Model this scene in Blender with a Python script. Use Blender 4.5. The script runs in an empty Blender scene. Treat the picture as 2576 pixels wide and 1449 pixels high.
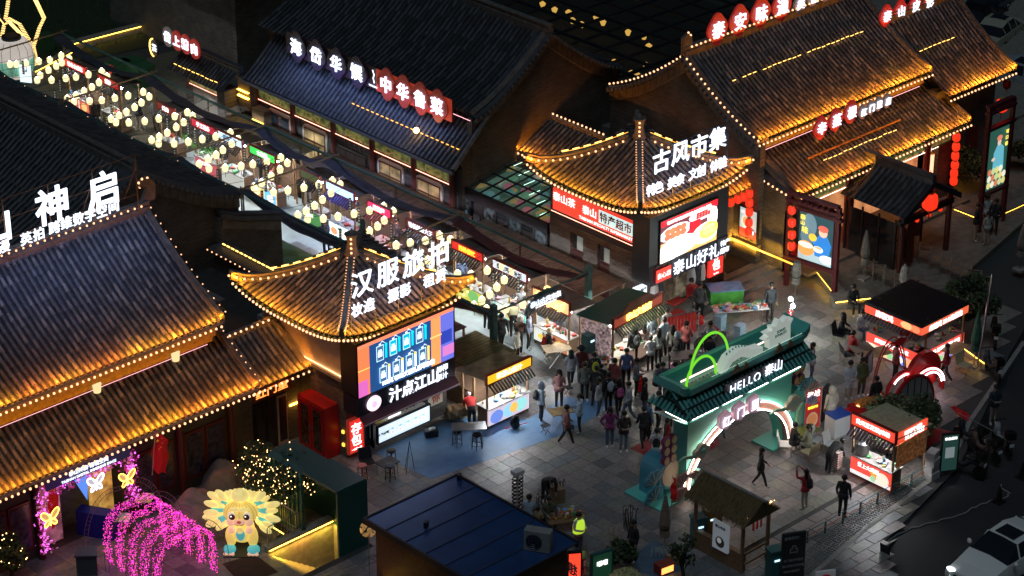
import bpy,math,random
import numpy as np
from mathutils import Vector,Matrix,Euler
R_=math.radians
random.seed(7)
S=bpy.context.scene
COL=S.collection
# ---------------------------------------------------------------- camera
FPX,TH,YAW,HC=6370.0,R_(26.66),R_(46.7),48.0
_d=HC / math.tan(TH)
CAM=Vector((-_d*math.cos(YAW),-_d*math.sin(YAW),HC))
FW=Vector((math.cos(YAW)*math.cos(TH),math.sin(YAW)*math.cos(TH),-math.sin(TH)))
RT=Vector((math.sin(YAW),-math.cos(YAW),0))
UP=RT.cross(FW)
cd=bpy.data.cameras.new('camera');cam=bpy.data.objects.new('camera',cd);COL.objects.link(cam)
cam.location=CAM
cam.rotation_euler=FW.to_track_quat('-Z','Y').to_euler()
cd.sensor_width=36;cd.lens=36*FPX/2576;cd.clip_end=1000;cd.clip_start=1
S.camera=cam
# ---------------------------------------------------------------- night sky, faint sky glow
w=bpy.data.worlds.new('World');S.world=w;w.use_nodes=True
nt=w.node_tree;bg=nt.nodes['Background']
sk=nt.nodes.new('ShaderNodeTexSky');sk.sky_type='NISHITA';sk.sun_disc=False
sk.sun_elevation=R_(50);sk.sun_rotation=R_(200)
nt.links.new(sk.outputs[0],bg.inputs[0]);bg.inputs[1].default_value=0.0011
sl=bpy.data.lights.new('moonlight','SUN');sl.energy=0.44;sl.angle=R_(25);sl.color=(.60,.80,1)  # broad sun standing in for ambient city and street glow, lifts the plaza
so=bpy.data.objects.new('moonlight',sl);COL.objects.link(so)
so.rotation_euler=Vector((.35,.25,-1)).to_track_quat('-Z','Y').to_euler()
S.view_settings.view_transform='Standard';S.view_settings.look='None'
S.view_settings.exposure=0;S.view_settings.gamma=1
S.render.engine='CYCLES'
cy=S.cycles
cy.use_denoising=True;cy.max_bounces=4;cy.diffuse_bounces=2;cy.glossy_bounces=2
cy.transmission_bounces=4;cy.transparent_max_bounces=8;cy.sample_clamp_indirect=3
cy.use_light_tree=True;cy.caustics_reflective=False;cy.caustics_refractive=False

# pixel of the 2576-wide photograph -> point of the horizontal plane z / vertical planes X, Y
def ray(x,y): return FW*FPX + RT*(x-1288) + UP*(724.5-y)
def G(x,y,z=0.0):
    r=ray(x,y);return CAM + r*((z-CAM.z)/r.z)
def GX(x,y,X):
    r=ray(x,y);return CAM + r*((X-CAM.x)/r.x)
def GY(x,y,Y):
    r=ray(x,y);return CAM + r*((Y-CAM.y)/r.y)
def pix(p):
    v=Vector(p)-CAM;d=v.dot(FW);return (1288+FPX*v.dot(RT)/d,724.5-FPX*v.dot(UP)/d)
# ---------------------------------------------------------------- materials
MC={}
def mat(name,col=(.5,.5,.5),rough=.7,em=0,emc=None,metal=0,noise=0,ns=6,bump=0,samp=True,alpha=1,trans=0,spec=.5):
    if name in MC: return MC[name]
    m=bpy.data.materials.new(name);m.use_nodes=True;MC[name]=m
    n=m.node_tree.nodes;l=m.node_tree.links;b=n['Principled BSDF']
    b.inputs['Base Color'].default_value=(*col,1);b.inputs['Roughness'].default_value=rough
    b.inputs['Metallic'].default_value=metal;b.inputs['Specular IOR Level'].default_value=spec
    if em:
        b.inputs['Emission Color'].default_value=(*(emc or col),1);b.inputs['Emission Strength'].default_value=em
        if not samp: m.cycles.emission_sampling='NONE'
    if alpha < 1: b.inputs['Alpha'].default_value=alpha
    if trans: b.inputs['Transmission Weight'].default_value=trans
    if noise:
        tc=n.new('ShaderNodeTexCoord');nz=n.new('ShaderNodeTexNoise');nz.inputs['Scale'].default_value=ns;nz.inputs['Detail'].default_value=5
        oi=n.new('ShaderNodeObjectInfo');ad=n.new('ShaderNodeVectorMath');ad.operation='ADD'
        l.new(tc.outputs['Object'],ad.inputs[0]);l.new(oi.outputs['Location'],ad.inputs[1]);l.new(ad.outputs[0],nz.inputs['Vector'])
        mx=n.new('ShaderNodeMix');mx.data_type='RGBA'
        mx.inputs[6].default_value=(*[c*(1-noise) for c in col],1);mx.inputs[7].default_value=(*[min(1,c*(1+noise)) for c in col],1)
        mr=n.new('ShaderNodeMapRange');mr.inputs[1].default_value=.3;mr.inputs[2].default_value=.7
        l.new(nz.outputs[0],mr.inputs[0]);l.new(mr.outputs[0],mx.inputs[0]);l.new(mx.outputs[2],b.inputs['Base Color'])
        if em: l.new(mx.outputs[2],b.inputs['Emission Color'])
        if bump:
            bp=n.new('ShaderNodeBump');bp.inputs['Strength'].default_value=bump;bp.inputs['Distance'].default_value=.03
            l.new(nz.outputs[0],bp.inputs['Height']);l.new(bp.outputs[0],b.inputs['Normal'])
    return m
def EM(name,col=None,s=None,samp=True): return MC[name] if name in MC else mat(name,(0.02,.02,.02),.5,em=s,emc=col,samp=samp)
def brick(name,ax,c1,c2,mortar=(.2,.19,.17)):
    m=mat(name,c1,.85);n=m.node_tree.nodes;l=m.node_tree.links;b=n['Principled BSDF']
    tc=n.new('ShaderNodeTexCoord');sx=n.new('ShaderNodeSeparateXYZ');cx=n.new('ShaderNodeCombineXYZ')
    l.new(tc.outputs['Object'],sx.inputs[0]);l.new(sx.outputs[ax],cx.inputs[0]);l.new(sx.outputs[2],cx.inputs[1])
    bt=n.new('ShaderNodeTexBrick');l.new(cx.outputs[0],bt.inputs[0])
    bt.inputs['Color1'].default_value=(*c1,1);bt.inputs['Color2'].default_value=(*c2,1);bt.inputs['Mortar'].default_value=(*mortar,1)
    bt.inputs['Scale'].default_value=1;bt.inputs['Brick Width'].default_value=.3;bt.inputs['Row Height'].default_value=.1;bt.inputs['Mortar Size'].default_value=.012
    nz=n.new('ShaderNodeTexNoise');nz.inputs['Scale'].default_value=1.3;l.new(tc.outputs['Object'],nz.inputs[0])
    mx=n.new('ShaderNodeMix');mx.data_type='RGBA';mx.blend_type='MULTIPLY';mx.inputs[0].default_value=.7
    l.new(bt.outputs[0],mx.inputs[6]);l.new(nz.outputs[0],mx.inputs[7]);l.new(mx.outputs[2],b.inputs['Base Color'])
    bp=n.new('ShaderNodeBump');bp.inputs['Strength'].default_value=.6;bp.inputs['Distance'].default_value=.02;bp.invert=True
    l.new(bt.outputs[1],bp.inputs['Height']);l.new(bp.outputs[0],b.inputs['Normal']);return m
BRA=brick('brick_a',0,(.19,.17,.15),(.11,.10,.09));BRB=brick('brick_b',1,(.19,.17,.15),(.11,.10,.09))
TILE=[mat('tile_%d' % i,c,.62,noise=.35,ns=3) for i,c in enumerate([(.115,.11,.105),(.06,.06,.065),(.19,.175,.16),(.085,.08,.078),(.10,.10,.11)])]
PAN=mat('tile_pan',(.035,.034,.034),.8,noise=.4,ns=5)
RIDGE=mat('ridge_clay',(.13,.115,.10),.7,noise=.35,ns=5,bump=.4)
WOODR=mat('red_brown_wood',(.10,.02,.015),.5);DARK=mat('dark_paint',(.018,.018,.022),.5);BLACK=mat('black_plastic',(.01,.01,.01),.4)
STUC=mat('cream_stucco',(.42,.36,.27),.8,noise=.15,ns=3);STONE=mat('grey_stone',(.28,.26,.23),.75,noise=.2,ns=6,bump=.3)
STEEL=mat('steel',(.45,.46,.48),.3,metal=.9);WHITE=mat('white_paint',(.75,.75,.73),.5);WOOD=mat('wood',(.28,.16,.08),.6,noise=.25,ns=12)
GLASSD=mat('dark_glass',(.02,.025,.03),.08,spec=.7)
BULB=EM('warm_bulb',(1,.50,.26),2.3,False);BULBP=EM('warm_bulb_lit',(1,.45,.13),45)
STRIP=EM('amber_strip',(1,.42,.04),3);LEDY=EM('yellow_led',(1,.55,.06),14);LEDW=EM('white_led',(.85,.9,1),9);LEDP=EM('pink_led',(1,.45,.5),3)
LETW=EM('sign_white',(.80,.86,1),1.9)
# ---------------------------------------------------------------- objects
W={}
def link(o,parent=None,M=None):
    COL.objects.link(o)
    if M is None: M=W[parent.name] if parent else Matrix()
    if parent:
        o.parent=parent;o.matrix_parent_inverse=W[parent.name].inverted_safe()
    o.matrix_basis=M;W[o.name]=M.copy();return o
def props(o,label=None,cat=None,group=None,kind=None):
    if label: o['label']=label
    if cat: o['category']=cat
    if group: o['group']=group
    if kind: o['kind']=kind
    return o
def TM(loc=(0,0,0),rz=0,s=1): return Matrix.Translation(Vector(loc)) @ Matrix.Rotation(R_(rz),4,'Z') @ Matrix.Scale(s,4)
def thing(name,label,cat,loc=(0,0,0),rz=0,group=None,M=None):
    o=bpy.data.objects.new(name,None);o.empty_display_size=.2
    link(o,None,M if M is not None else TM(loc,rz));return props(o,label,cat,group)
class MB:
    def __init__(s): s.v=[];s.f=[];s.m=[];s.k=0;s.smooth=False
    def add(s,v,f,M=None):
        b=len(s.v)
        s.v += [tuple(M @ Vector(p)) for p in v] if M is not None else [tuple(p) for p in v]
        s.f += [tuple(b+i for i in q) for q in f];s.m += [s.k]*len(f);return s
    def box(s,x0,x1,y0,y1,z0,z1,M=None):
        return s.add([(x0,y0,z0),(x1,y0,z0),(x1,y1,z0),(x0,y1,z0),(x0,y0,z1),(x1,y0,z1),(x1,y1,z1),(x0,y1,z1)],
                     [(0,3,2,1),(4,5,6,7),(0,1,5,4),(1,2,6,5),(2,3,7,6),(3,0,4,7)],M)
    def cb(s,c,d,M=None): return s.box(c[0]-d[0]/2,c[0]+d[0]/2,c[1]-d[1]/2,c[1]+d[1]/2,c[2]-d[2]/2,c[2]+d[2]/2,M)
    def quad(s,a,b,c,d): return s.add([a,b,c,d],[(0,1,2,3)])
    def prism(s,pts,y0,y1,M=None): # outline in (x, z), thick along y
        n=len(pts)
        return s.add([(p[0],y0,p[1]) for p in pts]+[(p[0],y1,p[1]) for p in pts],
                     [tuple(range(n)),tuple(reversed(range(n,2*n)))]+[(i,i+n,(i+1) % n+n,(i+1) % n) for i in range(n)],M)
    def slab(s,pts,z0,z1,M=None):
        n=len(pts)
        return s.add([(p[0],p[1],z0) for p in pts]+[(p[0],p[1],z1) for p in pts],
                     [tuple(reversed(range(n))),tuple(range(n,2*n))]+[(i,(i+1) % n,(i+1) % n+n,i+n) for i in range(n)],M)
    def tube(s,pts,r,n=6,M=None,closed=False):
        pts=[Vector(p) for p in pts];v=[];f=[];k=len(pts)
        for i,p in enumerate(pts):
            t=(pts[min(i+1,k-1)]-pts[max(i-1,0)]).normalized() if not closed else (pts[(i+1) % k]-pts[i-1]).normalized()
            a=t.cross(Vector((0,0,1)));a=a.normalized() if a.length > .02 else Vector((1,0,0))
            if abs(t.z) > .95: a=(Vector((1,0,0))-t*t.x).normalized()
            b=t.cross(a);rr=r[i] if isinstance(r,(list,tuple)) else r
            v += [p+a*math.cos(2*math.pi*j/n)*rr+b*math.sin(2*math.pi*j/n)*rr for j in range(n)]
        for i in range(k if closed else k-1):
            for j in range(n):
                q=(i+1) % k;f.append((i*n+j,i*n+(j+1) % n,q*n+(j+1) % n,q*n+j))
        if not closed: f += [tuple(reversed(range(n))),tuple(range((k-1)*n,k*n))]
        return s.add(v,f,M)
    def lathe(s,prof,n=12,M=None,c=(0,0,0)):
        v=[];f=[]
        for r,z in prof: v += [(c[0]+r*math.cos(2*math.pi*j/n),c[1]+r*math.sin(2*math.pi*j/n),c[2]+z) for j in range(n)]
        for i in range(len(prof)-1):
            for j in range(n): f.append((i*n+j,i*n+(j+1) % n,(i+1)*n+(j+1) % n,(i+1)*n+j))
        if prof[0][0] > 1e-4: f.append(tuple(reversed(range(n))))
        if prof[-1][0] > 1e-4: f.append(tuple(range((len(prof)-1)*n,len(prof)*n)))
        return s.add(v,f,M)
    def ball(s,c,r,n=8,k=5,sx=1,sy=1,sz=1,M=None):
        pr=[(r*math.sin(math.pi*i/k),-r*sz*math.cos(math.pi*i/k)) for i in range(k+1)]
        T=Matrix.Translation(Vector(c)) @ Matrix.Diagonal((sx,sy,1,1))
        return s.lathe(pr,n,(M @ T) if M is not None else T)
    def grid(s,fn,nu,nv):
        v=[fn(i/nu,j/nv) for i in range(nu+1) for j in range(nv+1)]
        return s.add(v,[(i*(nv+1)+j,(i+1)*(nv+1)+j,(i+1)*(nv+1)+j+1,i*(nv+1)+j+1) for i in range(nu) for j in range(nv)])
    def mesh(s,name,mats,smooth=None):
        me=bpy.data.meshes.new(name);me.from_pydata(s.v,[],s.f)
        mats=mats if isinstance(mats,(list,tuple)) else [mats]
        for m in mats: me.materials.append(m)
        if len(mats) > 1: me.polygons.foreach_set('material_index',s.m)
        if smooth if smooth is not None else s.smooth: me.shade_smooth()
        me.update();return me
def ob(name,mb,mats,parent=None,M=None,w=False,label=None,smooth=None,kind=None):
    me=mb if isinstance(mb,bpy.types.Mesh) else mb.mesh(name,mats,smooth)
    o=bpy.data.objects.new(name,me);link(o,parent,Matrix() if w else M)
    return props(o,label,None,None,kind)
def single(name,mb,mats,label,cat,M=None,group=None,smooth=None,kind=None):
    o=ob(name,mb,mats,None,M,smooth=smooth);return props(o,label,cat,group,kind)
def copy_tree(root,M,label=None,group=None):
    def rec(o,par,Mw):
        c=o.copy();COL.objects.link(c)
        if par is not None: c.parent=par
        c.matrix_basis=o.matrix_basis.copy() if par is not None else Mw
        W[c.name]=Mw
        for ch in o.children: rec(ch,c,Mw @ W[o.name].inverted_safe() @ W[ch.name])
        return c
    c=rec(root,None,M)
    if label: c['label']=label
    if group: c['group']=group
    return c
def pieces(parent,name,me,Ms,mats,limit=300,w=True):
    """alike pieces with shared mesh data: the nearest ones as parts, the rest joined into one"""
    if not Ms: return
    ms=[]
    for m in mats:
        c=me.copy();c.materials.clear();c.materials.append(m);ms.append(c)
    idx=list(range(len(Ms)))
    def key(i):
        p=Ms[i].translation;q=pix(p);vis=-20 < q[0] < 2600 and -20 < q[1] < 1470
        return (0 if vis else 1,(p-CAM).length)
    idx.sort(key=key);rnd=random.Random(len(Ms))
    for i in idx[:limit]:
        o=bpy.data.objects.new(name,ms[rnd.randrange(len(ms))]);link(o,parent,Ms[i])
    rest=idx[limit:]
    if rest:
        n=len(me.vertices);co=np.empty(n*3);me.vertices.foreach_get('co',co);co=np.c_[co.reshape(-1,3),np.ones(n)]
        fs=[tuple(p.vertices) for p in me.polygons];V=[];F=[];K=[]
        for j,i in enumerate(rest):
            V.append((co @ np.array(Ms[i]).T)[:,:3]);k=rnd.randrange(len(mats));b=j*n
            F += [tuple(b+a for a in f) for f in fs];K += [k]*len(fs)
        m2=bpy.data.meshes.new(name+'s');m2.from_pydata(np.concatenate(V),[],F)
        for m in mats: m2.materials.append(m)
        m2.polygons.foreach_set('material_index',K)
        o=bpy.data.objects.new(name+'_field',m2);link(o,parent,Matrix());o['kind']='stuff'
# ---------------------------------------------------------------- text and flat print
TC={}
def text_mesh(t,bold=0.0,ext=.01,mat_=None):
    k=(t,bold,ext,mat_.name)
    if k in TC: return TC[k]
    cu=bpy.data.curves.new('lettering','FONT');cu.body=t;cu.size=1;cu.extrude=ext;cu.offset=bold;cu.resolution_u=2
    cu.align_x='CENTER';cu.align_y='CENTER'
    o=bpy.data.objects.new('tmp',cu);COL.objects.link(o);bpy.context.view_layer.update()
    me=bpy.data.meshes.new_from_object(o.evaluated_get(bpy.context.evaluated_depsgraph_get()))
    bpy.data.objects.remove(o);me.name='lettering';me.materials.clear();me.materials.append(mat_)
    # centre on the ink
    if len(me.vertices):
        co=np.empty(len(me.vertices)*3);me.vertices.foreach_get('co',co);co=co.reshape(-1,3)
        c=(co.max(0)+co.min(0))/2;c[2]=0;co -= c;me.vertices.foreach_set('co',co.ravel())
    TC[k]=me;return me
UPR=Matrix.Rotation(R_(90),4,'X') # text plane (x, y) -> upright plane (x, z), facing -y
def text(parent,t,M,size,m_,bold=.0,ext=.01,name='lettering',sx=1):
    me=text_mesh(t,bold,ext/size,m_)
    o=bpy.data.objects.new(name,me);link(o,parent,W[parent.name] @ M @ UPR @ Matrix.Diagonal((size*sx,size,size,1)));return o
def T3(x,y,z): return Matrix.Translation((x,y,z))
def draw(parent,x,z,w_,h,shapes,y=0,name='printed_picture',em=1.0,samp=False):
    """flat print on an upright panel: shapes ('r',x,y,w,h,c) ('e',x,y,rx,ry,c) ('p',[(x,y)..],c), unit coordinates"""
    mb=MB();ms=[];key={}
    for i,s_ in enumerate(shapes):
        c=s_[-1]
        if c not in key: key[c]=len(ms);ms.append(mat('print_%d_%d_%d_%g%d' % (*[int(v*99) for v in c],em,samp),c,.6,em=em,samp=samp))
        mb.k=key[c];yy=y-.003-.0012*i
        if s_[0] == 'r': p=[(s_[1],s_[2]),(s_[1]+s_[3],s_[2]),(s_[1]+s_[3],s_[2]+s_[4]),(s_[1],s_[2]+s_[4])]
        elif s_[0] == 'e': p=[(s_[1]+s_[3]*math.cos(a*math.pi/8),s_[2]+s_[4]*math.sin(a*math.pi/8)) for a in range(16)]
        else: p=s_[1]
        mb.add([(x+min(1,max(0,a))*w_,yy,z+min(1,max(0,b))*h) for a,b in p],[tuple(range(len(p)))])
    return ob(name,mb,ms,parent)
def board(parent,x,z,w_,h,col,em=1.0,y=0,d=.06,name='sign_panel',frame=None,samp=True):
    m=mat('panel_%d_%d_%d_%g' % (*[int(v*99) for v in col],em),col,.5,em=em,samp=samp)
    o=ob(name,MB().box(x,x+w_,y,y+d,z,z+h),m,parent)
    if frame:
        f=MB();t=.05
        f.box(x-t,x,y-.02,y+d+.02,z-t,z+h+t).box(x+w_,x+w_+t,y-.02,y+d+.02,z-t,z+h+t).box(x,x+w_,y-.02,y+d+.02,z+h,z+h+t).box(x,x+w_,y-.02,y+d+.02,z-t,z)
        ob('sign_frame',f,frame,parent)
    return o
# ---------------------------------------------------------------- roofs
def tile_mesh(wd=.16,L=.36,n=5):
    v=[];f=[]
    for y,r in ((0,wd/2),(L,wd/2*.70)):
        for j in range(n+1):
            a=math.pi*j/n;v.append((r*math.cos(a),y,r*math.sin(a)*.95))
    for j in range(n): f.append((j,j+1,n+1+j+1,n+1+j))
    f.append(tuple(reversed(range(n+1))))
    me=bpy.data.meshes.new('roof_tile');me.from_pydata(v,[],f);return me
TM_=tile_mesh();TMB=tile_mesh(.17,.62)
def roof_panel(parent,O,e,i,Wd,D,hf,dmin=lambda u: 0,dmax=None,tiles=True,pitch=.25,L=.33,big=False,nu=24,nv=10,limit=300,mats=None,name='roof_slope'):
    """O eave corner seen from outside left, e along the eave, i inward; hf(u, d) height"""
    O=Vector((O[0],O[1],0));e=Vector((*e,0));i=Vector((*i,0));dmax=dmax or (lambda u: D)
    P=lambda u,d: O+e*u+i*d+Vector((0,0,hf(u,d)))
    g=MB()
    for a in range(nu):
        u0,u1=Wd*a/nu,Wd*(a+1)/nu
        for b in range(nv):
            q=[P(u,dmax(u)*t) for u,t in ((u0,b/nv),(u1,b/nv),(u1,(b+1)/nv),(u0,(b+1)/nv))]
            g.add(q,[(0,1,2,3)])
    s_=ob(name,g,PAN,parent,w=True)
    if tiles:
        Ms=[];n=int(Wd/pitch);off=(Wd-(n-1)*pitch)/2
        for a in range(n):
            u=off+a*pitch;d=-.02;dm=dmax(u)
            while d < dm-.05:
                p=P(u,d);q=P(u,min(d+.3,D)) if d+.3 < D else P(u,D);p2=P(u,d+.02)
                t=(P(u,d+.25)-P(u,d)).normalized();x=e;z=x.cross(t).normalized();x=t.cross(z)
                jx=random.uniform(-.008,.008)
                M=Matrix(((x.x,t.x,z.x,p.x),(x.y,t.y,z.y,p.y),(x.z,t.z,z.z,p.z+.012),(0,0,0,1)))
                Ms.append(M @ T3(jx,0,random.uniform(0,.012)) @ Matrix.Rotation(R_(5),4,'X'))
                st=max(.2,(P(u,d+.2)-P(u,d)).length/.2);d += (L*(1.75 if big else 1))/st
        pieces(s_,'roof_tile',TMB if big else TM_,Ms,mats or TILE,limit)
    return P
BM=MB().ball((0,0,0),.05,6,4).mesh('bulb',BULB,True)
def resample(pts,step):
    pts=[Vector(p) for p in pts];out=[];carry=0
    for a,b in zip(pts,pts[1:]):
        L=(b-a).length;d=carry
        while d < L: out.append(a+(b-a)*(d/L));d += step
        carry=d-L
    return out
def bulbs(label,pts,step=.24,group='warm bulb strings along the roofs',size=1.0,cable=True,m=None):
    pts=[Vector(p) for p in pts];T=thing('string_lights',label,'string lights',pts[0],group=group)
    if cable: ob('cable',MB().tube([p+Vector((0,0,.03)) for p in pts],.008,3),DARK,T,w=True)
    me=BM
    if m: me=BM.copy();me.materials[0]=m
    for p in resample(pts,step): link(bpy.data.objects.new('bulb',me),T,T3(*p) @ Matrix.Scale(size,4))
    return T
def strip(parent,pts,m=STRIP,r=.012,name='light_strip'): return ob(name,MB().tube(pts,r,4),m,parent,w=True)
def ridge(parent,pts,w_=.22,h=.3,m=RIDGE,name='ridge'):
    pts=[Vector(p) for p in pts];g=MB()
    for a,b in zip(pts,pts[1:]):
        t=(b-a);s=Vector((-t.y,t.x,0)).normalized()
        for (ww,z0,z1) in ((w_/2,-.1,h*.55),(w_*.32,h*.55,h*.85),(w_*.42,h*.85,h)):
            v=[a-s*ww,b-s*ww,b+s*ww,a+s*ww]
            g.add([(p.x,p.y,p.z+z0) for p in v]+[(p.x,p.y,p.z+z1) for p in v],[(0,3,2,1),(4,5,6,7),(0,1,5,4),(1,2,6,5),(2,3,7,6),(3,0,4,7)])
    return ob(name,g,m,parent,w=True)
def washer(p0,p1,inward,wm=5.0,col=(1,.28,.018),z=.26,out=.06,tilt=-.35):
    """wall washer batten along an eave, shining up the tiles"""
    p0=Vector(p0);p1=Vector(p1);i=Vector((*inward,0)).normalized();t=(p1-p0);L=t.length
    x=t.normalized();z_=-(i+Vector((0,0,tilt))).normalized();z_=(z_-x*z_.dot(x)).normalized();y=z_.cross(x);n=max(1,round(L/.85));rr=random.Random(int(L*100))
    for k in range(n): # a row of short battens, unequal to give patchy hot spots on the tiles
        ld=bpy.data.lights.new('eave_batten','AREA');ld.shape='RECTANGLE';ld.size=.9*L/n;ld.size_y=.04;ld.energy=wm*L/n*3.9*rr.choice((.8,.9,1,1.15,1.3));ld.color=(1,col[1]*rr.uniform(.85,1.3),col[2])
        o=bpy.data.objects.new('eave_batten',ld);COL.objects.link(o);c=p0+t*((k+.5)/n)+Vector((0,0,(z-.02)*rr.uniform(.85,1.05)))-i*out
        o.matrix_basis=Matrix(((x.x,y.x,z_.x,c.x),(x.y,y.y,z_.y,c.y),(x.z,y.z,z_.z,c.z),(0,0,0,1)))
def signfill(p0,p1,nrm,en,col,h=1.0):
    """the light that a row of sign letters gives off, shining the way the letters face"""
    p0=Vector(p0);p1=Vector(p1);n=Vector(nrm).normalized();x=(p1-p0).normalized();z_=-n;z_=(z_-x*z_.dot(x)).normalized();y=z_.cross(x);c=(p0+p1)/2
    ld=bpy.data.lights.new('sign_light','AREA');ld.shape='RECTANGLE';ld.size=(p1-p0).length;ld.size_y=h;ld.energy=en;ld.color=col
    o=bpy.data.objects.new('sign_light',ld);COL.objects.link(o);o.visible_camera=True
    o.matrix_basis=Matrix(((x.x,y.x,z_.x,c.x),(x.y,y.y,z_.y,c.y),(x.z,y.z,z_.z,c.z),(0,0,0,1)))
def rafters(parent,O,e,Wd,z,step=.3,hf=None,o_=(0,0)):
    me=MB().cb((0,0,0),(.07,.3,.07)).mesh('rafter_end',mat('rafter_green',(.05,.09,.07),.6));n=int(Wd/step);Ms=[]
    e=Vector((*e,0));rz=math.atan2(e.y,e.x)
    for k in range(n):
        u=(k+.5)*step;p=Vector((O[0],O[1],0))+e*u;i=Vector((-e.y,e.x,0));p += i*.14
        Ms.append(Matrix.Translation((p.x,p.y,(hf(u) if hf else z)-.12)) @ Matrix.Rotation(rz,4,'Z'))
    pieces(parent,'rafter_end',me,Ms,[mat('rafter_green',(.05,.09,.07),.6)],120)
# ================================================================ ground
def flat(name,pts,z,m,th=.05,kind='structure'):
    o=ob(name,MB().slab([(p[0],p[1]) for p in pts],z-th,z),m);o['kind']=kind;return o
HX0,HX1,HY0,HY1=-20.4,-17.4,-11.1,-9.2 # stairwell opening
for q in ([(-300,-300),(400,-300),(400,HY0),(-300,HY0)],[(-300,HY1),(400,HY1),(400,400),(-300,400)],[(-300,HY0),(HX0,HY0),(HX0,HY1),(-300,HY1)],[(HX1,HY0),(400,HY0),(400,HY1),(HX1,HY1)]):
    flat('ground',q,-.13,mat('dark_asphalt',(.016,.016,.017),.9,noise=.3,ns=2),.3)
flat('road',[G(1800,1700),G(2100,1440),(1.2,-22.6),(6.5,-20.3),(12,-17.6),(60,4),(70,-10),(20,-70)],-.12,mat('road_asphalt',(.03,.03,.032),.8,noise=.25,ns=40,bump=.3),.04)
plz=[(-40,-26),(-6.2,-26.3),(-4.6,-23.6),(1.9,-22.1),(6,-20.2),(10.5,-18),(40,-6),(40,60),(-40,60)]
PJ=mat('plaza_joint',(.05,.05,.048),.9)
plaza=flat('plaza',[(-40,-26),(-6.2,-26.3),(-4.6,-23.6),(1.9,-22.1),(6,-20.2),(10.5,-18),(27.5,HY0),(-40,HY0)],0,PJ,.12)
flat('plaza',[(-40,HY1),(32.1,HY1),(40,-6),(40,60),(-40,60)],0,PJ,.12);flat('plaza',[(-40,HY0),(HX0,HY0),(HX0,HY1),(-40,HY1)],0,PJ,.12);flat('plaza',[(HX1,HY0),(27.5,HY0),(32.1,HY1),(HX1,HY1)],0,PJ,.12)
def inpoly(x,y,P):
    c=False;j=len(P)-1
    for i in range(len(P)):
        if (P[i][1] > y) != (P[j][1] > y) and x < (P[j][0]-P[i][0])*(y-P[i][1])/(P[j][1]-P[i][1])+P[i][0]: c=not c
        j=i
    return c
PAV=[mat('paver_%d' % i,c,.42,noise=.22,ns=7,bump=.2) for i,c in enumerate([(.20,.17,.16),(.235,.20,.185),(.155,.165,.17),(.20,.195,.16),(.26,.235,.22),(.14,.135,.13)])]
pvm=MB().cb((0,0,0),(.59,.59,.02)).mesh('paver',PAV[0]);Ms=[]
for a in range(-50,40):
    for b in range(-46,-4):
        x,y=a*.6+.3,b*.6+.3
        if inpoly(x,y,[(-30,-25.5),(-6.6,-25.5),(-5,-21.9),(1.4,-20.9),(6,-19.4),(10.2,-17.6),(14,-15.8),(14,-6),(-30,-2)]) and not (y < -20.6 and x > -9) and not (HX0-.3 < x < HX1+.3 and HY0-.3 < y < HY1+.3):
            Ms.append(T3(x,y,.006+random.uniform(0,.004)))
pieces(plaza,'paver',pvm,Ms,PAV,300)
pv2=MB().cb((0,0,0),(.87,.44,.02)).mesh('paver',PAV[0]);Ms=[]
for a in range(-16,6):
    for b in range(0,12):
        x,y=a*.9+(.45 if b % 2 else 0),-20.83-b*.46
        if inpoly(x,y,[(-9,-20.6),(-9,-25.2),(-5.6,-25.2),(-3.6,-23.3),(1.9,-21.7),(4.6,-20.6)]): Ms.append(T3(x,y,.006+random.uniform(0,.004)))
pieces(plaza,'paver',pv2,Ms,[PAV[2],PAV[3],PAV[5],PAV[1]],200)
# cobble strip and kerb along the road
kl=[G(1330,1700),G(2040,1449),G(2180,1330),G(2390,1170),G(2440,1060),G(2576,860)]
kb=MB()
for a,b in zip(kl,kl[1:]):
    t=(b-a);s_=Vector((-t.y,t.x,0)).normalized()*.09;v=[a-s_,b-s_,b+s_,a+s_]
    kb.slab([(p.x,p.y) for p in v],-.14,.03)
ob('kerb',kb,STONE)['kind']='structure'
cb_=MB();rr=random.Random(3)
for a,b in zip(kl,kl[1:]):
    t=b-a;n=int(t.length/.13);s_=Vector((-t.y,t.x,0)).normalized()
    for i in range(n):
        for j in range(7):
            if b.x > 3.2: continue
            p=a+t*((i+.5)/n)+s_*(.18+j*.12)+Vector((rr.uniform(-.02,.02),rr.uniform(-.02,.02),0))
            cb_.ball((p.x,p.y,.02),.055,6,3,sz=.6)
o=ob('cobble',cb_,mat('cobble',(.22,.21,.19),.7,noise=.3,ns=9));o['kind']='stuff'
# blue floor sheets and red carpets
def sheet(name,pts,col,label,cat='mat',z=.022,rough=.45):
    single(name,MB().slab([(p.x,p.y) for p in pts],z-.008,z),mat('sheet_%d_%d_%d' % tuple(int(c*99) for c in col),col,rough,noise=.15,ns=3),label,cat)
sheet('floor_sheet',[G(940,1140),G(1130,1052),G(1330,1055),G(1420,1000),G(1560,1010),G(1430,1090),G(1085,1206)],(.09,.19,.34),'blue grey floor sheet spread before the juice window and yellow-signed stall')
sheet('floor_sheet',[G(1255,855),G(1340,820),G(1470,900),G(1560,960),G(1560,990),G(1470,965)],(.25,.30,.31),'pale grey floor sheet under the folding table at the market mouth',z=.03)
sheet('floor_sheet',[G(1560,1430),G(1640,1360),G(1740,1395),G(1690,1460)],(.08,.14,.2),'small blue floor sheet by the bottle packs')
sheet('carpet',[G(1585,1129),G(1641,1098),G(1705,1135),G(1670,1168)],(.35,.015,.02),'red carpet beside the left foot of the teal gate')
sheet('carpet',[G(1760,1128),G(1800,1090),G(1812,1118),G(1765,1150)],(.35,.015,.02),'small red carpet seen through the teal gate opening')
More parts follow.
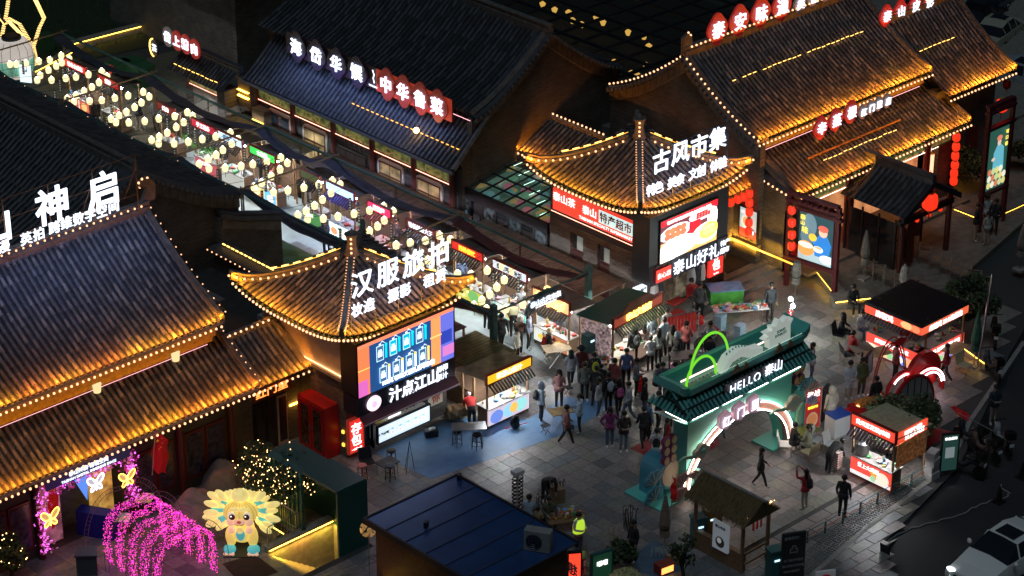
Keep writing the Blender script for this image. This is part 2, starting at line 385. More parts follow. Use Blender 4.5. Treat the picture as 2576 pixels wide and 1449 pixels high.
sheet('carpet',[G(2280,1100),G(2345,1072),G(2400,1090),G(2335,1125)],(.4,.015,.02),'red carpet under the long white coat mannequin')
sheet('door_mat',[G(1790,650,.45)+Vector((0,0,0)),G(1850,622,.45),G(1905,655,.45),G(1830,690,.45)],(.03,.03,.03),'dark square door mat on the terrace beside the supermarket','mat',.465,.9)
sheet('door_mat',[G(2175,640,.3),G(2215,612,.3),G(2268,632,.3),G(2215,668,.3)],(.04,.04,.04),'dark square door mat in front of the tiled porch','mat',.325,.9)
mk=flat('market_floor',[(-9,-5),(-1,-5.5),(-.6,32),(-9,32)],.012,mat('market_floor',(.48,.55,.55),.35,noise=.12,ns=2),.01)
flat('path',[(-8,33),(12,31.6),(2,24),(1.5,21),(-2,21),(-4,30)],.02,mat('tan_path',(.13,.11,.07),.9,noise=.2,ns=3),.01)
# terrace with steps right
ter=[(3.4,-6.2),(10.6,-6.35),(10.9,-5.4),(8.6,-4.0),(60,-4),(60,12),(3.4,12)]
flat('terrace',ter,.45,mat('terrace_stone',(.22,.19,.15),.8,noise=.2,ns=4),.5)
flat('step',[(3.4,-6.65),(10.9,-6.8),(10.9,-6.36),(3.4,-6.2)],.3,STONE,.3)
flat('step',[(3.4,-7.1),(11.1,-7.25),(11.1,-6.8),(3.4,-6.65)],.15,STONE,.15)
flat('forecourt',[(10.9,-6.3),(8.75,-11.0),(9.6,-11.6),(13,-13),(30,-9),(60,-4),(10.9,-4)],.3,mat('forecourt_stone',(.20,.17,.13),.85,noise=.25,ns=3),.3)
fc=MB()
# low wall benches lit from below
def lowwall(label,a,b,h=.42,wd=.5,z=0,led=True,face=1):
    a=Vector(a);b=Vector(b);t=(b-a);L=t.length;rz=math.degrees(math.atan2(t.y,t.x))
    T=thing('low_wall',label,'low wall',(a.x,a.y,z),rz)
    ob('wall_base',MB().box(.06,L-.06,.06,wd-.06,0,h-.08),STONE,T);ob('coping',MB().box(0,L,0,wd,h-.08,h),mat('coping',(.26,.22,.18),.7,noise=.2,ns=4),T)
    if led: ob('light_strip',MB().box(.05,L-.05,.015,.035,h-.115,h-.085),LEDY,T)
    return T
lowwall('low stone wall with yellow strip light along the chef screen posts',(8.55,-10.9,0),(8.55,-11.0,0)) if 0 else None
lowwall('low stone wall with yellow strip light running under the chef screen',(11.1,-6.3),(8.75,-10.4),.45)
lowwall('short stone bench lit below where a woman in black sits',(8.25,-10.75),(9.7,-11.55),.5,.7)
lowwall('stone garden kerb with yellow strip light at the top right',G(2380,535),G(2480,575),.4)
lowwall('long stone garden kerb glowing yellow at the right edge',G(2480,570,0),G(2640,480,0),.4,.5) if 0 else None
T=lowwall('long stone garden kerb glowing yellow at the right edge',G(2470,578),G(2640,502),.4)
lowwall('short yellow-lit kerb beside the dark roofed corner stall',G(2420,895),G(2475,935),.45)
lowwall('long garden retaining wall with yellow strip light top left',G(185,130),G(420,68),.5,.4,0)
lowwall('short return of the garden retaining wall beside the brick gable',G(420,68),G(447,80),.5,.4,0)
lowwall('low lit wall behind the giant round lantern',G(90,200),G(185,150),.5,.4)
lawn=flat('lawn',[(-8,36),(6,33.2),(40,33),(40,90),(-60,90),(-40,34)],.05,mat('lawn_soil',(.02,.035,.012),.95),.1)
gm=MB();rr=random.Random(5)
for _ in range(9000):
    x=rr.uniform(-22,14);y=rr.uniform(34.5,60);a=rr.uniform(0,6.3);hh=rr.uniform(.1,.3)
    gm.add([(x,y,.05),(x+.06*math.cos(a),y+.06*math.sin(a),.05),(x+.03,y+.1*math.sin(a),.05+hh)],[(0,1,2)])
ob('grass',gm,mat('grass',(.05,.08,.02),.8),kind='stuff')
# ================================================================ buildings
def gable_profile(s): # curved rake
    return s
def flower(label): pass
def roofsign(parent,chars,p0,p1,size,m=LETW,bold=.02,sx=1,ry=0,frame=True,yoff=0,name='sign_character'):
    """upright characters in a row from p0 to p1 (centres)"""
    p0=Vector(p0);p1=Vector(p1);n=len(chars);t=(p1-p0);rz=math.degrees(math.atan2(t.y,t.x))
    for k,c in enumerate(chars):
        if c == ' ': continue
        p=p0+t*(k/max(1,n-1));me=text_mesh(c,bold,.03/size,m)
        o=bpy.data.objects.new(name,me);link(o,parent,TM(p,rz) @ UPR @ Matrix.Diagonal((size*sx,size,size,1)))
def signframe(label,name,p0,p1,z0,z1,feet,back,m):
    p0=Vector(p0);p1=Vector(p1);t=p1-p0;rz=math.degrees(math.atan2(t.y,t.x));L=t.length
    T=thing(name,label,'roof sign',(p0.x,p0.y,z0),rz);g=MB();n=5
    for k in range(n):
        x=L*k/(n-1);g.tube([(x,.05,0),(x,.05,z1-z0)],.022,4);g.tube([(x,.05,(z1-z0)*.8),(x,back,.1)],.018,4)
    for k in range(4): zz=(z1-z0)*k/3;g.tube([(0,.05,zz),(L,.05,zz)],.018,4)
    ob('sign_frame',g,m,T);return T
RUST=mat('rusty_angle_iron',(.22,.10,.05),.7);BLUEF=mat('blue_grey_frame',(.05,.07,.12),.5)

# ---- big two tier hall, lower left
BL=thing('market_hall','two tier hall with bulb-lit grey tile roofs and white character roof sign, lower left','building',(-24,-1,0))
h1=lambda u,d: 6.0+2.85*(.68*(d/4.4)+.32*(d/4.4)**2)
roof_panel(BL,(-30.5,-3.4),(1,0),(0,1),13,4.4,h1,nu=2,name='upper_roof_slope')
roof_panel(BL,(-17.5,5.4),(-1,0),(0,-1),13,4.4,h1,nu=2,tiles=False,name='rear_roof_slope')
h2=lambda u,d: 3.72+1.35*(.85*(d/2.2)+.15*(d/2.2)**2)
roof_panel(BL,(-30.5,-4.85),(1,0),(0,1),13.35,2.2,h2,nu=2,name='lower_roof_slope')
ob('wall',MB().box(-30.5,-17.9,-2.9,4.9,0,6.0),BRA,BL,w=True)
ob('gable_wall',MB().add([(-17.89,-2.9,5.5),(-17.89,4.9,5.5),(-17.89,1,8.5)],[(0,1,2)]),BRB,BL,w=True)
ridge(BL,[(-30.5,1,8.8),(-17.4,1,8.8)],.3,.45)
ridge(BL,[(-17.55,-3.4+4.4*t,h1(0,4.4*t)+.03) for t in [k/8 for k in range(9)]],.22,.2,name='gable_ridge')
ridge(BL,[(-17.2,-4.85+2.2*t,h2(0,2.2*t)+.03) for t in [k/3 for k in range(4)]],.2,.16,name='gable_ridge')
ob('cornice',MB().box(-30.5,-17.75,-3.2,-2.9,5.35,5.8).box(-30.5,-17.8,-3.05,-2.9,5.1,5.35),mat('painted_cornice',(.35,.27,.10),.6,noise=.3,ns=7),BL,w=True)
rafters(BL,(-30.5,-3.4),(1,0),13,6.0);rafters(BL,(-30.5,-4.85),(1,0),13.3,3.72)
strip(BL,[(-30.5,-3.02,5.02),(-18,-3.02,5.02)],LEDP,.008)
washer((-30.5,-3.4,6.0),(-17.5,-3.4,6.0),(0,1));washer((-30.5,-4.85,3.72),(-17.2,-4.85,3.72),(0,1),7)
ob('eave_board',MB().box(-30.5,-17.5,-3.44,-3.38,5.86,5.98).box(-30.5,-17.2,-4.89,-4.83,3.58,3.7),mat('gutter',(.16,.16,.2),.5),BL,w=True)
bulbs('bulb string along the upper eave of the two tier hall, lower left',[(-30.4,-3.5,5.8),(-17.5,-3.5,5.8)])
bulbs('bulb string along the lowest eave over the flower doorway',[(-30.4,-4.95,3.52),(-17.15,-4.95,3.52)])
bulbs('small bulbs down the gable edge of the two tier hall',[(-17.4,-3.4+4.4*t,h1(0,4.4*t)+.28) for t in [k/8 for k in range(9)]],.36,size=.6)
bulbs('small bulbs down the lower roof edge by the tailor shop link',[(-17.1,-4.85+2.2*t,h2(0,2.2*t)+.2) for t in [k/3 for k in range(4)]],.3,size=.6)
bulbs('small bulbs below the hall roof sign, on its ridge',[(-30.4,.85,9.15),(-17.7,.85,9.15)],.3,size=.85)
bulbs('bulb outline of the ridge end finial on the two tier hall',[(-17.5,1,9.3),(-17.2,1,9.75),(-17.3,1,10.1),(-17.7,1,10.15),(-17.8,1,9.9),(-17.55,1,9.75)],.24)
ob('finial',MB().prism([(-17.7,9.2),(-17.1,9.2),(-17.05,9.8),(-17.3,10.1),(-17.7,10.1),(-17.75,9.85),(-17.4,9.8)],.95,1.1),RIDGE,BL,w=True)
for x in (-27.3,-22.9,-19.5): ob('eave_lamp',MB().lathe([(.13,0),(.16,.3),(.17,.34)],10,c=(x,-3.12,4.95)),EM('cream_lamp',(1,.72,.35),1.1),BL,w=True)
# facade of lower tier: red posts, painted beams, dark windows
ob('lower_wall',MB().box(-30.5,-26.1,-3.9,-2.9,0,3.5).box(-22.6,-17.3,-3.9,-2.9,0,3.5).box(-26.1,-22.6,-3.9,-2.9,2.75,3.5),mat('olive_wall',(.09,.085,.06),.8),BL,w=True)
for x in (-28.6,-26.3,-22.45,-20.2,-17.9): ob('column',MB().lathe([(.14,0),(.13,3.3)],10,c=(x,-4.05,0)),WOODR,BL,w=True)
for k,(x,wd) in enumerate(((-28.4,1.9),(-22.1,1.7),(-20.0,1.9))):
    f=ob('beam_painting',MB().box(x,x+wd,-3.97,-3.9,2.85,3.25),mat('beam_green',(.03,.12,.05),.6),BL,w=True)
    ob('cartouche',MB().prism([(x+.3,3.05),(x+.45,2.92),(x+wd-.45,2.92),(x+wd-.3,3.05),(x+wd-.45,3.18),(x+.45,3.18)],-3.985,-3.972),mat('beam_white',(.6,.58,.5),.6),f,w=True)
    for q in range(2):
        fr=ob('window',MB().box(x+.05+q*wd/2,x+wd/2-.05+q*wd/2,-3.96,-3.9,.5,2.4),mat('window_red',(.15,.015,.01),.5),BL,w=True)
        ob('pane',MB().box(x+.12+q*wd/2,x+wd/2-.12+q*wd/2,-3.975,-3.962,.6,2.3),mat('painted_glass',(.05,.05,.08),.3,noise=.9,ns=5),fr,w=True)
sg=signframe('huge white lit characters standing on the hall ridge, left edge','roof_sign',(-25.5,.7,9.0),(-18.0,.7,9.0),9.0,11.3,5,1.0,RUST)
signfill((-25.5,-.5,9.8),(-17.8,-.5,9.8),(0,0,-1),70,(.30,.42,1),.5);BIGW=EM('sign_white_big',(.72,.8,1),2.6)
for c,px,py in (('山',-12,568),('神',130,516),('启',258,477)): q=GY(px,py,.65);roofsign(sg,c,q,q+Vector((1,0,0)),1.45,BIGW,.018)
for c,px,py in (('漫',10,620),('英',66,600),('拍',97,588),('跨',137,572),('维',167,560),('数',198,550),('字',227,541),('空',256,531),('间',286,519)): q=GY(px,py,.62);roofsign(sg,c,q,q+Vector((1,0,0)),.5,LETW,.004)
# doorway with screens, flowers and butterflies
DW=thing('entrance_arch','flower covered entrance arch with neon butterflies and lit name board','entrance',(-24.3,-4.1,0))
ob('curtain_panel',MB().box(-26.0,-25.1,-3.6,-3.55,.1,2.6),mat('mural_a',(.5,.18,.25),.6,em=.35,noise=.8,ns=2.2),DW,w=True)
ob('curtain_panel',MB().box(-23.9,-22.9,-3.6,-3.55,.1,2.6),mat('mural_b',(.75,.38,.08),.6,em=.5,noise=.7,ns=2.5),DW,w=True)
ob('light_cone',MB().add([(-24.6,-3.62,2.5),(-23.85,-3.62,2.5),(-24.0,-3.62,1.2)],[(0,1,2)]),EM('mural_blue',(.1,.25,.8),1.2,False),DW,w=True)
ob('doorway_floor',MB().box(-25.9,-22.8,-3.9,-.5,.02,.03),mat('hall_floor',(.08,.06,.05),.6),DW,w=True)
fl=MB();rr=random.Random(2)
pts=[(-26.25,.2),(-26.25,2.7),(-22.55,2.75),(-22.55,.9)]
for a,b in zip(pts,pts[1:]):
    n=260 if abs(a[0]-b[0]) > 1 else 170
    for _ in range(n):
        t=rr.random();x=a[0]+(b[0]-a[0])*t+rr.gauss(0,.14);z=a[1]+(b[1]-a[1])*t+rr.gauss(0,.12);y=-4.25+rr.uniform(-.15,.1);fl.k=rr.choice((0,0,1,2))
        for q in range(3):
            an=rr.uniform(0,6.3);r=rr.uniform(.03,.06);dx,dz=math.cos(an)*r,math.sin(an)*r
            fl.add([(x,y,z),(x+dx-dz*.5,y-.03,z+dz+dx*.5),(x+dx*1.5,y-.05,z+dz*1.5),(x+dx+dz*.5,y-.03,z+dz-dx*.5)],[(0,1,2,3)])
o=ob('flowers',fl,[mat('petal_a',(.6,.05,.35),.6,em=.35),mat('petal_b',(.8,.35,.5),.6,em=.3),EM('petal_lit',(1,.15,.9),2.2)],DW,w=True,kind='stuff')
bd=ob('name_board',MB().box(-26.1,-22.6,-4.42,-4.34,2.78,3.22),mat('board_blue',(.02,.02,.08),.4,em=.4),DW,w=True)
text(DW,'泰山神启·奇境空间',T3(-24.35+24.3,-4.44+4.1,3.09),.2,LETW,.01);text(DW,'TAISHAN DIGITAL IMMERSIVE SPACE',T3(-24.35+24.3,-4.44+4.1,2.88),.14,LETW,.006)
def butterfly(x,z,s,m,label):
    T=thing('butterfly_light',label,'neon butterfly',(x,-4.5,z));g=MB();f=MB()
    for sd in (-1,1):
        for (ax,az,bx,bz) in ((.45,.45,.12,.3),(.3,-.3,.25,.15)):
            pp=[(sd*s*(ax*t*1.2+.12*math.sin(t*math.pi)*ax),0,s*az*(t if q == 0 else t)) for q in (0,) for t in ()]
            loop=[(sd*s*(ax*.5+ax*.5*math.cos(a)+.02),0,s*(az*.5+az*.45*math.sin(a)+az*.3*math.cos(a))) for a in [k*math.pi/6 for k in range(12)]]
            g.tube(loop,.018,4,closed=True);f.add([(p[0],.01,p[2]) for p in loop],[tuple(range(12))])
    g.tube([(0,0,s*.25),(0,0,-s*.3)],.02,4)
    ob('wing_outline',g,m,T);ob('wing_panel',f,mat(m.name+'_wing',(.6,.5,.3),.5,em=.5,emc=(1,.6,.2) if 'y' in m.name[:2] else (.7,.75,1)),T)
YB=EM('yellow_neon',(1,.5,.06),7);WBF=EM('white_neon',(.85,.8,1),7)
butterfly(-24.15,2.3,.75,WBF,'white neon butterfly at the middle of the flower arch')
butterfly(-22.85,1.95,.75,YB,'yellow neon butterfly at the right side of the flower arch')
butterfly(-26.1,1.7,.8,YB,'yellow neon butterfly at the left side of the flower arch')
# ---- square pavilion towers
def pavilion(T,cx,cy,hw,zt,ze,za,topz,name):
    up=zt-ze
    def hf(u,d):
        q=d/hw;return ze+(za-ze)*(.62*q+.38*q*q)+up*abs(2*u/(2*hw)-1)**3*max(0,1-q)**1.2 if q <= 1 else za
    dm=lambda u: max(.01,min(u,2*hw-u))
    roof_panel(T,(cx-hw,cy-hw),(1,0),(0,1),2*hw,hw,hf,dmax=dm,nv=8)
    roof_panel(T,(cx-hw,cy+hw),(0,-1),(1,0),2*hw,hw,hf,dmax=dm,nv=8)
    roof_panel(T,(cx+hw,cy-hw),(0,1),(-1,0),2*hw,hw,hf,dmax=dm,nv=8,limit=60)
    roof_panel(T,(cx+hw,cy+hw),(-1,0),(0,-1),2*hw,hw,hf,dmax=dm,nv=8,limit=60)
    hips={}
    for nm,sx,sy in (('front',-1,-1),('left',-1,1),('right',1,-1),('back',1,1)):
        L=[(cx+sx*hw*(1-t),cy+sy*hw*(1-t),hf(hw*t,hw*t)+.02) for t in [k/10 for k in range(10)]]
        L[0]=(L[0][0]+sx*.12,L[0][1]+sy*.12,L[0][2]+.1);hips[nm]=L;ridge(T,L,.2,.26,name='hip_ridge')
    ob('finial',MB().lathe([(.3,-.1),(.22,.1),(.17,.35),(.2,.6),(.28,.75),(.1,.8),(.02,.95)],10,c=(cx,cy,za+.05)),RIDGE,T,w=True)
    for (e0,e1) in (((cx-hw,cy-hw),(1,0)),((cx-hw,cy+hw),(0,-1))):
        rafters(T,e0,e1,2*hw,0,.3,lambda u: hf(u,0))
        i=(0,1) if e1[0] else (1,0);nrm=(-i[0]*.08,-i[1]*.08)
        P=[(e0[0]+e1[0]*u+nrm[0],e0[1]+e1[1]*u+nrm[1],hf(u,0)) for u in [2*hw*k/20 for k in range(21)]]
        [washer(P[a_],P[b_],i,7) for a_,b_ in ((0,4),(4,10),(10,16),(16,20))]
        bulbs('bulb string under the %s eave of the %s pavilion roof' % ('right hand' if e1[0] else 'left hand',name),[(p[0],p[1],p[2]-.17) for p in P],.21,size=1.1)
    for nm,sd in (('left',-1),('right',1)):
        L=hips[nm];off=Vector((-.14,-.14,0)) if 0 else (Vector((-.12,-.12,-.0)))
        bulbs('bulb string along the %s hip of the %s pavilion roof' % (nm,name),[(p[0]+off.x,p[1]+off.y,p[2]+.1) for p in L],.3)
        strip(T,[(p[0]+.14,p[1]+.14,p[2]+.28) for p in L[3:]],r=.01)
        g=MB()
        for k in range(3,len(L)-1):
            a=Vector(L[k])+Vector((.12,.12,.33));b=Vector(L[k+1])+Vector((.12,.12,.33));g.tube([a,a.lerp(b,.6)],.032,5)
        ob('ridge_lamps',g,EM('amber_lamp',(1,.55,.12),4),T,w=True)
    for s_ in (-1,1): bulbs('small bulbs on the %s side of the front hip of the %s pavilion' % ('left' if s_ < 0 else 'right',name),[(p[0]+.09*s_,p[1]-.09*s_,p[2]+.2) for p in hips['front']],.15,size=.55)
    bulbs('bulbs down the finial of the %s pavilion' % name,[(cx-.16,cy-.16,za+.1),(cx-.16,cy-.16,za+.8)],.19)
    return hf,hips
T1=thing('costume_pavilion','square brick pavilion with curved bulb-lit roof, large screen and juice window, left of centre','building',(-11.7,-3.7,0))
hf1,hips1=pavilion(T1,-11.7,-3.72,3.15,5.7,5.3,6.85,7.7,'left')
ob('wall',MB().box(-14.14,-9.22,-6.08,-1.3,3.35,5.2),STUC,T1,w=True)
ob('brick_wall',MB().box(-14.16,-9.2,-5.9,-1.3,0,3.35).box(-14.16,-13.6,-6.1,-5.9,0,3.35).box(-10.2,-9.2,-6.1,-5.9,0,3.35),BRB,T1,w=True)
strip(T1,[(-14.2,-6.05,3.42),(-14.2,-1.4,3.42)],EM('amber_pixels',(1,.5,.2),6),.02)
ob('cornice',MB().box(-14.3,-14.16,-6.15,-1.3,3.25,3.38),STONE,T1,w=True)
# screen box, fascia and awning
ob('screen_box',MB().box(-14.35,-9.55,-7.0,-6.1,3.0,5.2),DARK,T1,w=True)
L1=thing('led_screen','large lit screen showing blue tassel charms above the juice window','screen',(-14.3,-7.02,2.98))
board(L1,0,0,4.68,2.12,(.02,.03,.12),1.2,0,.015,'screen_panel',BLACK)
sh=[('r',0,0,.12,1,(.75,.16,.06)),('r',.84,0,.16,1,(.10,.12,.5)),('r',.74,0,.12,1,(.85,.25,.08)),('r',.12,0,.64,1,(.01,.05,.16)),('r',.0,.93,1,.07,(.8,.2,.1)),('r',0,.0,.1,.3,(.5,.1,.35)),('r',.86,.35,.12,.25,(.02,.04,.3)),('r',.0,.5,.12,.02,(1,.5,.1)),('r',.75,.55,.12,.03,(1,.5,.15)),('r',.88,.1,.12,.2,(.5,.15,.4))]
for r_ in range(2):
    for c in range(4):
        x=.19+c*.135+(.02 if r_ else 0);y=.55-r_*.42+c*.012
        sh += [('r',x,y,.075,.30,(.5,.8,.95)),('r',x+.006,y+.015,.063,.27,(.0,.35,.5) if r_ == 0 and c in (1,2) else (.05,.1,.2)),('r',x+.015,y+.08,.045,.1,(.9,.95,1)),('r',x+.02,y+.19,.035,.03,(.6,.85,.9)),('e',x+.037,y+.32,.012,.02,(.8,.9,1)),
               ('r',x+.088,y+.02,.022,.26,(.0,.55,.7) if r_ == 0 else ((.9,.95,1) if c < 3 else (1,.6,.15))),('e',x+.099,y+.28,.013,.03,(.0,.7,.8) if r_ == 0 else (1,.7,.1)),('p',[(x+.037,y+.33),(x+.06,y+.38),(x+.099,y+.3),(x+.06,y+.36)],(.7,.9,.95))]
draw(L1,0,0,4.68,2.12,sh,0,em=1.7,samp=True)
text(L1,'168元 泰山文创礼品等你购',T3(2.4,-.045,.22),.22,EM('screen_text',(1,1,1),3,False),.01)
# fascia
g=MB()
for k in range(60): x=-14.35+k*.08;g.box(x,x+.045,-7.05,-7.0,2.2,2.95)
ob('fascia',MB().box(-14.35,-9.55,-7.0,-6.2,2.18,2.95),mat('fascia_dark',(.02,.018,.03),.5),T1,w=True);ob('fascia_ribs',g,mat('fascia_rib',(.035,.03,.05),.4),T1,w=True)
F1=thing('shop_sign','white lettered juice shop sign with pink round logo on dark fascia','sign',(-12,-7.1,2.6))
text(F1,'汁点江山',T3(.3,0,-.02),.62,LETW,.03);text(F1,'鲜榨',T3(1.72,0,.17),.28,LETW,.02);text(F1,'果汁',T3(1.72,0,-.17),.28,LETW,.02)
ob('round_logo',MB().prism([(-1.65+.33*math.cos(a*math.pi/10),-.03+.3*math.sin(a*math.pi/10)) for a in range(20)],-.04,.02),EM('logo_pink',(1,.7,.85),1.6),F1)
ob('logo_mark',MB().prism([(-1.65+.12*math.cos(a*math.pi/5),-.06+.14*math.sin(a*math.pi/5)) for a in range(10)],-.05,-.041),EM('logo_mark',(1,.5,.8),1.3,False),F1)
ob('awning',MB().add([(-14.3,-7.03,2.2),(-9.6,-7.03,2.2),(-9.6,-7.3,1.98),(-14.3,-7.3,1.98),(-14.3,-7.03,2.15),(-9.6,-7.03,2.15),(-9.6,-7.3,1.93),(-14.3,-7.3,1.93)],[(0,1,2,3),(4,7,6,5),(3,2,6,7)]),mat('awning_maroon',(.06,.015,.03),.7),T1,w=True)
ob('awning_trim',MB().box(-14.3,-9.6,-7.33,-7.3,1.9,1.96),mat('trim_lit',(.5,.4,.5),.5),T1,w=True)
# juice window
JW=thing('juice_counter','lit juice bar window with white menu light box below','shop window',(-12.6,-6.3,0))
ob('room_box',MB().box(-13.5,-10.3,-5.95,-5.93,1.0,2.15),mat('room_white',(.6,.6,.55),.6,em=.35),JW,w=True)
ob('counter',MB().box(-12.9,-10.5,-6.35,-5.95,.98,1.05),WHITE,JW,w=True)
board(JW,-.3,.28,2.55,.66,(.62,.75,.85),1.2,-.12,.08,'menu_light_box',DARK)
draw(JW,-.3,.28,2.55,.66,[('r',.17,.12,.8,.76,(.75,.9,.95))]+[x_ for k in range(5) for x_ in (('e',.27+k*.15,.58,.03,.07,(.25,.55,.85)),('r',.25+k*.15,.25,.05,.18,(.85,.6,.75)),('r',.2+k*.15,.3,.01,.4,(.3,.35,.4)))],-.12,em=1.1)
text(JW,'人气必喝',T3(-.07,-.14,.62),.13,DARK,.0);ob('door_glass',MB().box(-13.45,-12.95,-6.12,-6.08,.05,1.9),GLASSD,JW,w=True)
ob('window_frame',MB().box(-12.98,-12.9,-6.2,-6.1,0,2.1).box(-10.5,-10.42,-6.2,-6.1,.9,2.1).box(-13.55,-13.45,-6.2,-6.1,0,2.1),DARK,JW,w=True)
ob('tablet_menu',MB().box(-12.3,-11.7,-6.32,-6.3,1.06,1.55),EM('tablet',(.95,.95,.9),1.6),JW,w=True)
for k,x in enumerate((-11.5,-11.3,-11.1,-10.95)): ob('drink_cup',MB().lathe([(.04,0),(.06,.18)],8,c=(x,-6.2,1.05)),mat('cup_%d' % (k % 2),((.6,.5,.35),(.05,.05,.05))[k % 2],.4),JW,w=True)
ob('stool_box_yellow',MB().box(-12.8,-12.6,-6.25,-6.1,1.05,1.45),mat('box_yellow',(.7,.6,.02),.5,em=.2),JW,w=True)
def lightsign(name,label,x,y,z,w_,h,col,lines,frame=WHITE,rz=0,em=1.0,cat='sign',tm=None,shapes=None,d=.1):
    T=thing(name,label,cat,(x,y,z),rz);board(T,0,0,w_,h,col,em,0,d,'sign_panel',frame)
    if shapes: draw(T,0,0,w_,h,shapes,0,em=em)
    for (t,cx,cz,sz,*c) in lines: text(T,t,T3(cx*w_,-.012-.0013*(len(shapes) if shapes else 0),cz*h),sz,c[0] if c else (tm or EM('sign_text_white',(1,.97,.95),2.2,False)),.015,.006)
    return T
TRED=EM('sign_text_red',(.8,.03,.03),1,False);TYEL=EM('sign_text_yellow',(1,.75,.05),2,False);TBLK=DARK
lightsign('luggage_sign','red light box reading luggage storage at the juice shop corner',-14.2,-6.3,.3,.65,1.35,(.85,.03,.02),[('存',.5,.72,.5),('包',.5,.36,.5),('一小时一元',.5,.08,.1)],mat('red_frame',(.5,.05,.03),.5,em=.3))
lightsign('poster_board','cream poster with red brush characters on tower corner, upper',-10.15,-6.16,1.35,.7,.5,(.5,.45,.36),[('想',.5,.5,.42,mat('brush_red',(.5,.06,.02),.6))],None,em=.12)
lightsign('poster_board','cream poster with red brush characters on tower corner, lower',-10.15,-6.16,.65,.7,.6,(.5,.45,.36),[('你',.5,.5,.42,mat('brush_red',(.5,.06,.02),.6))],None,em=.12)
for z in (1.1,.55): T=thing('wall_lamp','amber wall washer on the juice shop corner brick, %s' % ('upper' if z > 1 else 'lower'),'wall lamp',(-14.22,-5.95,z));ob('lamp_body',MB().cb((0,0,0),(.06,.1,.12)),STRIP,T)
RC=thing('fire_cabinet','tall red steel cabinet with glass doors against brick tower','cabinet',(-14.85,-4.2,0),-90)
ob('body',MB().box(-.1,1.5,0,.65,0,2.2),mat('cabinet_red',(.38,.012,.012),.45),RC)
for x in (0.0,.72):
    dr=ob('door',MB().box(x,x+.68,-.03,0,.12,2.1),mat('cabinet_red2',(.28,.01,.01),.4),RC);ob('door_pane',MB().box(x+.12,x+.56,-.042,-.032,.3,1.95),mat('cabinet_glass',(.05,.03,.02),.2,noise=.8,ns=8),dr)
    ob('handle',MB().cb((x+(.62 if x < .5 else .06),-.05,1.1),(.03,.03,.2)),STEEL,dr)
# tower roof sign
signfill((-14.0,-6.4,7.4),(-9.7,-6.4,7.4),(0,0,-1),30,(.5,.6,1),.3);S1=signframe('white lit characters on a blue frame across the left pavilion roof','roof_sign',(-14.1,-6.55,5.6),(-9.6,-6.55,5.6),5.55,7.9,4,1.6,BLUEF)
roofsign(S1,'汉服旅拍',(-13.62,-6.6,7.3),(-9.95,-6.6,7.3),1.08,LETW,.006)
roofsign(S1,'妆造 摄影 租赁',(-13.9,-6.6,6.32),(-9.85,-6.6,6.32),.56,LETW,0)
ob('brace_pole',MB().tube([G(862,810,5.6)+Vector((.8,.8,1.3)),G(965,800,6.2)],.03,4),WOOD,S1,w=True) if 0 else None
# link roof with tailor shop, left
LK=thing('tailor_shop','small tile roofed link shop with orange neon characters, between hall and left pavilion','building',(-16,-3.2,0))
hl=lambda u,d: 3.2+1.15*(.8*(d/2)+.2*(d/2)**2)
roof_panel(LK,(-17.1,-4.25),(1,0),(0,1),2.85,2.0,hl,nu=2,nv=5,big=False)
ridge(LK,[(-17.0,-2.2,4.35),(-14.2,-2.2,4.35)],.2,.22);ridge(LK,[(-14.35,-4.25+2*t,hl(0,2*t)) for t in (0,.33,.66,1)],.16,.12)
ob('wall',MB().box(-17.2,-14.2,-3.5,-2.0,0,3.1),BRA,LK,w=True);ob('pier',MB().box(-17.25,-16.75,-3.8,-3.5,0,3.1),BRA,LK,w=True)
washer((-17.1,-4.25,3.2),(-14.3,-4.25,3.2),(0,1));bulbs('short bulb string on the tailor shop eave',[(-17.0,-4.3,3.05),(-14.3,-4.3,3.05)],.26)
bulbs('short bulb string on the tailor shop ridge',[(-17.0,-2.32,4.55),(-14.5,-2.32,4.55)],.26)
dp=ob('door',MB().box(-16.5,-14.95,-3.56,-3.5,0,2.2),mat('shop_dark',(.04,.03,.03),.4),LK,w=True)
for x in (-16.45,-15.95,-15.42): f=ob('door_leaf',MB().box(x,x+.46,-3.6,-3.57,.02,2.1),mat('pale_alu',(.45,.42,.38),.4) if x > -15.5 else DARK,dp,w=True)
for x in (-16.4,-15.9,-15.35): ob('door_pane',MB().box(x,x+.34,-3.625,-3.602,.15,2.0),GLASSD,dp,w=True)
ns=thing('shop_sign','brown board with orange neon characters over the tailor shop door','sign',(-15.8,-3.8,2.6));ob('board',MB().box(-.95,.95,0,.06,-.25,.3),mat('brown_board',(.12,.04,.02),.6),ns)
text(ns,'红门里',T3(0,-.02,.02),.34,EM('orange_neon',(1,.25,.05),3),.004,sx=1.5)
g=thing('wall_lamp','amber lamp glowing on the brick corner beside the tailor shop door','wall lamp',(-14.55,-3.55,1.45));ob('lamp_body',MB().cb((0,0,0),(.5,.05,.06)).cb((.25,-.3,0),(.05,.5,.06)),EM('amber_lamp2',(1,.5,.06),12),g)
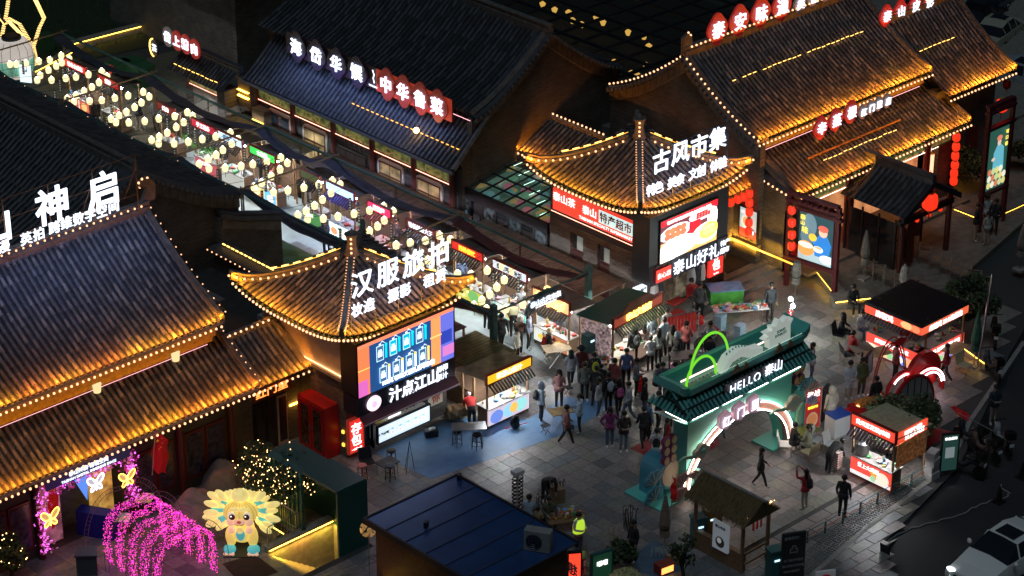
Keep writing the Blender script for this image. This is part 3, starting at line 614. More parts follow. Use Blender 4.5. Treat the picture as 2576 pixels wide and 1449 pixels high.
# ---- dark hall left of market (gable seen behind)
EB=thing('dark_hall','long dark tiled hall with brick gable, left of the lantern market','building',(-14.9,18,0))
prof=lambda t: 5.6+2.4*(1-abs(t))**1.35 # t -1..1
def gablewall(parent,cx,hw,zb,zl,za,Y,m,axis='x',band=True,pw=1.35,y2=None):
    n=14;top=[(cx+hw*(-1+2*k/n),zl+(za-zl)*max(0,1-abs(-1+2*k/n))**pw) for k in range(n+1)]
    Mx=Matrix() if axis == 'x' else Matrix(((0,1,0,0),(1,0,0,0),(0,0,1,0),(0,0,0,1)))
    ob('gable_wall',MB().prism([(top[0][0],zb),(top[-1][0],zb)]+top[::-1],Y,Y+.3,Mx),m,parent,w=True)
    if band:
        g=MB();me=None;h=MB()
        for a,b in zip(top,top[1:]):
            g.add([(a[0],Y-.09,a[1]-.55),(b[0],Y-.09,b[1]-.55),(b[0],Y-.09,b[1]-.12),(a[0],Y-.09,a[1]-.12),(a[0],Y,a[1]-.6),(b[0],Y,b[1]-.6)],[(0,1,2,3),(4,5,1,0)],Mx)
            h.add([(a[0],Y-.3,a[1]+.12),(b[0],Y-.3,b[1]+.12),(b[0],Y+.5,b[1]+.18),(a[0],Y+.5,a[1]+.18),(a[0],Y-.3,a[1]-.1),(b[0],Y-.3,b[1]-.1),(a[0],Y,a[1]-.14),(b[0],Y,b[1]-.14)],[(0,1,2,3),(0,4,5,1),(4,6,7,5)],Mx)
        ob('gable_band',g,mat('band_tile',(.17,.14,.11),.8,noise=.25,ns=3),parent,w=True);ob('verge',h,TILE[1],parent,w=True)
        dm_=MB().lathe([(.09,0),(.075,.12)],8).mesh('drip_tile',RIDGE);Ms=[]
        for p in resample([(q[0],Y-.32,q[1]+.02) for q in top],.26):
            Ms.append(Mx @ T3(*p) @ Matrix.Rotation(R_(-90),4,'X') @ T3(0,0,-.05))
        pieces(parent,'drip_tile',dm_,Ms,[RIDGE],60)
        bs=MB()
        for p in resample([(q[0],Y-.1,q[1]-.33) for q in top],.42): bs.box(p.x-.008,p.x+.008,Y-.1,Y-.085,p.z-.2,p.z+.2,Mx)
        ob('band_joints',bs,DARK,parent,w=True)
BRA2=brick('brick_c',0,(.20,.15,.10),(.12,.09,.065));BRB2=brick('brick_d',1,(.20,.15,.10),(.12,.09,.065))
gablewall(EB,-14.9,5.0,0,5.6,8.1,5.6,BRA2)
hE=lambda u,d: 5.6+2.5*max(0,d/5)**1.35
roof_panel(EB,(-19.9,34),(0,-1),(1,0),28.4,5,hE,nu=3,big=True,pitch=.3,limit=120,mats=[TILE[1],TILE[3]])
roof_panel(EB,(-9.9,5.6),(0,1),(-1,0),28.4,5,hE,nu=3,big=True,pitch=.3,limit=60,mats=[TILE[1],TILE[3]])
ob('wall',MB().box(-19.5,-10.2,5.9,34,0,5.5),BRB,EB,w=True);ridge(EB,[(-14.9,5.4,8.1),(-14.9,34,8.1)],.3,.5)
bulbs('small white lights along the dark hall ridge by the market',[(-10.2,6,6.0),(-10.2,31,6.0)],1.6,size=.35)
W2=thing('brick_wall','lower stepped brick end wall with tiled coping beside the market','wall',(-9.5,5.3,0))
pr_=[(-11.1,5.15),(-10.2,4.75),(-9.2,4.45),(-8.0,4.1)]
ob('wall',MB().prism([(-11.1,0),(-8.0,0)]+pr_[::-1],5.3,5.6),BRA2,W2,w=True);ridge(W2,[(p[0],5.4,p[1]) for p in pr_],.5,.2,TILE[1],'coping')
ob('band',MB().prism([(-11.0,4.55),(-8.1,3.55),(-8.1,3.95),(-9.2,4.3),(-10.2,4.6),(-11.0,5.0)],5.22,5.3),mat('band_tile'),W2,w=True)
W3=thing('lit_link_wall','tile capped link wall with amber lamps running to the left pavilion','wall',(-11.3,3.5,0))
ob('wall',MB().box(-11.45,-11.15,.4,5.3,0,3.8),BRB2,W3,w=True);ob('cap',MB().box(-11.75,-10.85,.4,5.3,3.8,3.95),TILE[1],W3,w=True)
g=MB()
for k in range(16): y=4.9-k*.28;g.tube([(-11.3,y,4.08),(-11.3,y-.17,4.08)],.03,5)
ob('cap_lamps',g,EM('amber_lamp',(1,.55,.12),4),W3,w=True)
bulbs('bulbs along the link wall behind the left pavilion',[(-11.85,5.2,3.9),(-11.85,.6,3.9)],.3,size=.7)
fr_=thing('flat_roof','dark flat roof yard behind the tailor shop with small skylight box','building',(-14.5,1,0));ob('roof_deck',MB().box(-17.1,-11.5,-1.2,5.5,2.6,2.9),mat('flat_roof',(.03,.03,.028),.9,noise=.3,ns=2),fr_,w=True)
ob('parapet',MB().box(-17.2,-17.1,-1.2,5.5,2.6,3.2).box(-17.1,-11.5,-1.3,-1.2,2.6,3.2),BRB,fr_,w=True);ob('skylight_box',MB().box(-14.9,-13.3,2.2,4.0,2.9,3.3),mat('zinc',(.15,.14,.13),.6),fr_,w=True)
ob('deck_pillar_roof',MB().box(-13.0,-12.6,.3,.6,2.9,3.1),STONE,fr_,w=True)
# ---- restaurant with long sign (dark blue roofs, centre top)
HA=thing('restaurant_hall','two storey restaurant with dark blue tile roofs and long sign board, top centre','building',(7,12,0))
hA1=lambda u,d: 4.0+1.9*(.8*(d/2.2)+.2*(d/2.2)**2)
roof_panel(HA,(.35,18.6),(0,-1),(1,0),14.6,2.1,hA1,nu=2,pitch=.27,mats=[TILE[1],TILE[3]],limit=300,name='lower_roof_slope')
hA2=lambda u,d: 6.15+3.1*(.62*(d/8)+.38*(d/8)**2)*1.0
roof_panel(HA,(1.75,19.2),(0,-1),(1,0),14.8,4.4,lambda u,d: 6.1+2.6*(.55*(d/4.4)+.45*(d/4.4)**2),nu=2,big=True,pitch=.28,mats=[PAN,TILE[1]],limit=300,name='upper_roof_slope')
ob('wall',MB().box(2.3,10.2,4.35,19,0,6.2),BRB2,HA,w=True);ob('lower_side_wall',MB().box(1.15,2.3,4.35,4.5,0,4.6),BRA2,HA,w=True)
gablewall(HA,6.15,4.45,0,5.9,8.65,4.3,BRA2,pw=1.35)
roof_panel(HA,(10.55,4.4),(0,1),(-1,0),14.8,4.4,lambda u,d: 6.1+2.6*(.55*(d/4.4)+.45*(d/4.4)**2),nu=2,tiles=False,name='rear_roof_slope')
ridge(HA,[(6.15,4.1,8.65),(6.15,19.2,8.65)],.35,.45)
ob('verge_kerb',MB().tube([(1.75+4.4*t,4.35,6.15+2.6*(.55*t+.45*t*t)) for t in [k/10 for k in range(11)]],.14,6),RIDGE,HA,w=True)
ob('verge_kerb',MB().tube([(.35+2*t,4.0,4.05+1.9*t) for t in (0,.5,1)],.12,6),RIDGE,HA,w=True)
ob('eave_board',MB().box(.25,.32,4.0,18.6,3.82,3.95),mat('zinc_gutter',(.12,.14,.2),.4),HA,w=True);rafters(HA,(.35,18.6),(0,-1),14.6,4.0)
SG=thing('restaurant_sign','long scalloped sign board with white characters, dark left half and red right half','sign',(1.45,16.55,5.52),-90)
Ls=11.2;LETH=EM('sign_white_hall',(.72,.8,1),2.6);signfill((.9,16.3,6.0),(.9,5.6,6.0),(0,0,-1),150,(.28,.42,1),.3);ob('board',MB().box(-.1,Ls,.02,.12,.0,1.05),mat('board_black',(.05,.02,.03),.5),SG)
ob('board_red',MB().box(6.3,Ls+.05,-.03,.02,.02,1.05),mat('board_red',(.75,.07,.03),.5,em=.28),SG)
for k,c in enumerate('海岱华馔'):
    x=.8+k*1.42;ob('badge',MB().prism([(x+(.62+.06*math.cos(4*a))*math.cos(a),.55+(.72+.06*math.cos(4*a))*math.sin(a)) for a in [q*math.pi/14 for q in range(28)]],-.1,-.03),mat('badge_dark',(.04,.02,.05),.4),SG);text(SG,c,T3(x,-.14,.55),.8,LETH,.012,.03)
for k,c in enumerate('中华鲁菜'):
    x=6.95+k*1.12+k*.0+.12;ob('badge',MB().prism([(x+(.6+.06*math.cos(4*a))*math.cos(a),.55+(.72+.06*math.cos(4*a))*math.sin(a)) for a in [q*math.pi/14 for q in range(28)]],-.1,-.035),mat('badge_red',(.5,.05,.03),.4,em=.12+0),SG);text(SG,c,T3(x,-.14,.55),.8,LETH,.012,.03)
ob('ribbon_mark',MB().tube([(6.1,-.06,.95),(6.2,-.06,.75),(6.13,-.06,.55),(6.2,-.06,.35)],.03,5),EM('mark_white',(.9,.95,1),2),SG);text(SG,'·YUXUAN·',T3(6.1,-.06,.18),.13,LETW)
g=MB()
for k in range(22): g.tube([(.95,11.4-k*.33,4.72),(.95,11.25-k*.33,4.72)],.022,4)
ob('roof_lamp_row',g,STRIP,HA,w=True);ob('roof_flood_lamp',MB().ball((.8,6.9,4.85),.13,8,5),EM('flood_amber',(1,.55,.12),25),HA,w=True)
strip(HA,[(1.7,4.4,5.8),(1.7,6.4,5.8)],LEDP,.012)
# facade
ob('facade',MB().box(.9,1.15,4.35,18.3,0,3.75),mat('charcoal_wall',(.045,.048,.05),.7),HA,w=True)
for y in (18.2,15.5,12.6,9.9,7.1,4.6): ob('column',MB().lathe([(.13,0),(.13,3.7)],8,c=(.78,y,0)),WOODR,HA,w=True)
for k in range(5):
    y1=(18.05,15.35,12.45,9.75,6.95)[k];y0=(15.65,12.75,10.05,7.25,4.75)[k]
    bp=ob('beam_painting',MB().box(.82,.9,y0,y1,3.05,3.5),mat('beam_mix',(.35,.42,.12),.5,em=.15,noise=.8,ns=4),HA,w=True)
    ob('swirl',MB().tube([(.79,(y0+y1)/2+.5*math.cos(a),3.28+.12*math.sin(2*a)) for a in [q*math.pi/8 for q in range(17)]],.035,4),mat('swirl_gold',(.7,.55,.2),.5,em=.15),bp,w=True)
    strip(bp,[(.78,y0,2.98),(.78,y1,2.98)],EM('red_white_led',(1,.35,.25),5),.018,'light_strip')
    fz=MB()
    for q in range(7):
        yy=y0+.1+q*(y1-y0-.3)/6;fz.box(.86,.89,yy,yy+.03,2.55,2.9).box(.86,.89,yy,yy+.2,2.7,2.73)
    ob('fretwork',fz,mat('fret_grey',(.12,.12,.12),.6),HA,w=True)
def arch_window(parent,yc,w_,z0,z1,lit,X=.9):
    n=6;r=.25;y0,y1=yc-w_/2,yc+w_/2
    out=[(y0,z0),(y1,z0),(y1,z1-r)]+[(y1-r+r*math.cos(a),z1-r+r*math.sin(a)) for a in [k*math.pi/12 for k in range(1,7)]]+[(y0+r+r*math.cos(a),z1-r+r*math.sin(a)) for a in [math.pi/2+k*math.pi/12 for k in range(7)]]
    Mx=Matrix(((0,1,0,0),(1,0,0,0),(0,0,1,0),(0,0,0,1)))
    f=ob('window',MB().prism(out,X-.08,X-.005,Mx),mat('window_surround',(.62,.58,.52),.6),parent,w=True);k=.13
    ob('window_frame',MB().box(X-.1,X-.082,y0+k,y1-k,z0+.05,z1-k),mat('frame_maroon',(.10,.02,.02),.5),f,w=True)
    m=mat('pane_lit_%d' % lit,((.02,.03,.045),(.5,.36,.17))[min(lit,1)],.15,em=(.12,.28)[min(lit,1)],noise=.7,ns=1.5)
    yc_=(y0+y1)/2
    for (a,b,c,d) in ((y0+k+.06,yc_-.03,z0+.1,z1-.75),(yc_+.03,y1-k-.06,z0+.1,z1-.75),(y0+k+.06,yc_-.03,z1-.65,z1-k-.06),(yc_+.03,y1-k-.06,z1-.65,z1-k-.06)): ob('pane',MB().box(X-.115,X-.102,a,b,c,d),m,f,w=True)
for px,wpx,lit in ((705,1,0),(793,1,1),(983,1,1),(1080,1,1)):
    p=GX(px,330 if px < 730 else (350 if px < 800 else (430 if px < 1000 else 470)),.85);arch_window(HA,p.y,1.75,.95,2.75,lit)
p=GX(883,400,.85);ob('doorway',MB().box(.84,.9,p.y-1.1,p.y+1.1,0,2.5),mat('door_dark',(.02,.015,.015),.5),HA,w=True)
for s_ in (-1.05,-.35,.35): ob('door_leaf',MB().box(.80,.84,p.y+s_,p.y+s_+.66,.02,2.35),mat('door_dark2',(.035,.02,.02),.4),HA,w=True)
# ---- right pavilion (market pavilion with supermarket)
T2=thing('market_pavilion','square brick pavilion with curved bulb-lit roof, food screen and supermarket sign, right of centre','building',(3.75,-3.6,0))
hf2,hips2=pavilion(T2,3.75,-3.62,3.2,5.85,5.42,7.0,7.7,'right')
ob('wall',MB().box(1.35,6.5,-6.0,-.9,3.2,5.35),mat('dark_panel',(.04,.042,.05),.5),T2,w=True)
g=MB()
segs=[(-.9,-2.0),(-2.9,-3.75),(-4.6,-5.25),(-6.1,-6.1)]
ob('brick_wall',MB().box(1.5,6.5,-5.9,-.9,0,3.2),BRB,T2,w=True)
for a,b in ((-.9,-2.1),(-2.85,-3.7),(-4.4,-6.12)): ob('brick_pier',MB().box(1.35,1.5,b,a,0,3.2),BRB,T2,w=True)
ob('lintel',MB().box(1.33,1.5,-6.12,-.9,2.95,3.2),BRB,T2,w=True)
ob('brick_pier',MB().box(1.5,1.8,-6.12,-5.9,0,3.2),BRA,T2,w=True);ob('brick_pier',MB().box(5.4,6.5,-6.12,-5.9,0,3.2),BRA,T2,w=True)
for yc in (-2.475,-4.05,-2.475+3.2) [:2]+(-.0,)[:0]:
    pass
for yc in (-2.475,-4.05): 
    d=ob('door',MB().box(1.44,1.5,yc-.33,yc+.33,.3,2.1),mat('door_maroon',(.06,.015,.012),.5),T2,w=True)
    wn=ob('transom_window',MB().box(1.42,1.5,yc-.36,yc+.36,2.15,2.9),mat('frame_maroon',(.10,.02,.02),.5),T2,w=True)
    ob('pane',MB().box(1.405,1.418,yc-.31,yc+.02,2.22,2.84),mat('pane_pale',(.3,.35,.33),.2,em=.35,samp=False),wn,w=True);ob('pane',MB().box(1.405,1.418,yc+.05,yc+.31,2.22,2.84),GLASSD,wn,w=True)
sm=thing('supermarket_sign','red light box sign reading Taishan specialty supermarket on the pavilion side wall','sign',(1.27,-1.15,3.7),-90)
board(sm,0,0,4.8,.95,(.80,.06,.035),1.0,-.02,.1,'sign_panel')
draw(sm,0,0,4.8,.95,[('r',.56,.3,.41,.6,(.62,.9,.88))],-.02,em=1.0)
WH15=EM('cream_lit',(1,.95,.9),1.5,False)
text(sm,'泰山茶',T3(.68,-.04,.62),.42,WH15,.012,sx=1.05);text(sm,'泰山',T3(2.15,-.04,.58),.42,WH15,.012);text(sm,'特产超市',T3(3.67,-.045,.58),.46,mat('brush_red',(.5,.06,.02),.6),.012)
text(sm,'TAISHAN SPECIALTY SUPERMARKET',T3(3.1,-.04,.16),.19,WH15,.006)
strip(sm,[(1.2,-1.1,3.62),(1.2,-6.0,3.62)],EM('red_white_led',(1,.35,.25),5),.014)
ob('screen_box',MB().box(.95,5.6,-7.0,-6.05,2.3,5.3),mat('dark_panel'),T2,w=True)
g=MB()
for k in range(54): x=.95+k*.086;g.box(x,x+.05,-7.05,-7.0,2.25,3.1)
ob('fascia_ribs',g,mat('fascia_rib'),T2,w=True)
L2=thing('led_screen','large lit screen showing plates of red eggs, buns and fried bread','screen',(1.54,-7.04,3.13))
board(L2,0,0,3.35,1.84,(.5,.05,.03),1.0,0,.03,'screen_panel',DARK)
sh=[('r',0,0,1,1,(.12,.03,.04)),('r',0,.0,1,.45,(.75,.38,.12)),('r',0,.86,1,.14,(.75,.01,.02)),('e',.26,.62,.28,.19,(.85,.85,.9)),('e',.74,.78,.25,.13,(.85,.85,.9)),('r',.5,.4,.2,.3,(.75,.01,.02)),('e',.94,.62,.12,.16,(.9,.9,.9)),('e',.3,.24,.36,.25,(.95,.9,.85)),('e',.8,.3,.25,.25,(.9,.85,.8))]
for k in range(8): sh.append(('e',.12+(k % 4)*.09,.56+(k//4)*.13,.06,.075,(.75,.14+.02*(k % 3),.07)))
for k in range(14): sh.append(('e',.64+(k % 5)*.05,.74+(k//5)*.05,.03,.03,((.35,.02,.02),(.55,.05,.05))[k % 2]))
sh += [('e',.19,.22,.17,.17,(1,.96,.85)),('e',.38,.27,.16,.16,(1,.93,.8)),('e',.1,.1,.2,.15,(1,.95,.85)),('e',.84,.34,.17,.2,(.9,.5,.1)),('e',.82,.42,.14,.06,(1,.7,.25)),('e',.86,.3,.13,.06,(1,.68,.2))]
draw(L2,0,0,3.35,1.84,sh,0,em=2.0,samp=True)
text(L2,'特色早餐可在泰安味道 由北门进入就餐',T3(1.6,-.065,1.71),.15,EM('screen_text',(1,1,1),3,False),.006)
F2=thing('shop_sign','white brush lettered gift shop sign on dark ribbed fascia below the food screen','sign',(3.2,-7.12,2.68))
for c,x in zip('泰山好礼',(-.6,.12,.8,1.5)): text(F2,c,T3(x,0,0),.68,LETW,.012)
text(F2,'特产',T3(2.15,0,.18),.28,LETW,.015);text(F2,'超市',T3(2.15,0,-.16),.28,LETW,.015)
ob('red_badge',MB().box(-1.95,-1.1,-.04,.0,-.3,.25),EM('badge_lit',(.85,.05,.03),1.2),F2);text(F2,'良心店',T3(-1.52,-.06,-.02),.27,WH15,.01)
lightsign('luggage_sign','red light box reading luggage storage hanging at the gift shop door',4.85,-6.75,1.25,.85,1.15,(.8,.03,.02),[('存',.5,.78,.42),('包',.5,.42,.48),('TEL 0538',.5,.08,.08)],None)
lightsign('menu_light_box','white glowing shop list light box at the pavilion corner',.75,-6.4,1.05,.75,1.0,(.72,.82,.95),[('泰山特产',.5,.78,.17,DARK),('泰山茶 泰山板栗',.5,.55,.08,DARK),('泰山女儿茶',.5,.4,.08,DARK),('泰山煎饼',.5,.25,.08,DARK)],None,em=1.3)
signfill((1.8,-6.4,7.4),(5.8,-6.4,7.4),(0,0,-1),30,(.5,.6,1),.3);S2=signframe('white lit characters on a blue frame across the right pavilion roof','roof_sign',(1.6,-6.6,5.7),(5.9,-6.6,5.7),5.65,7.9,4,1.6,BLUEF)
roofsign(S2,'古风市集',GY(1664,404,-6.65),GY(1806,348,-6.65),1.05,LETW,.006)
for c,px,py in (('特',1638,478),('色',1658,470),('美',1691,459),('食',1712,450),('文',1744,437),('创',1764,429),('体',1798,417),('验',1818,408)): q=GY(px,py,-6.65);roofsign(S2,c,q,q+Vector((1,0,0)),.55,LETW,0)
# shop interior and floor
ob('shop_floor',MB().box(1.2,6.4,-7.2,-6.12,0,.45),STONE,T2,w=True);ob('shop_room',MB().box(2.0,4.4,-6.1,-5.95,.45,2.2),mat('room_warm',(.25,.2,.14),.7,em=.12,noise=.8,ns=4),T2,w=True)
ob('shop_step',MB().box(1.2,6.4,-7.5,-7.2,0,.3),STONE,T2,w=True);ob('shop_step',MB().box(1.2,6.4,-7.8,-7.5,0,.15),STONE,T2,w=True)
for k,(x,c) in enumerate(((1.9,(.5,.5,.5)),(2.2,(.05,.05,.07)),(4.1,(.5,.48,.5)),(4.4,(.04,.04,.05)),(4.7,(.55,.5,.48)))):
    single('hanging_coat',MB().lathe([(.17,0),(.2,.3),(.14,.7),(.03,.8)],8),mat('coat_%d' % k,c,.8),('pale grey coat hanging left of the gift shop door','black coat hanging left of the gift shop door','grey jacket hanging high by the red luggage sign','black jacket hanging by the red luggage sign','pale pink jacket hanging right of the gift shop door')[k],'coat',TM((x,-6.45,1.15)))
# link roof right of pavilion and left link
LM=thing('link_roof','small bulb-lit tile roof joining glasshouse and right pavilion','building',(3.6,2.8,0))
hm=lambda u,d: 3.65+.9*(d/1.9)
roof_panel(LM,(4.4,5.0),(0,-1),(1,0),4.3,1.9,hm,nu=2,nv=3,limit=300);ridge(LM,[(6.4,5.2,4.6),(6.4,.6,4.6)],.2,.15)
ob('wall',MB().box(4.9,7.2,.6,5,0,3.6),BRB,LM,w=True);washer((4.4,5.0,3.65),(4.4,.7,3.65),(1,0),6)
bulbs('bulb string on the lower edge of the small link roof',[(4.35,5.0,3.55),(4.35,.9,3.55)],.26);bulbs('bulb string on the upper edge of the small link roof',[(6.4,5.2,4.85),(6.4,.8,4.85)],.26)
LR=thing('link_roof','small bulb-lit tile roof between right pavilion and great hall','building',(7.8,-4.4,0))
roof_panel(LR,(6.6,-5.6),(1,0),(0,1),2.4,1.8,lambda u,d: 3.85+.9*(d/1.8),nu=2,nv=3);ob('wall',MB().box(6.5,9,-4.8,-3.8,0,3.8),BRA,LR,w=True);washer((6.6,-5.6,3.85),(9,-5.6,3.85),(0,1),6)
bulbs('bulb string on the eave of the link roof beside the great hall',[(6.6,-5.68,3.72),(9,-5.68,3.72)],.25);ob('glass_door',MB().box(6.9,7.9,-4.86,-4.82,.45,3.1),mat('amber_door',(.08,.05,.02),.2,em=.15,emc=(1,.5,.1)),LR,w=True)
ob('door_frame',MB().box(6.84,6.9,-4.9,-4.8,.45,3.15),WHITE,LR,w=True);ob('door_frame',MB().box(7.9,7.96,-4.9,-4.8,.45,3.15),WHITE,LR,w=True)
# yard roof with air conditioners
YR=thing('flat_roof','dark flat roof with ducts and air conditioners behind the right pavilion','building',(9,3,0));ob('roof_deck',MB().box(7.2,15,-1.2,4.3,2.8,3.1),mat('flat_roof'),YR,w=True)
ob('duct',MB().box(8.9,9.5,.6,3.6,3.1,3.75),mat('zinc'),YR,w=True);ob('duct',MB().box(8.9,9.5,.0,.6,3.3,4.1),mat('zinc'),YR,w=True)
def ac(x,y,z,rz,label):
    T=thing('air_conditioner',label,'air conditioner',(x,y,z),rz);ob('case',MB().box(-.45,.45,0,.38,0,.75),mat('ac_beige',(.30,.29,.26),.6,noise=.1),T)
    ob('fan_guard',MB().prism([(-.1+.28*math.cos(a*math.pi/8),.37+.28*math.sin(a*math.pi/8)) for a in range(16)],-.02,0),DARK,T);f=MB()
    for r in (.1,.19,.27): f.tube([(-.1+r*math.cos(a*math.pi/7),-.025,.37+r*math.sin(a*math.pi/7)) for a in range(14)],.008,3,closed=True)
    ob('fan_ring',f,STEEL,T)
p=G(1412,300,3.1);ac(p.x,p.y,3.1,-90,'air conditioner on flat roof left of the pavilion tip')
p=G(1675,322,3.1);ac(p.x,p.y,3.1,-90,'air conditioner on flat roof against the great hall gable')
# ---- great hall right
RH=thing('great_hall','great two tier hall with amber-lit tile roofs and red disc sign characters, upper right','building',(14,-2,0))
hr=lambda u,d: 6.15+2.6*(.62*(d/4.3)+.38*(d/4.3)**2)
roof_panel(RH,(8.4,-6.05),(1,0),(0,1),11.5,4.3,hr,nu=2,limit=300,name='upper_roof_slope')
roof_panel(RH,(19.9,2.55),(-1,0),(0,-1),11.5,4.3,hr,nu=2,tiles=False,name='rear_roof_slope')
hr2=lambda u,d: 4.0+1.25*(.8*(d/2.5)+.2*(d/2.5)**2)
roof_panel(RH,(9.0,-7.75),(1,0),(0,1),11.8,2.5,hr2,nu=2,limit=300,name='lower_roof_slope')
gablewall(RH,-1.75,4.4,0,5.95,8.6,8.45,BRB2,axis='y')
ob('wall',MB().box(8.75,19.7,-5.4,2.2,0,6.1),BRA,RH,w=True);ridge(RH,[(8.3,-1.75,8.75),(20,-1.75,8.75)],.3,.4)
ob('side_roof',MB().add([(8.75,-7.7,4.05),(8.75,-3.7,4.9),(9.4,-3.7,5.2),(9.2,-7.0,4.6)],[(0,3,2,1)]),TILE[1],RH,w=True)
ridge(RH,[(19.85,-6.05+4.3*t,hr(0,4.3*t)+.03) for t in [k/6 for k in range(7)]],.2,.18,name='gable_ridge');ridge(RH,[(20.75,-7.75+2.5*t,hr2(0,2.5*t)+.03) for t in (0,.5,1)],.2,.18,name='gable_ridge')
ridge(RH,[(8.45,-6.05+4.3*t,hr(0,4.3*t)+.03) for t in [k/6 for k in range(7)]],.2,.15,name='gable_ridge');ridge(RH,[(9.05,-7.75+2.5*t,hr2(0,2.5*t)+.03) for t in (0,.5,1)],.25,.22,name='gable_ridge')
ob('cornice',MB().box(9.0,19.8,-5.75,-5.4,5.5,5.85),mat('painted_cornice'),RH,w=True);strip(RH,[(9.2,-5.7,5.4),(19.6,-5.7,5.4)],LEDP,.01)
rafters(RH,(8.4,-6.05),(1,0),11.5,6.15);rafters(RH,(9,-7.75),(1,0),11.8,4.0)
washer((8.4,-6.05,6.15),(19.9,-6.05,6.15),(0,1),8);washer((9.0,-7.75,4.0),(20.8,-7.75,4.0),(0,1),8)
bulbs('bulb string along the upper eave of the great hall, upper right',[(8.4,-6.13,5.97),(19.95,-6.13,5.97)],.25);bulbs('bulb string along the lower eave of the great hall over the porch',[(9.0,-7.83,3.82),(20.85,-7.83,3.82)],.25)
bulbs('bulb string down the near gable rake of the great hall',[(8.33,-6.1+4.35*t,hr(0,4.3*t)+.05) for t in [k/8 for k in range(9)]],.27);bulbs('bulb string down the far gable rake of the great hall',[(8.33,2.6-4.35*t,hr(0,4.3*t)+.05) for t in [k/8 for k in range(9)]],.27)
bulbs('bulb string on the side edge of the great hall lower roof',[(8.85,-7.8,3.9),(8.85,-5.8,4.25),(8.85,-3.7,4.75)],.25)
bulbs('bulb string on the great hall ridge under the red discs',[(8.6,-1.95,9.15),(19.5,-1.95,9.15)],.28);bulbs('bulb outline of the great hall ridge end finial',[(8.35,-1.75,8.9),(8.3,-1.75,9.5),(8.6,-1.75,9.75),(8.85,-1.75,9.4)],.24)
ob('finial',MB().prism([(8.2,8.8),(8.8,8.8),(8.75,9.5),(8.5,9.7),(8.2,9.6)],-1.82,-1.68),RIDGE,RH,w=True)
def discsign(T,items,y,size,r,m=LETW,red=True):
    for k,(c,x,z,s_) in enumerate(items):
        rr_=r*s_;pts=[(x+(rr_*.93+rr_*.08*math.cos(4*a))*math.cos(a),z+(rr_*1.12+rr_*.08*math.cos(4*a))*math.sin(a)) for a in [q*math.pi/14 for q in range(28)]]
        d=ob('sign_disc',MB().prism(pts,y,y+.1),mat('disc_red',(.55,.03,.025),.4,em=.3) if s_ > .8 else mat('disc_grey',(.25,.2,.2),.4,em=.2),T,w=True)
        o=text(T,c,W[T.name].inverted_safe() @ T3(x,y-.05,z),size*s_,m,.008,.03,'sign_character');ob('disc_leg',MB().tube([(x,y+.05,z-rr_),(x,y+.05,z-rr_-.3)],.02,4),DARK,T,w=True)
RS=thing('roof_sign','row of red discs with white characters standing on the great hall ridge','roof sign',(14,-1.9,9))
its=[(c,GY(px,py,-1.9).x,GY(px,py,-1.9).z,s_) for c,px,py,s_ in (('泰',1806,74,1),('安',1861,52,1),('味',1915,32,1),('道',1968,14,1),('美',2013,10,.62),('食',2046,-6,.62),('城',2078,-18,.62))]
discsign(RS,its,-1.9,.8,.62)
RS2=thing('roof_sign','three red and four small grey sign discs on the great hall lower roof','roof sign',(14,-6.6,5))
its=[(c,GY(px,py,-6.6).x,GY(px,py,-6.6).z,s_) for c,px,py,s_ in (('辛',2066,322,1),('蒸',2104,302,1),('根',2142,282,1),('红',2172,281,.62),('门',2192,271,.62),('里',2211,262,.62),('店',2233,254,.62))]
discsign(RS2,its,-6.6,.6,.46);ob('base_rail',MB().box(11.0,17.2,-6.62,-6.56,4.72,4.8),RUST,RS2,w=True)
def lamprow(T,a,b,name='roof_lamp_row'):
    g=MB();a=Vector(a);b=Vector(b);n=int((b-a).length/.32)
    for k in range(n): p=a+(b-a)*((k+.1)/n);q=a+(b-a)*((k+.72)/n);j=Vector((0,0,random.uniform(-.02,.02)));(g.tube([p+j,q+j],.017,4) if random.random() > .12 else 0)
    ob(name,g,EM('amber_lamp',(1,.55,.12),4),T,w=True,kind='stuff')
lamprow(RH,(9.6,-3.4,hr(0,2.65)+.22),(18.3,-3.4,hr(0,2.65)+.22));lamprow(RH,(11.6,-6.95,hr2(0,.8)+.25),(16.6,-6.95,hr2(0,.8)+.25))
# facade
ob('beam_painting',MB().box(9.2,20.6,-7.25,-7.15,3.15,3.55),mat('beam_mix'),RH,w=True);strip(RH,[(9.2,-7.28,3.08),(20.5,-7.28,3.08)],EM('white_led2',(1,.75,.6),5),.014)
ob('side_wall',MB().box(9.1,9.4,-7.3,-5.4,.3,4.0),BRB,RH,w=True);ob('side_wall',MB().box(20.1,20.5,-7.3,-5.4,.3,4.0),BRB,RH,w=True);ob('corner_pier',MB().box(9.1,10.1,-7.3,-7.1,.3,3.1),BRA,RH,w=True);ob('corner_pier',MB().box(19.2,20.5,-7.3,-7.1,.3,3.1),BRA2,RH,w=True)
for x in (10.5,13.0,18.4): ob('column',MB().lathe([(.17,0),(.16,3.2)],10,c=(x,-7.3,.45)),mat('lacquer_red',(.30,.03,.02),.4),RH,w=True)
ob('lit_interior',MB().box(10.3,19.2,-6.2,-6.1,.45,3.1),mat('warm_room',(.6,.25,.1),.6,em=.8,noise=.6,ns=1.5),RH,w=True)
ob('entrance_floor',MB().box(9.4,20.5,-8.3,-6.1,.3,.45),mat('forecourt_stone'),RH,w=True)
RB=EM('red_lantern',(1,.035,.01),1.1);RBW=EM('pink_lantern',(1,.42,.25),2.2)
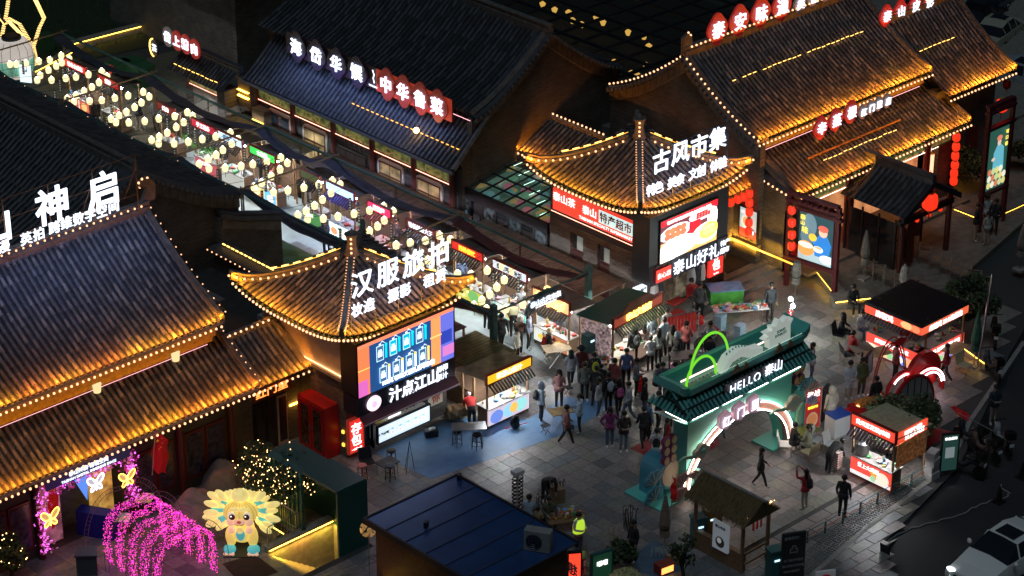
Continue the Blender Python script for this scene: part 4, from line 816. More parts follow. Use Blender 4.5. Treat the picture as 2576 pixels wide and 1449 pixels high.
def lantern(p,s_,m,label,group=None,name='lantern'):
    T=thing(name,label,'lantern',p,0,group);r=.16*s_
    ob('lantern_shade',MB().lathe([(r*.55,-r*1.05),(r*.9,-r*.75),(r,0),(r*.9,r*.75),(r*.55,r*1.05)],12),m,T,smooth=False)
    ob('cap',MB().lathe([(r*.5,r*1.05),(r*.5,r*1.25)],8).lathe([(r*.5,-r*1.25),(r*.5,-r*1.05)],8),mat('gold_cap',(.5,.3,.05),.4),T)
    ob('tassel',MB().tube([(0,0,-r*1.25),(0,0,-r*2.3)],r*.1,4),mat('tassel_red',(.5,.03,.02),.7),T);return T
LG='red lanterns strung by the great hall'
for k,(px,py) in enumerate(((2406,345),(2405,369),(2403,392),(2402,415),(2400,436),(2399,455))):
    p=GY(px,py,-7.9);lantern(p,1.15,RB,'red lantern, %s in the vertical string at the great hall right corner' % ('top','second','third','fourth','fifth','lowest')[k],LG)
for k,(px,py) in enumerate(((1885,487),(1885,510),(1885,533),(1884,560),(1883,582),(1857,500),(1838,508),(1870,494))):
    p=GY(px,py,-5.9);lantern(p,1.1,RB,'red lantern, number %s down the string beside the noodle poster' % ('one','two','three','four','five')[k] if k < 5 else 'red lantern in the short row under the link roof eave, %s' % ('middle','leftmost','rightmost')[k-5],LG)
for k,(px,py) in enumerate(((1992,528),(1992,560),(1992,590),(1991,618))):
    p=GY(px,py,-7.95);lantern(p,1.1,RB,'red lantern left of the chef screen, %s of its string' % ('top','second','third','lowest')[k],LG)
for k,(px,py) in enumerate(((2310,355),(2328,350),(2345,345),(2331,372),(2343,400),(2340,425))):
    p=GY(px,py,-6.7);lantern(p,1.5,RBW,'pinkish glowing lantern inside the great hall entrance, %s' % ('far left of the top row','middle of the top row','right of the top row','second row','third row','lowest')[k],'pink lanterns in the great hall entrance')
for k,x in enumerate((14.0,14.8,15.6)): lantern((x,-10.3,2.2),.6,RB,'tiny red lantern under the porch front beam, %s' % ('left','middle','right')[k],LG)
lightsign('poster_light_box','white framed poster of a noodle bowl on the great hall side wall',8.42,-5.2,1.55,.95,1.35,(.35,.5,.5),[('鲜',.78,.25,.2)],DARK,-90,1.0,shapes=[('r',0,0,1,.3,(.5,.04,.03)),('e',.4,.55,.3,.24,(.8,.85,.85)),('e',.4,.56,.24,.17,(.6,.4,.2)),('r',.05,.8,.5,.1,(.8,.9,.9)),('e',.78,.25,.15,.13,(.05,.06,.12))])
g=thing('wall_lamp','long amber wall lamp ledge under the noodle poster','wall lamp',(8.35,-6.2,1.25),-90);ob('lamp_body',MB().box(-2.4,2.3,-.04,.02,0,.05),STRIP,g)
ld=washer((8.28,-3.8,1.0),(8.28,-8.0+.8,1.0),(1,0),10,(1,.45,.05),.25,.05,.5)
# ---- far right hall
R2=thing('east_hall','farther hall with bulb-lit tile roof and red disc sign, top right','building',(22,-4,0))
h3=lambda u,d: 5.2+2.6*(.62*(d/3.7)+.38*(d/3.7)**2)
roof_panel(R2,(20.0,-7.1),(1,0),(0,1),4.85,3.7,h3,nu=2,limit=300);roof_panel(R2,(24.85,.3),(-1,0),(0,-1),4.85,3.7,h3,nu=2,tiles=False,name='rear_roof_slope');ridge(R2,[(20,-3.4,7.8),(24.9,-3.4,7.8)],.3,.35)
ridge(R2,[(24.8,-7.1+3.7*t,h3(0,3.7*t)+.03) for t in [k/6 for k in range(7)]],.2,.18,name='gable_ridge');ob('wall',MB().box(20.1,24.5,-6.3,-.2,0,5.1),brick('brick_blue',0,(.16,.17,.18),(.10,.11,.12)),R2,w=True)
washer((20,-7.1,5.2),(24.85,-7.1,5.2),(0,1),8);bulbs('bulb string on the eave of the farther east hall, top right',[(20,-7.18,5.02),(24.9,-7.18,5.02)],.25);bulbs('bulb string on the ridge of the farther east hall',[(22.4,-3.6,8.2),(24.9,-3.6,8.2)],.28)
RS3=thing('roof_sign','four red discs with white characters on the farther east hall ridge','roof sign',(22,-3.5,8));its=[(c,GY(px,py,-3.5).x,GY(px,py,-3.5).z,s_) for c,px,py,s_ in (('泰',2231,40,1),('山',2266,27,1),('皮',2303,14,1),('影',2338,4,1))]
discsign(RS3,its,-3.5,.55,.45);lamprow(R2,(20.3,-5.0,h3(0,2.1)+.25),(22.9,-5.0,h3(0,2.1)+.25))
ob('window',MB().box(21.2,22.0,-6.36,-6.3,1.4,2.6),WOODR,R2,w=True);ob('window',MB().box(22.6,23.4,-6.36,-6.3,1.4,2.6),WOODR,R2,w=True)
g=thing('wall_lamp','amber lamps glowing on the brick behind the red lantern string','wall lamp',(20.6,-6.5,1.3));ob('lamp_body',MB().box(-.3,1.3,0,.04,0,.06),EM('amber_lamp2'),g)
lantern(GY(2520,265,-9.9),1.7,RB,'red lantern hanging in the frame above the green chef billboard',None)
lantern(GY(2533,212,-6.6),1.2,mat('lantern_dim',(.3,.02,.01),.5),'unlit dark red lantern at the east hall corner',None)
# ---- tiled porch
PO=thing('entrance_porch','dark tiled gabled entrance porch in front of the great hall','porch',(14,-9,.3))
for sx in (-1,1):
    hp=lambda u,d: 3.0+1.0*(d/1.9)**.9
    if sx < 0: roof_panel(PO,(12.3,-7.4),(0,-1),(1,0),3.4,1.9,lambda u,d: 3.0+1.05*(.7*d/1.9+.3*(d/1.9)**2),nu=3,nv=4,pitch=.28,mats=[PAN,TILE[1]],limit=150)
    else: roof_panel(PO,(16.1,-10.8),(0,1),(-1,0),3.4,1.9,lambda u,d: 3.0+1.05*(.7*d/1.9+.3*(d/1.9)**2),nu=3,nv=4,pitch=.28,mats=[PAN,TILE[1]],limit=60)
ridge(PO,[(14.2,-7.2,4.05),(14.2,-10.9,4.05)],.3,.35,TILE[1])
ob('barge_board',MB().prism([(12.25,2.75),(14.2,3.85),(16.15,2.75),(16.15,3.0),(14.2,4.1),(12.25,3.0)],-10.95,-10.82),DARK,PO,w=True)
for x,y in ((12.6,-10.6),(15.8,-10.6),(12.6,-7.8)): ob('post',MB().lathe([(.13,0),(.13,2.75)],8,c=(x,y,.3)),WOODR,PO,w=True)
ob('front_beam',MB().box(12.4,16.0,-10.7,-10.5,2.5,2.75),DARK,PO,w=True);ob('side_glass',MB().box(12.5,12.54,-10.4,-7.6,.35,2.5),GLASSD,PO,w=True)
for k in range(4): ob('mullion',MB().box(12.45,12.5,-10.4+k*.9,-10.32+k*.9,.35,2.7),DARK,PO,w=True)
ob('couplet_panel',MB().box(13.0,13.45,-10.66,-10.6,.5,2.4),mat('couplet',(.12,.02,.015),.5),PO,w=True);lantern((14.2,-10.75,3.15),2.2,RB,'big red lantern glowing inside the porch gable',None)
lightsign('standing_poster','warm standing poster behind the porch side glass',12.62,-8.6,.9,.7,1.2,(.5,.3,.15),[],None,-90,.5)
# ---- billboards on red timber frames
def billboard(label,X,Y,rz,w_,z0,h,zt,shapes,txt,bg,pl=.28):
    T=thing('screen_billboard',label,'billboard',(X,Y,0),rz);board(T,0,z0,w_,h,bg,1.0,-.05,.1,'screen_panel');draw(T,0,z0,w_,h,shapes,-.05,em=1.15,samp=True)
    for (t,cx,cz,sz) in txt: text(T,t,T3(cx*w_,-.12,z0+cz*h),sz,EM('gold_text',(1,.75,.1),1.6,False),.01)
    RW=mat('lacquer_dark',(.13,.02,.025),.45)
    for x in (-pl,w_+.12): ob('post',MB().box(x,x+.18,-.09,.09,0,zt),RW,T)
    for z,e_ in ((z0-.22,.3),(z0+h+.02,.4),(zt-.35,.35),(zt-.05,.2)): ob('beam',MB().box(-pl-.05,w_+e_,-.12,.12,z,z+.14),RW,T)
    for k in range(6): x=.15+(w_-.3)*k/5;ob('bracket',MB().box(x-.04,x+.04,-.3,.3,zt-.2,zt-.06),RW,T)
    for k in (0,1): ob('lattice',MB().box(w_+.02+k*.05,w_+.04+k*.05,-.05,.05,z0,z0+h),RW,T)
    return T
chef=[('r',0,0,1,1,(.02,.06,.07)),('e',.3,.75,.22,.25,(.12,.2,.24)),('e',.25,.5,.2,.2,(.1,.17,.2)),('r',0,0,1,.22,(.35,.45,.48)),('e',.22,.25,.26,.16,(.7,.3,.08)),('e',.22,.32,.22,.06,(.8,.75,.6)),('p',[(.5,.15),(.9,.15),(.98,.45),(.85,.62),(.62,.62),(.45,.45)],(.02,.17,.5)),('p',[(.45,.45),(.62,.62),(.6,.5),(.42,.36)],(.03,.2,.55)),('e',.72,.68,.13,.1,(.75,.45,.32)),('e',.72,.76,.15,.07,(.7,.12,.08)),('e',.42,.52,.12,.08,(.9,.5,.05)),('e',.6,.3,.15,.07,(.8,.85,.85)),('e',.6,.33,.12,.03,(.5,.4,.2)),('e',.85,.13,.2,.09,(.75,.8,.8)),('e',.85,.16,.14,.06,(.9,.88,.8))]
billboard('glowing chef billboard on dark red timber frame beside the terrace bench',8.68,-8.3,-83,1.65,GX(2022,651,8.68).z,2.15,4.3,chef,[('泰',.12,.9,.26),('山',.12,.78,.22),('味',.2,.64,.34)],(.02,.06,.07),.62)
chef2=[('r',0,0,1,1,(.02,.08,.06)),('p',[(.25,.3),(.85,.3),(.8,.65),(.62,.72),(.42,.72),(.25,.6)],(.12,.4,.5)),('e',.52,.76,.1,.06,(.7,.5,.4)),('e',.52,.83,.15,.045,(.7,.2,.12)),('e',.25,.5,.1,.03,(.7,.5,.4))]+[('e',.1+.2*(k % 5),.08+.11*(k//5),.11,.055,((.7,.6,.2),(.75,.75,.6),(.6,.2,.1),(.5,.6,.3))[k % 4]) for k in range(14)]
p0=GY(2477,480,-10.3);p1=GY(2523,452,-10.3)
billboard('glowing green chef billboard on timber frame, far right',18.45,-10.5,0,1.3,2.2,2.85,6.2,chef2,[('可',.85,.9,.2),('口',.85,.8,.2),('香',.85,.7,.2)],(.02,.08,.06))
# ---- glasshouse
GH=thing('glasshouse','green lit glasshouse dining room with umbrella decorations beside the right pavilion','glasshouse',(2.8,2.2,0))
ob('roof_glow',MB().add([(1.45,-.8,2.55),(4.3,-.8,2.95),(4.3,5.6,2.95),(1.45,5.6,2.55)],[(0,1,2,3)]),mat('green_room',(.10,.2,.14),.7,em=.3,emc=(.35,.9,.6),noise=.5,ns=1.2,samp=False),GH,w=True)
g=[]
for k in range(10):
    y=-.8+k*.71;ob('glazing_bar',MB().add([(1.35,y-.03,2.8),(4.4,y-.03,3.2),(4.4,y+.03,3.2),(1.35,y+.03,2.8),(1.35,y-.03,2.86),(4.4,y-.03,3.26),(4.4,y+.03,3.26),(1.35,y+.03,2.86)],[(4,5,6,7),(0,4,7,3),(0,1,5,4),(3,7,6,2)]),DARK,GH,w=True)
for k in range(5): x=1.35+k*.76;z=2.8+.4*k/4;ob('glazing_bar',MB().box(x-.03,x+.03,-.8,5.6,z,z+.065),DARK,GH,w=True)
pane=mat('roof_pane',(.3,.5,.42),.08,alpha=.12)
for a in range(9):
    for b in range(4): y=-.8+a*.71;x=1.35+b*.76;z0,z1=2.84+.1*b,2.84+.1*(b+1);ob('pane',MB().add([(x+.04,y+.04,z0),(x+.72,y+.04,z1),(x+.72,y+.67,z1),(x+.04,y+.67,z0)],[(0,1,2,3)]),pane,GH,w=True)
ucol=[(.45,.15,.2),(.15,.35,.2),(.5,.45,.35),(.12,.3,.3),(.4,.3,.1)];um=MB().lathe([(.3,0),(.2,.07),(.02,.14)],10).mesh('paper_umbrella',WHITE);rr=random.Random(8);Ms=[]
for k in range(46): x=rr.uniform(1.7,4.1);Ms.append(T3(x,rr.uniform(-.4,5.2),2.53+.14*(x-1.45)) @ Matrix.Rotation(rr.uniform(-.3,.3),4,'X'))
pieces(GH,'paper_umbrella',um,Ms,[mat('umb_%d' % i,c,.7,em=.35,samp=False) for i,c in enumerate(ucol)])
for k in range(6): strip(GH,[(1.8+.45*k,.2+k*.8,2.75+.06*k),(2.35+.45*k,.1+k*.8,2.83+.06*k)],EM('thin_led',(.6,1,.8),3,False),.012)
ob('interior',MB().box(1.75,1.8,-.75,5.5,.1,2.4),mat('cafe_interior',(.06,.06,.055),.5,em=.06,noise=1,ns=3,samp=False),GH,w=True)
for k in range(8):
    y=-.75+k*.8;ob('mullion',MB().box(1.3,1.4,y-.05,y+.05,0,2.8),DARK,GH,w=True)
    if k < 7:
        ob('pane',MB().box(1.34,1.36,y+.06,y+.74,.95,2.3),GLASSD if k % 2 else mat('pane_cafe',(.05,.07,.08),.1,em=.35,noise=1,ns=4,samp=False),GH,w=True)
        fr=ob('hung_poster',MB().box(1.3,1.33,y+.2,y+.58,1.1,1.75),mat('poster_%d' % (k % 4),((.35,.4,.4),(.05,.05,.06),(.1,.2,.3),(.3,.05,.05))[k % 4],.5,em=.4,noise=.6,ns=8,samp=False),GH,w=True)  # posters and alternate panes given their own glow to brighten the front
ob('transom',MB().box(1.28,1.42,-.8,5.6,2.35,2.8),DARK,GH,w=True);ob('plinth',MB().box(1.3,1.45,-.8,5.6,0,.9),WOODR,GH,w=True)
ORD0='first second third fourth fifth sixth seventh eighth ninth tenth eleventh twelfth thirteenth fourteenth fifteenth sixteenth seventeenth eighteenth nineteenth twentieth'.split()
# ---- dark glazed atrium roof at the top
AT=thing('glazed_atrium','dark glazed roof with warm lamps showing through its panes, top centre','glass roof',(17,10,0))
ob('floor_below',MB().box(12,27,4.6,24,2.2,2.3),mat('atrium_floor',(.03,.025,.015),.8),AT,w=True)
for k in range(12): y=5+k*1.5;ob('glazing_bar',MB().box(12.0,27,y-.06,y+.06,4.0,4.15),DARK,AT,w=True)
for k in range(11): x=12+k*1.5;ob('glazing_bar',MB().box(x-.06,x+.06,4.6,22,4.02,4.17),DARK,AT,w=True)
pm=mat('atrium_pane',(.05,.05,.04),.25,alpha=.45);me=MB().cb((0,0,0),(1.36,1.36,.02)).mesh('pane',pm);Ms=[T3(12.75+1.5*a,5.75+1.5*b,4.06) for a in range(10) for b in range(11)]
pieces(AT,'pane',me,Ms,[pm]);rr=random.Random(4)
for k,(px,py) in enumerate(((1430,25),(1440,45),(1463,55),(1500,38),(1517,50),(1580,75),(1620,85),(1632,110),(1365,4),(1395,18),(1545,150),(1588,178),(1602,182),(1625,158),(1640,198),(1658,208),(1590,205),(1610,218),(1680,180),(1560,215))):
    p=G(px,py+8,3.0);T=thing('paper_lamp','warm paper lamp glowing under the dark glass roof, %s from the left' % ORD0[sorted([1430,1440,1463,1500,1517,1580,1620,1632,1365,1395,1545,1588,1602,1625,1640,1658,1590,1610,1680,1560]).index(px)],'lamp',p,rr.uniform(0,90),'warm lamps under the glass roof')
    ob('shade',MB().lathe([(.09,-.12),(.17,.09),(.06,.18)],6),EM('warm_paper',(1,.58,.12),2.2),T)
# ---- small gate building top left and brick gable behind
GB=thing('gate_house','small brick gate house with four lit disc characters and painted beam, upper left','building',(.6,21,0))
roof_panel(GB,(-.6,23.3),(0,-1),(1,0),4.2,1.1,lambda u,d: 3.35+.7*d,nu=2,nv=2,mats=[TILE[1],PAN],limit=120);ridge(GB,[(.55,23.5,4.1),(.55,18.9,4.1)],.3,.3,TILE[1])
ob('pier',MB().box(-.3,.5,22.2,22.9,0,3.3),BRB,GB,w=True);ob('pier',MB().box(-.3,.5,19.2,19.8,0,3.3),BRB,GB,w=True);ob('screen_wall',MB().box(.1,.3,19.8,22.2,0,3.2),mat('pale_wall',(.25,.24,.21),.8,noise=.1),GB,w=True)
bp=ob('beam_painting',MB().box(-.05,.05,19.7,22.3,2.85,3.25),mat('beam_mix'),GB,w=True);strip(bp,[(-.1,19.7,2.8),(-.1,22.3,2.8)],EM('red_white_led'),.016)
ob('side_wall',MB().box(.5,5.5,19.1,19.4,0,3.0),BRA2,GB,w=True);ob('red_panel',MB().box(2.5,6.0,19.0,19.08,2.3,3.6),mat('red_dull',(.16,.03,.01),.7),GB,w=True);ob('metal_sheet',MB().box(.6,4.5,18.95,19.05,0,1.6),mat('beige_metal',(.28,.25,.2),.6),GB,w=True)
lamprow(GB,(-.45,22.9,3.7),(-.45,19.4,3.7));GS=thing('roof_sign','four disc characters in a row on the small gate house roof','roof sign',(-.2,22,4))
for k,(c,px,py) in enumerate((('岱',420,93),('上',443,103),('精',465,112),('肉',488,124))):
    p=GX(px,py,-.2);Mw=TM(p,-90);d=ob('sign_disc',MB().prism([(.4*math.cos(a*math.pi/8),.5*math.sin(a*math.pi/8)) for a in range(16)],.02,.1),mat('disc_red') if k else mat('disc_grey'),GS,M=Mw);text(GS,c,W[GS.name].inverted_safe() @ Mw,.55,LETW,.03,.02,'sign_character')
g=thing('crescent_sign','round sign outlined by amber bulbs on the gate house corner','sign',GX(388,120,-.35),-90);ob('sign_plate',MB().prism([(.28*math.cos(a*math.pi/8),.45*math.sin(a*math.pi/8)) for a in range(16)],0,.06),DARK,g);ob('bulb_outline',MB().tube([(-.05-.28*math.sin(a*math.pi/8),-.03,.45*math.cos(a*math.pi/8)) for a in range(9)],.035,5),EM('amber_lamp'),g);text(g,'茶',T3(.02,-.02,0),.4,LETW,.02)
GW=thing('rear_hall','dark rear hall whose curved brick gable shows behind the gate house','building',(5,26,0));gablewall(GW,11.5,5.5,0,5.0,8.5,26.5,BRA2)
roof_panel(GW,(6.0,38.5),(0,-1),(1,0),12,5.5,lambda u,d: 5.0+3.5*max(0,d/5.5)**1.35,nu=2,big=True,tiles=False);ob('wall',MB().box(6.3,16.5,26.8,38,0,4.9),BRB,GW,w=True)
for k,(px,py,s_) in enumerate(((612,245,.5),(648,322,1.0))):
    p=GX(px,py,.3 if k else .3);T=thing('wall_lamp','amber brick niche lamp, %s' % ('near the gate house passage' if k == 0 else 'low beside the first restaurant window'),'wall lamp',p,-90);ob('lamp_body',MB().box(-.4,.4,-.05,.05,0,.05).box(-.4,.4,-.05,.05,.3,.33),EM('amber_lamp2'),T)
    ob('niche',MB().box(-.45,.45,.06,.5,-.6,.9),BRB2,T)
# ================================================================ lantern market
TEAL=mat('teal_steel',(.05,.14,.13),.5,noise=.2);BAMB=mat('bamboo',(.20,.13,.06),.6);CLOTH=mat('grey_canvas',(.05,.048,.06),.85,noise=.25,ns=3)
MF=thing('market_canopy','teal posts, double side rails and bamboo crossbars of the lantern market canopy','canopy frame',(-3.7,12,0))
for X in (-6.3,-6.15,-1.1,-.95): ob('side_rail',MB().tube([(X,-5.6,3.05 if X in (-6.3,-1.1) else 2.9),(X,31.5,3.05 if X in (-6.3,-1.1) else 2.9)],.045,6),TEAL,MF,w=True)
CBY=(31.3,23.8,15.1,10.3,2.0,-5.6)
for y in CBY: ob('crossbar',MB().tube([(-6.5,y,3.12),(-.8,y,3.12)],.04,6),BAMB if y > -5 else TEAL,MF,w=True)
for y in CBY[:-1]:
    for X in (-6.2,-1.05):
        for d in (-.07,.07): ob('post',MB().tube([(X,y+d,0),(X,y+d,3.2)],.04,6),BAMB,MF,w=True)
for y in (19.5,12.7,6.2,-1.6): ob('post',MB().tube([(-1.05,y,0),(-1.05,y,3.1)],.04,6),BAMB,MF,w=True)
for X in (-6.25,-1.05): ob('post',MB().box(X-.11,X+.11,-5.7,-5.48,0,3.45),TEAL,MF,w=True)
for a,b in zip(CBY[1:],CBY[2:]) if 0 else [(CBY[i],CBY[i+1]) for i in range(5)]:
    for X,s_ in ((-1.1,-1),(-6.3,1)):
        f=lambda u,v: (X+s_*(.55*v+.12*math.sin(u*math.pi)*v),a+(b-a)*u,3.0-math.sin(u*math.pi)*(.55-.15*v)-.05*v+.03*math.sin(u*25+v*3))
        o=ob('cloth_swag',MB().grid(f,24,5),mat('red_canvas',(.12,.035,.03),.85,noise=.25,ns=3) if b < 0 and a < 5 else CLOTH,MF,w=True,smooth=True)
# gate board at the market mouth
mg=thing('market_gate_sign','scalloped grey cloud sign with white market lettering hung at the market mouth','sign',(-3.6,-5.7,2.55));pts=[]
for k in range(13): a=math.pi*k/12;pts.append((.95*math.cos(a)*1.02,.12+.42*math.sin(a)+.05*math.sin(k*2.6)))
ob('cloud_panel',MB().prism([(1.0,0),(.7,.02),(0,.16),(-.7,.02),(-1.0,0)][::-1]+pts[1:-1] if 0 else [(x,z) for x,z in [(-.98,-.1),(-.6,.04),(0,.12),(.6,.04),(.98,-.1)]]+pts,-.05,.05),mat('cloud_grey',(.10,.13,.15),.5),mg)
for k in range(7): a=math.pi*(k+2)/10;ob('cloud_scallop',MB().prism([(.75*math.cos(a)+.13*math.cos(q*math.pi/5),.5*math.sin(a)+.1+.1*math.sin(q*math.pi/5)) for q in range(10)],.01,.07),mat('cloud_teal',(.08,.2,.17),.5),mg)
text(mg,'泰山古风市集',T3(0,-.07,.3),.28,LETW,.015);text(mg,'TAI SHAN GU FENG SHI JI',T3(0,-.07,.1),.1,WH15,.003)
for s_ in (-1,1): ob('scroll',MB().tube([(s_*(.95+.16*math.sin(t*.5)*(1-t/14)),0,-.02+.16*math.cos(t*.5)*(1-t/14)) for t in range(13)],.03,5),mat('cloud_grey'),mg)
# stalls
goods_m=[mat('goods_%d' % i,c,.5,noise=.2) for i,c in enumerate([(.5,.08,.06),(.6,.45,.1),(.15,.3,.5),(.6,.6,.55),(.1,.35,.12),(.35,.18,.08),(.6,.3,.35)])]
gshape=[MB().lathe([(.035,0),(.035,.14),(.015,.18),(.015,.22)],7).mesh('bottle',goods_m[0]),MB().lathe([(.05,0),(.09,.05),(.085,.06)],8).mesh('bowl',goods_m[0]),MB().cb((0,0,.04),(.16,.12,.08)).mesh('carton',goods_m[0]),MB().ball((0,0,.05),.055,7,4).mesh('bun',goods_m[0]),MB().lathe([(.04,0),(.05,.12)],7).mesh('cup',goods_m[0])]
gcache={}
def goods(x0,x1,y0,y1,z,n,where,kinds=(0,1,2,3,4),rz=0,org=None,seed=1):
    rr=random.Random(seed);M0=org if org is not None else Matrix();nm=['bottle','bowl','carton','bun','cup']
    for k in range(n):
        s_=rr.choice(kinds);c=rr.randrange(len(goods_m));key=(s_,c)
        if key not in gcache: me=gshape[s_].copy();me.materials[0]=goods_m[c];gcache[key]=me
        o=bpy.data.objects.new(nm[s_],gcache[key]);link(o,None,M0 @ TM((rr.uniform(x0,x1),rr.uniform(y0,y1),z),rr.uniform(0,90),rr.uniform(.9,1.5)))
        props(o,'small %s %s among the goods on the %s' % (('red','mustard','blue','white','green','brown','pink')[c],nm[s_],where),nm[s_],'goods on the '+where)
def stall(label,M,w_,d,zr,signt,signc,front,em=1.0,roofm=None,awn=(.03,.03,.035),tm=None,sh=None,sz=None,signh=.34,fh=.62,ftext=None,lamp=None,back=False):
    T=thing('market_stall',label,'stall',M=M)
    for x in (0.04,w_-.04):
        for y in (.02,d-.02): ob('post',MB().cb((x,y,zr/2),(.06,.06,zr)),WOOD,T)
    ob('roof_sheet',MB().add([(-.1,.0,zr+.1),(w_+.1,.0,zr+.1),(w_+.1,d+.1,zr-.05),(-.1,d+.1,zr-.05),(-.1,0,zr+.14),(w_+.1,0,zr+.14),(w_+.1,d+.1,zr-.01),(-.1,d+.1,zr-.01)],[(4,5,6,7),(3,2,1,0),(0,1,5,4),(0,4,7,3),(1,2,6,5)]),roofm or mat('stall_roof',(.12,.10,.08),.7,noise=.3,ns=3),T)
    board(T,-.03,zr-.05,w_+.06,signh,signc,em,-.08,.08,'sign_panel',mat('sign_red_frame',(.3,.03,.02),.5))
    if signt: text(T,signt,T3(w_/2,-.1,zr-.05+signh/2),sz or min(signh*.75,w_*.9/len(signt)),tm or EM('sign_text_white'),.015,.006)
    am=MB().box(-.035,.035,0,.5,0,.035).mesh('awning_slat',mat('awn_%d_%d_%d' % tuple(int(c*99) for c in awn),awn,.6));n=int(w_/.14)
    for k in range(n):
        o=bpy.data.objects.new('awning_slat',am);link(o,T,W[T.name] @ T3((k+.5)*w_/n,-.42,zr-.38) @ Matrix.Rotation(R_(35),4,'X'))
    ob('counter',MB().box(.05,w_-.05,.0,.55,.1,.86),mat('counter_wood',(.22,.13,.08),.6),T);ob('counter_top',MB().box(0,w_,-.12,.6,.86,.9),mat('counter_top',(.35,.33,.3),.35),T)
    if front:
        board(T,.04,.86-fh,w_-.08,fh,front,em,-.06,.05,'front_panel')
        if sh: draw(T,.04,.86-fh,w_-.08,fh,sh,-.06,em=em)
        if ftext: text(T,ftext,T3(w_*.45,-.085,.86-fh*.3),min(.2,w_*.7/len(ftext)),DARK if sum(front) > 1.2 else EM('sign_text_white'),.01,.004)
    lc=lamp or (.9,.95,1);ob('tube_lamp',MB().box(.15,w_-.15,.22,.27,zr-.12,zr-.08),EM('stall_lamp_%d%d%d' % tuple(int(c*9) for c in lc),lc,210),T)
    if back: ob('back_panel',MB().box(0.05,w_-.05,d-.06,d,.1,zr-.1),mat('stall_back',(.12,.1,.09),.7,noise=.5,ns=5),T)
    goods(.1,w_-.1,0,.5,.9,int(w_*7),label.split(',')[0].replace('market stall','stall')[:40].strip() if 0 else label.split(' with ')[0],org=M,seed=int(M.translation.y*10) % 97)
    return T
def mst(px0,py0,px1,py1,label,**k):
    a=GX(px0,py0,-2.4);b=GX(px1,py1,-2.4);wd=a.y-b.y;return stall(label,TM((-2.4,a.y,0),-90),wd,1.15,2.42,k.pop('t'),k.pop('c'),k.pop('f'),**k)
food=lambda s_: [('e',.2+.3*k,.35,.14,.3,((.8,.6,.2),(.75,.2,.1),(.85,.8,.6))[(k+s_) % 3]) for k in range(3)]
mst(166,135,217,169,'dumpling stall with red sign at the far end of the lantern market',t='特色水煎包',c=(.75,.04,.03),f=(.7,.12,.08),sh=[('r',.1,.1,.05,.8,(.95,.9,.8)),('r',.3,.1,.05,.8,(.95,.8,.1)),('r',.5,.1,.05,.8,(.95,.9,.8)),('e',.8,.5,.15,.35,(.85,.6,.2))])
mst(250,180,300,215,'dark food stall with red banner beside the far dumpling stall',t='爆肚',c=(.35,.02,.02),f=None)
mst(400,262,440,290,'brown carton stall with red banner near the second crossbar',t='烤肉',c=(.25,.03,.02),f=None,em=.5)
mst(486,299,543,334,'spicy snack stall with crimson sign and green vine garland',t='手工辣条',c=(.5,.02,.05),f=(.45,.08,.1),ftext='手工辣条')
mst(553,328,611,368,'white counter stall with pale blue sign next to the vine stall',t='拼搭泡泡',c=(.55,.75,.9),f=(.42,.42,.38),em=1.1,tm=mat('sign_blue_text',(.05,.15,.4),.5))
mst(633,373,694,410,'fruit stall with bright green sign',t='水果捞',c=(.05,.6,.1),f=(.75,.5,.3),em=1.3,sh=[('r',0,0,.5,1,(.85,.7,.25)),('e',.25,.4,.15,.3,(.8,.25,.1)),('r',.5,0,.5,1,(.15,.5,.75)),('e',.75,.4,.15,.3,(.85,.85,.8))])
mst(760,420,805,445,'dim corn stall with yellow banner between green and blue signs',t='',c=(.1,.12,.05),f=(.1,.35,.1),em=.6,ftext='玉米')
mst(825,459,892,501,'drinks stall with glaring blue sign and white light box counter',t='',c=(.35,.55,1),f=(.6,.8,.85),em=2.2,awn=(.02,.03,.3),sh=food(1),lamp=(.5,.6,1),ftext='冰粉')
mst(930,504,984,543,'candy stall with glowing pink sign',t='糖葫芦',c=(1,.03,.12),f=(.5,.3,.3),em=1.5,awn=(.15,.03,.05),lamp=(1,.6,.7))
mst(1027,558,1097,596,'seafood stall with wavy brown sign of white script',t='铁板鱿鱼大王',c=(.15,.04,.03),f=(.65,.65,.65),em=.8,awn=(.02,.04,.08),tm=LETW,sh=food(0))
mst(1142,609,1216,660,'noodle stall with red sign and yellow characters',t='西杨很忙',c=(.75,.03,.02),f=(.6,.55,.1),tm=EM('sign_text_yellow'),sh=[('e',.3,.5,.2,.4,(.85,.8,.2)),('e',.7,.5,.2,.4,(.2,.5,.15))])
mst(1245,663,1326,714,'braised rice stall with white sign and green framed menu box',t='泰山鸡焖米饭',c=(.7,.76,.85),f=(.15,.5,.45),em=1.2,tm=DARK,sh=[('r',.04,.08,.92,.84,(.75,.8,.75))]+food(2))
def z(x,y): return GX(x,y,-2.4)
lb=stall('dragon stall with glowing gold dragon neon and snack light box counter',TM((-2.75,-4.25,0),-90),2.0,1.4,2.1,'',(.8,.55,.25),(.75,.8,.75),em=1.0,sh=[('r',.55,0,.45,1,(.55,.2,.08)),('e',.3,.4,.2,.25,(.85,.6,.1)),('e',.75,.4,.12,.3,(.9,.7,.2))],ftext='香酥鸡柳',signh=.5,back=True)
dg=thing('dragon_neon','gold neon dragon curling over the snack stall sign at market mouth','neon sign',(-2.9,-5.3,2.35),-90);rr=random.Random(11)
ob('horn_ring',MB().tube([(.25*math.cos(a)-.1,0,.38+.22*math.sin(a)) for a in [k*math.pi/8 for k in range(13)]],.035,6),EM('gold_neon',(1,.62,.2),3),dg)
gb_=MB()
for k in range(16): t=k/15;x=-.75+1.5*t;gb_.tube([(x,0,.1*math.sin(6*t)),(x-.12,-.03,-.12-.15*rr.random()),(x-.25,0,-.2-.12*rr.random())],.025,4)
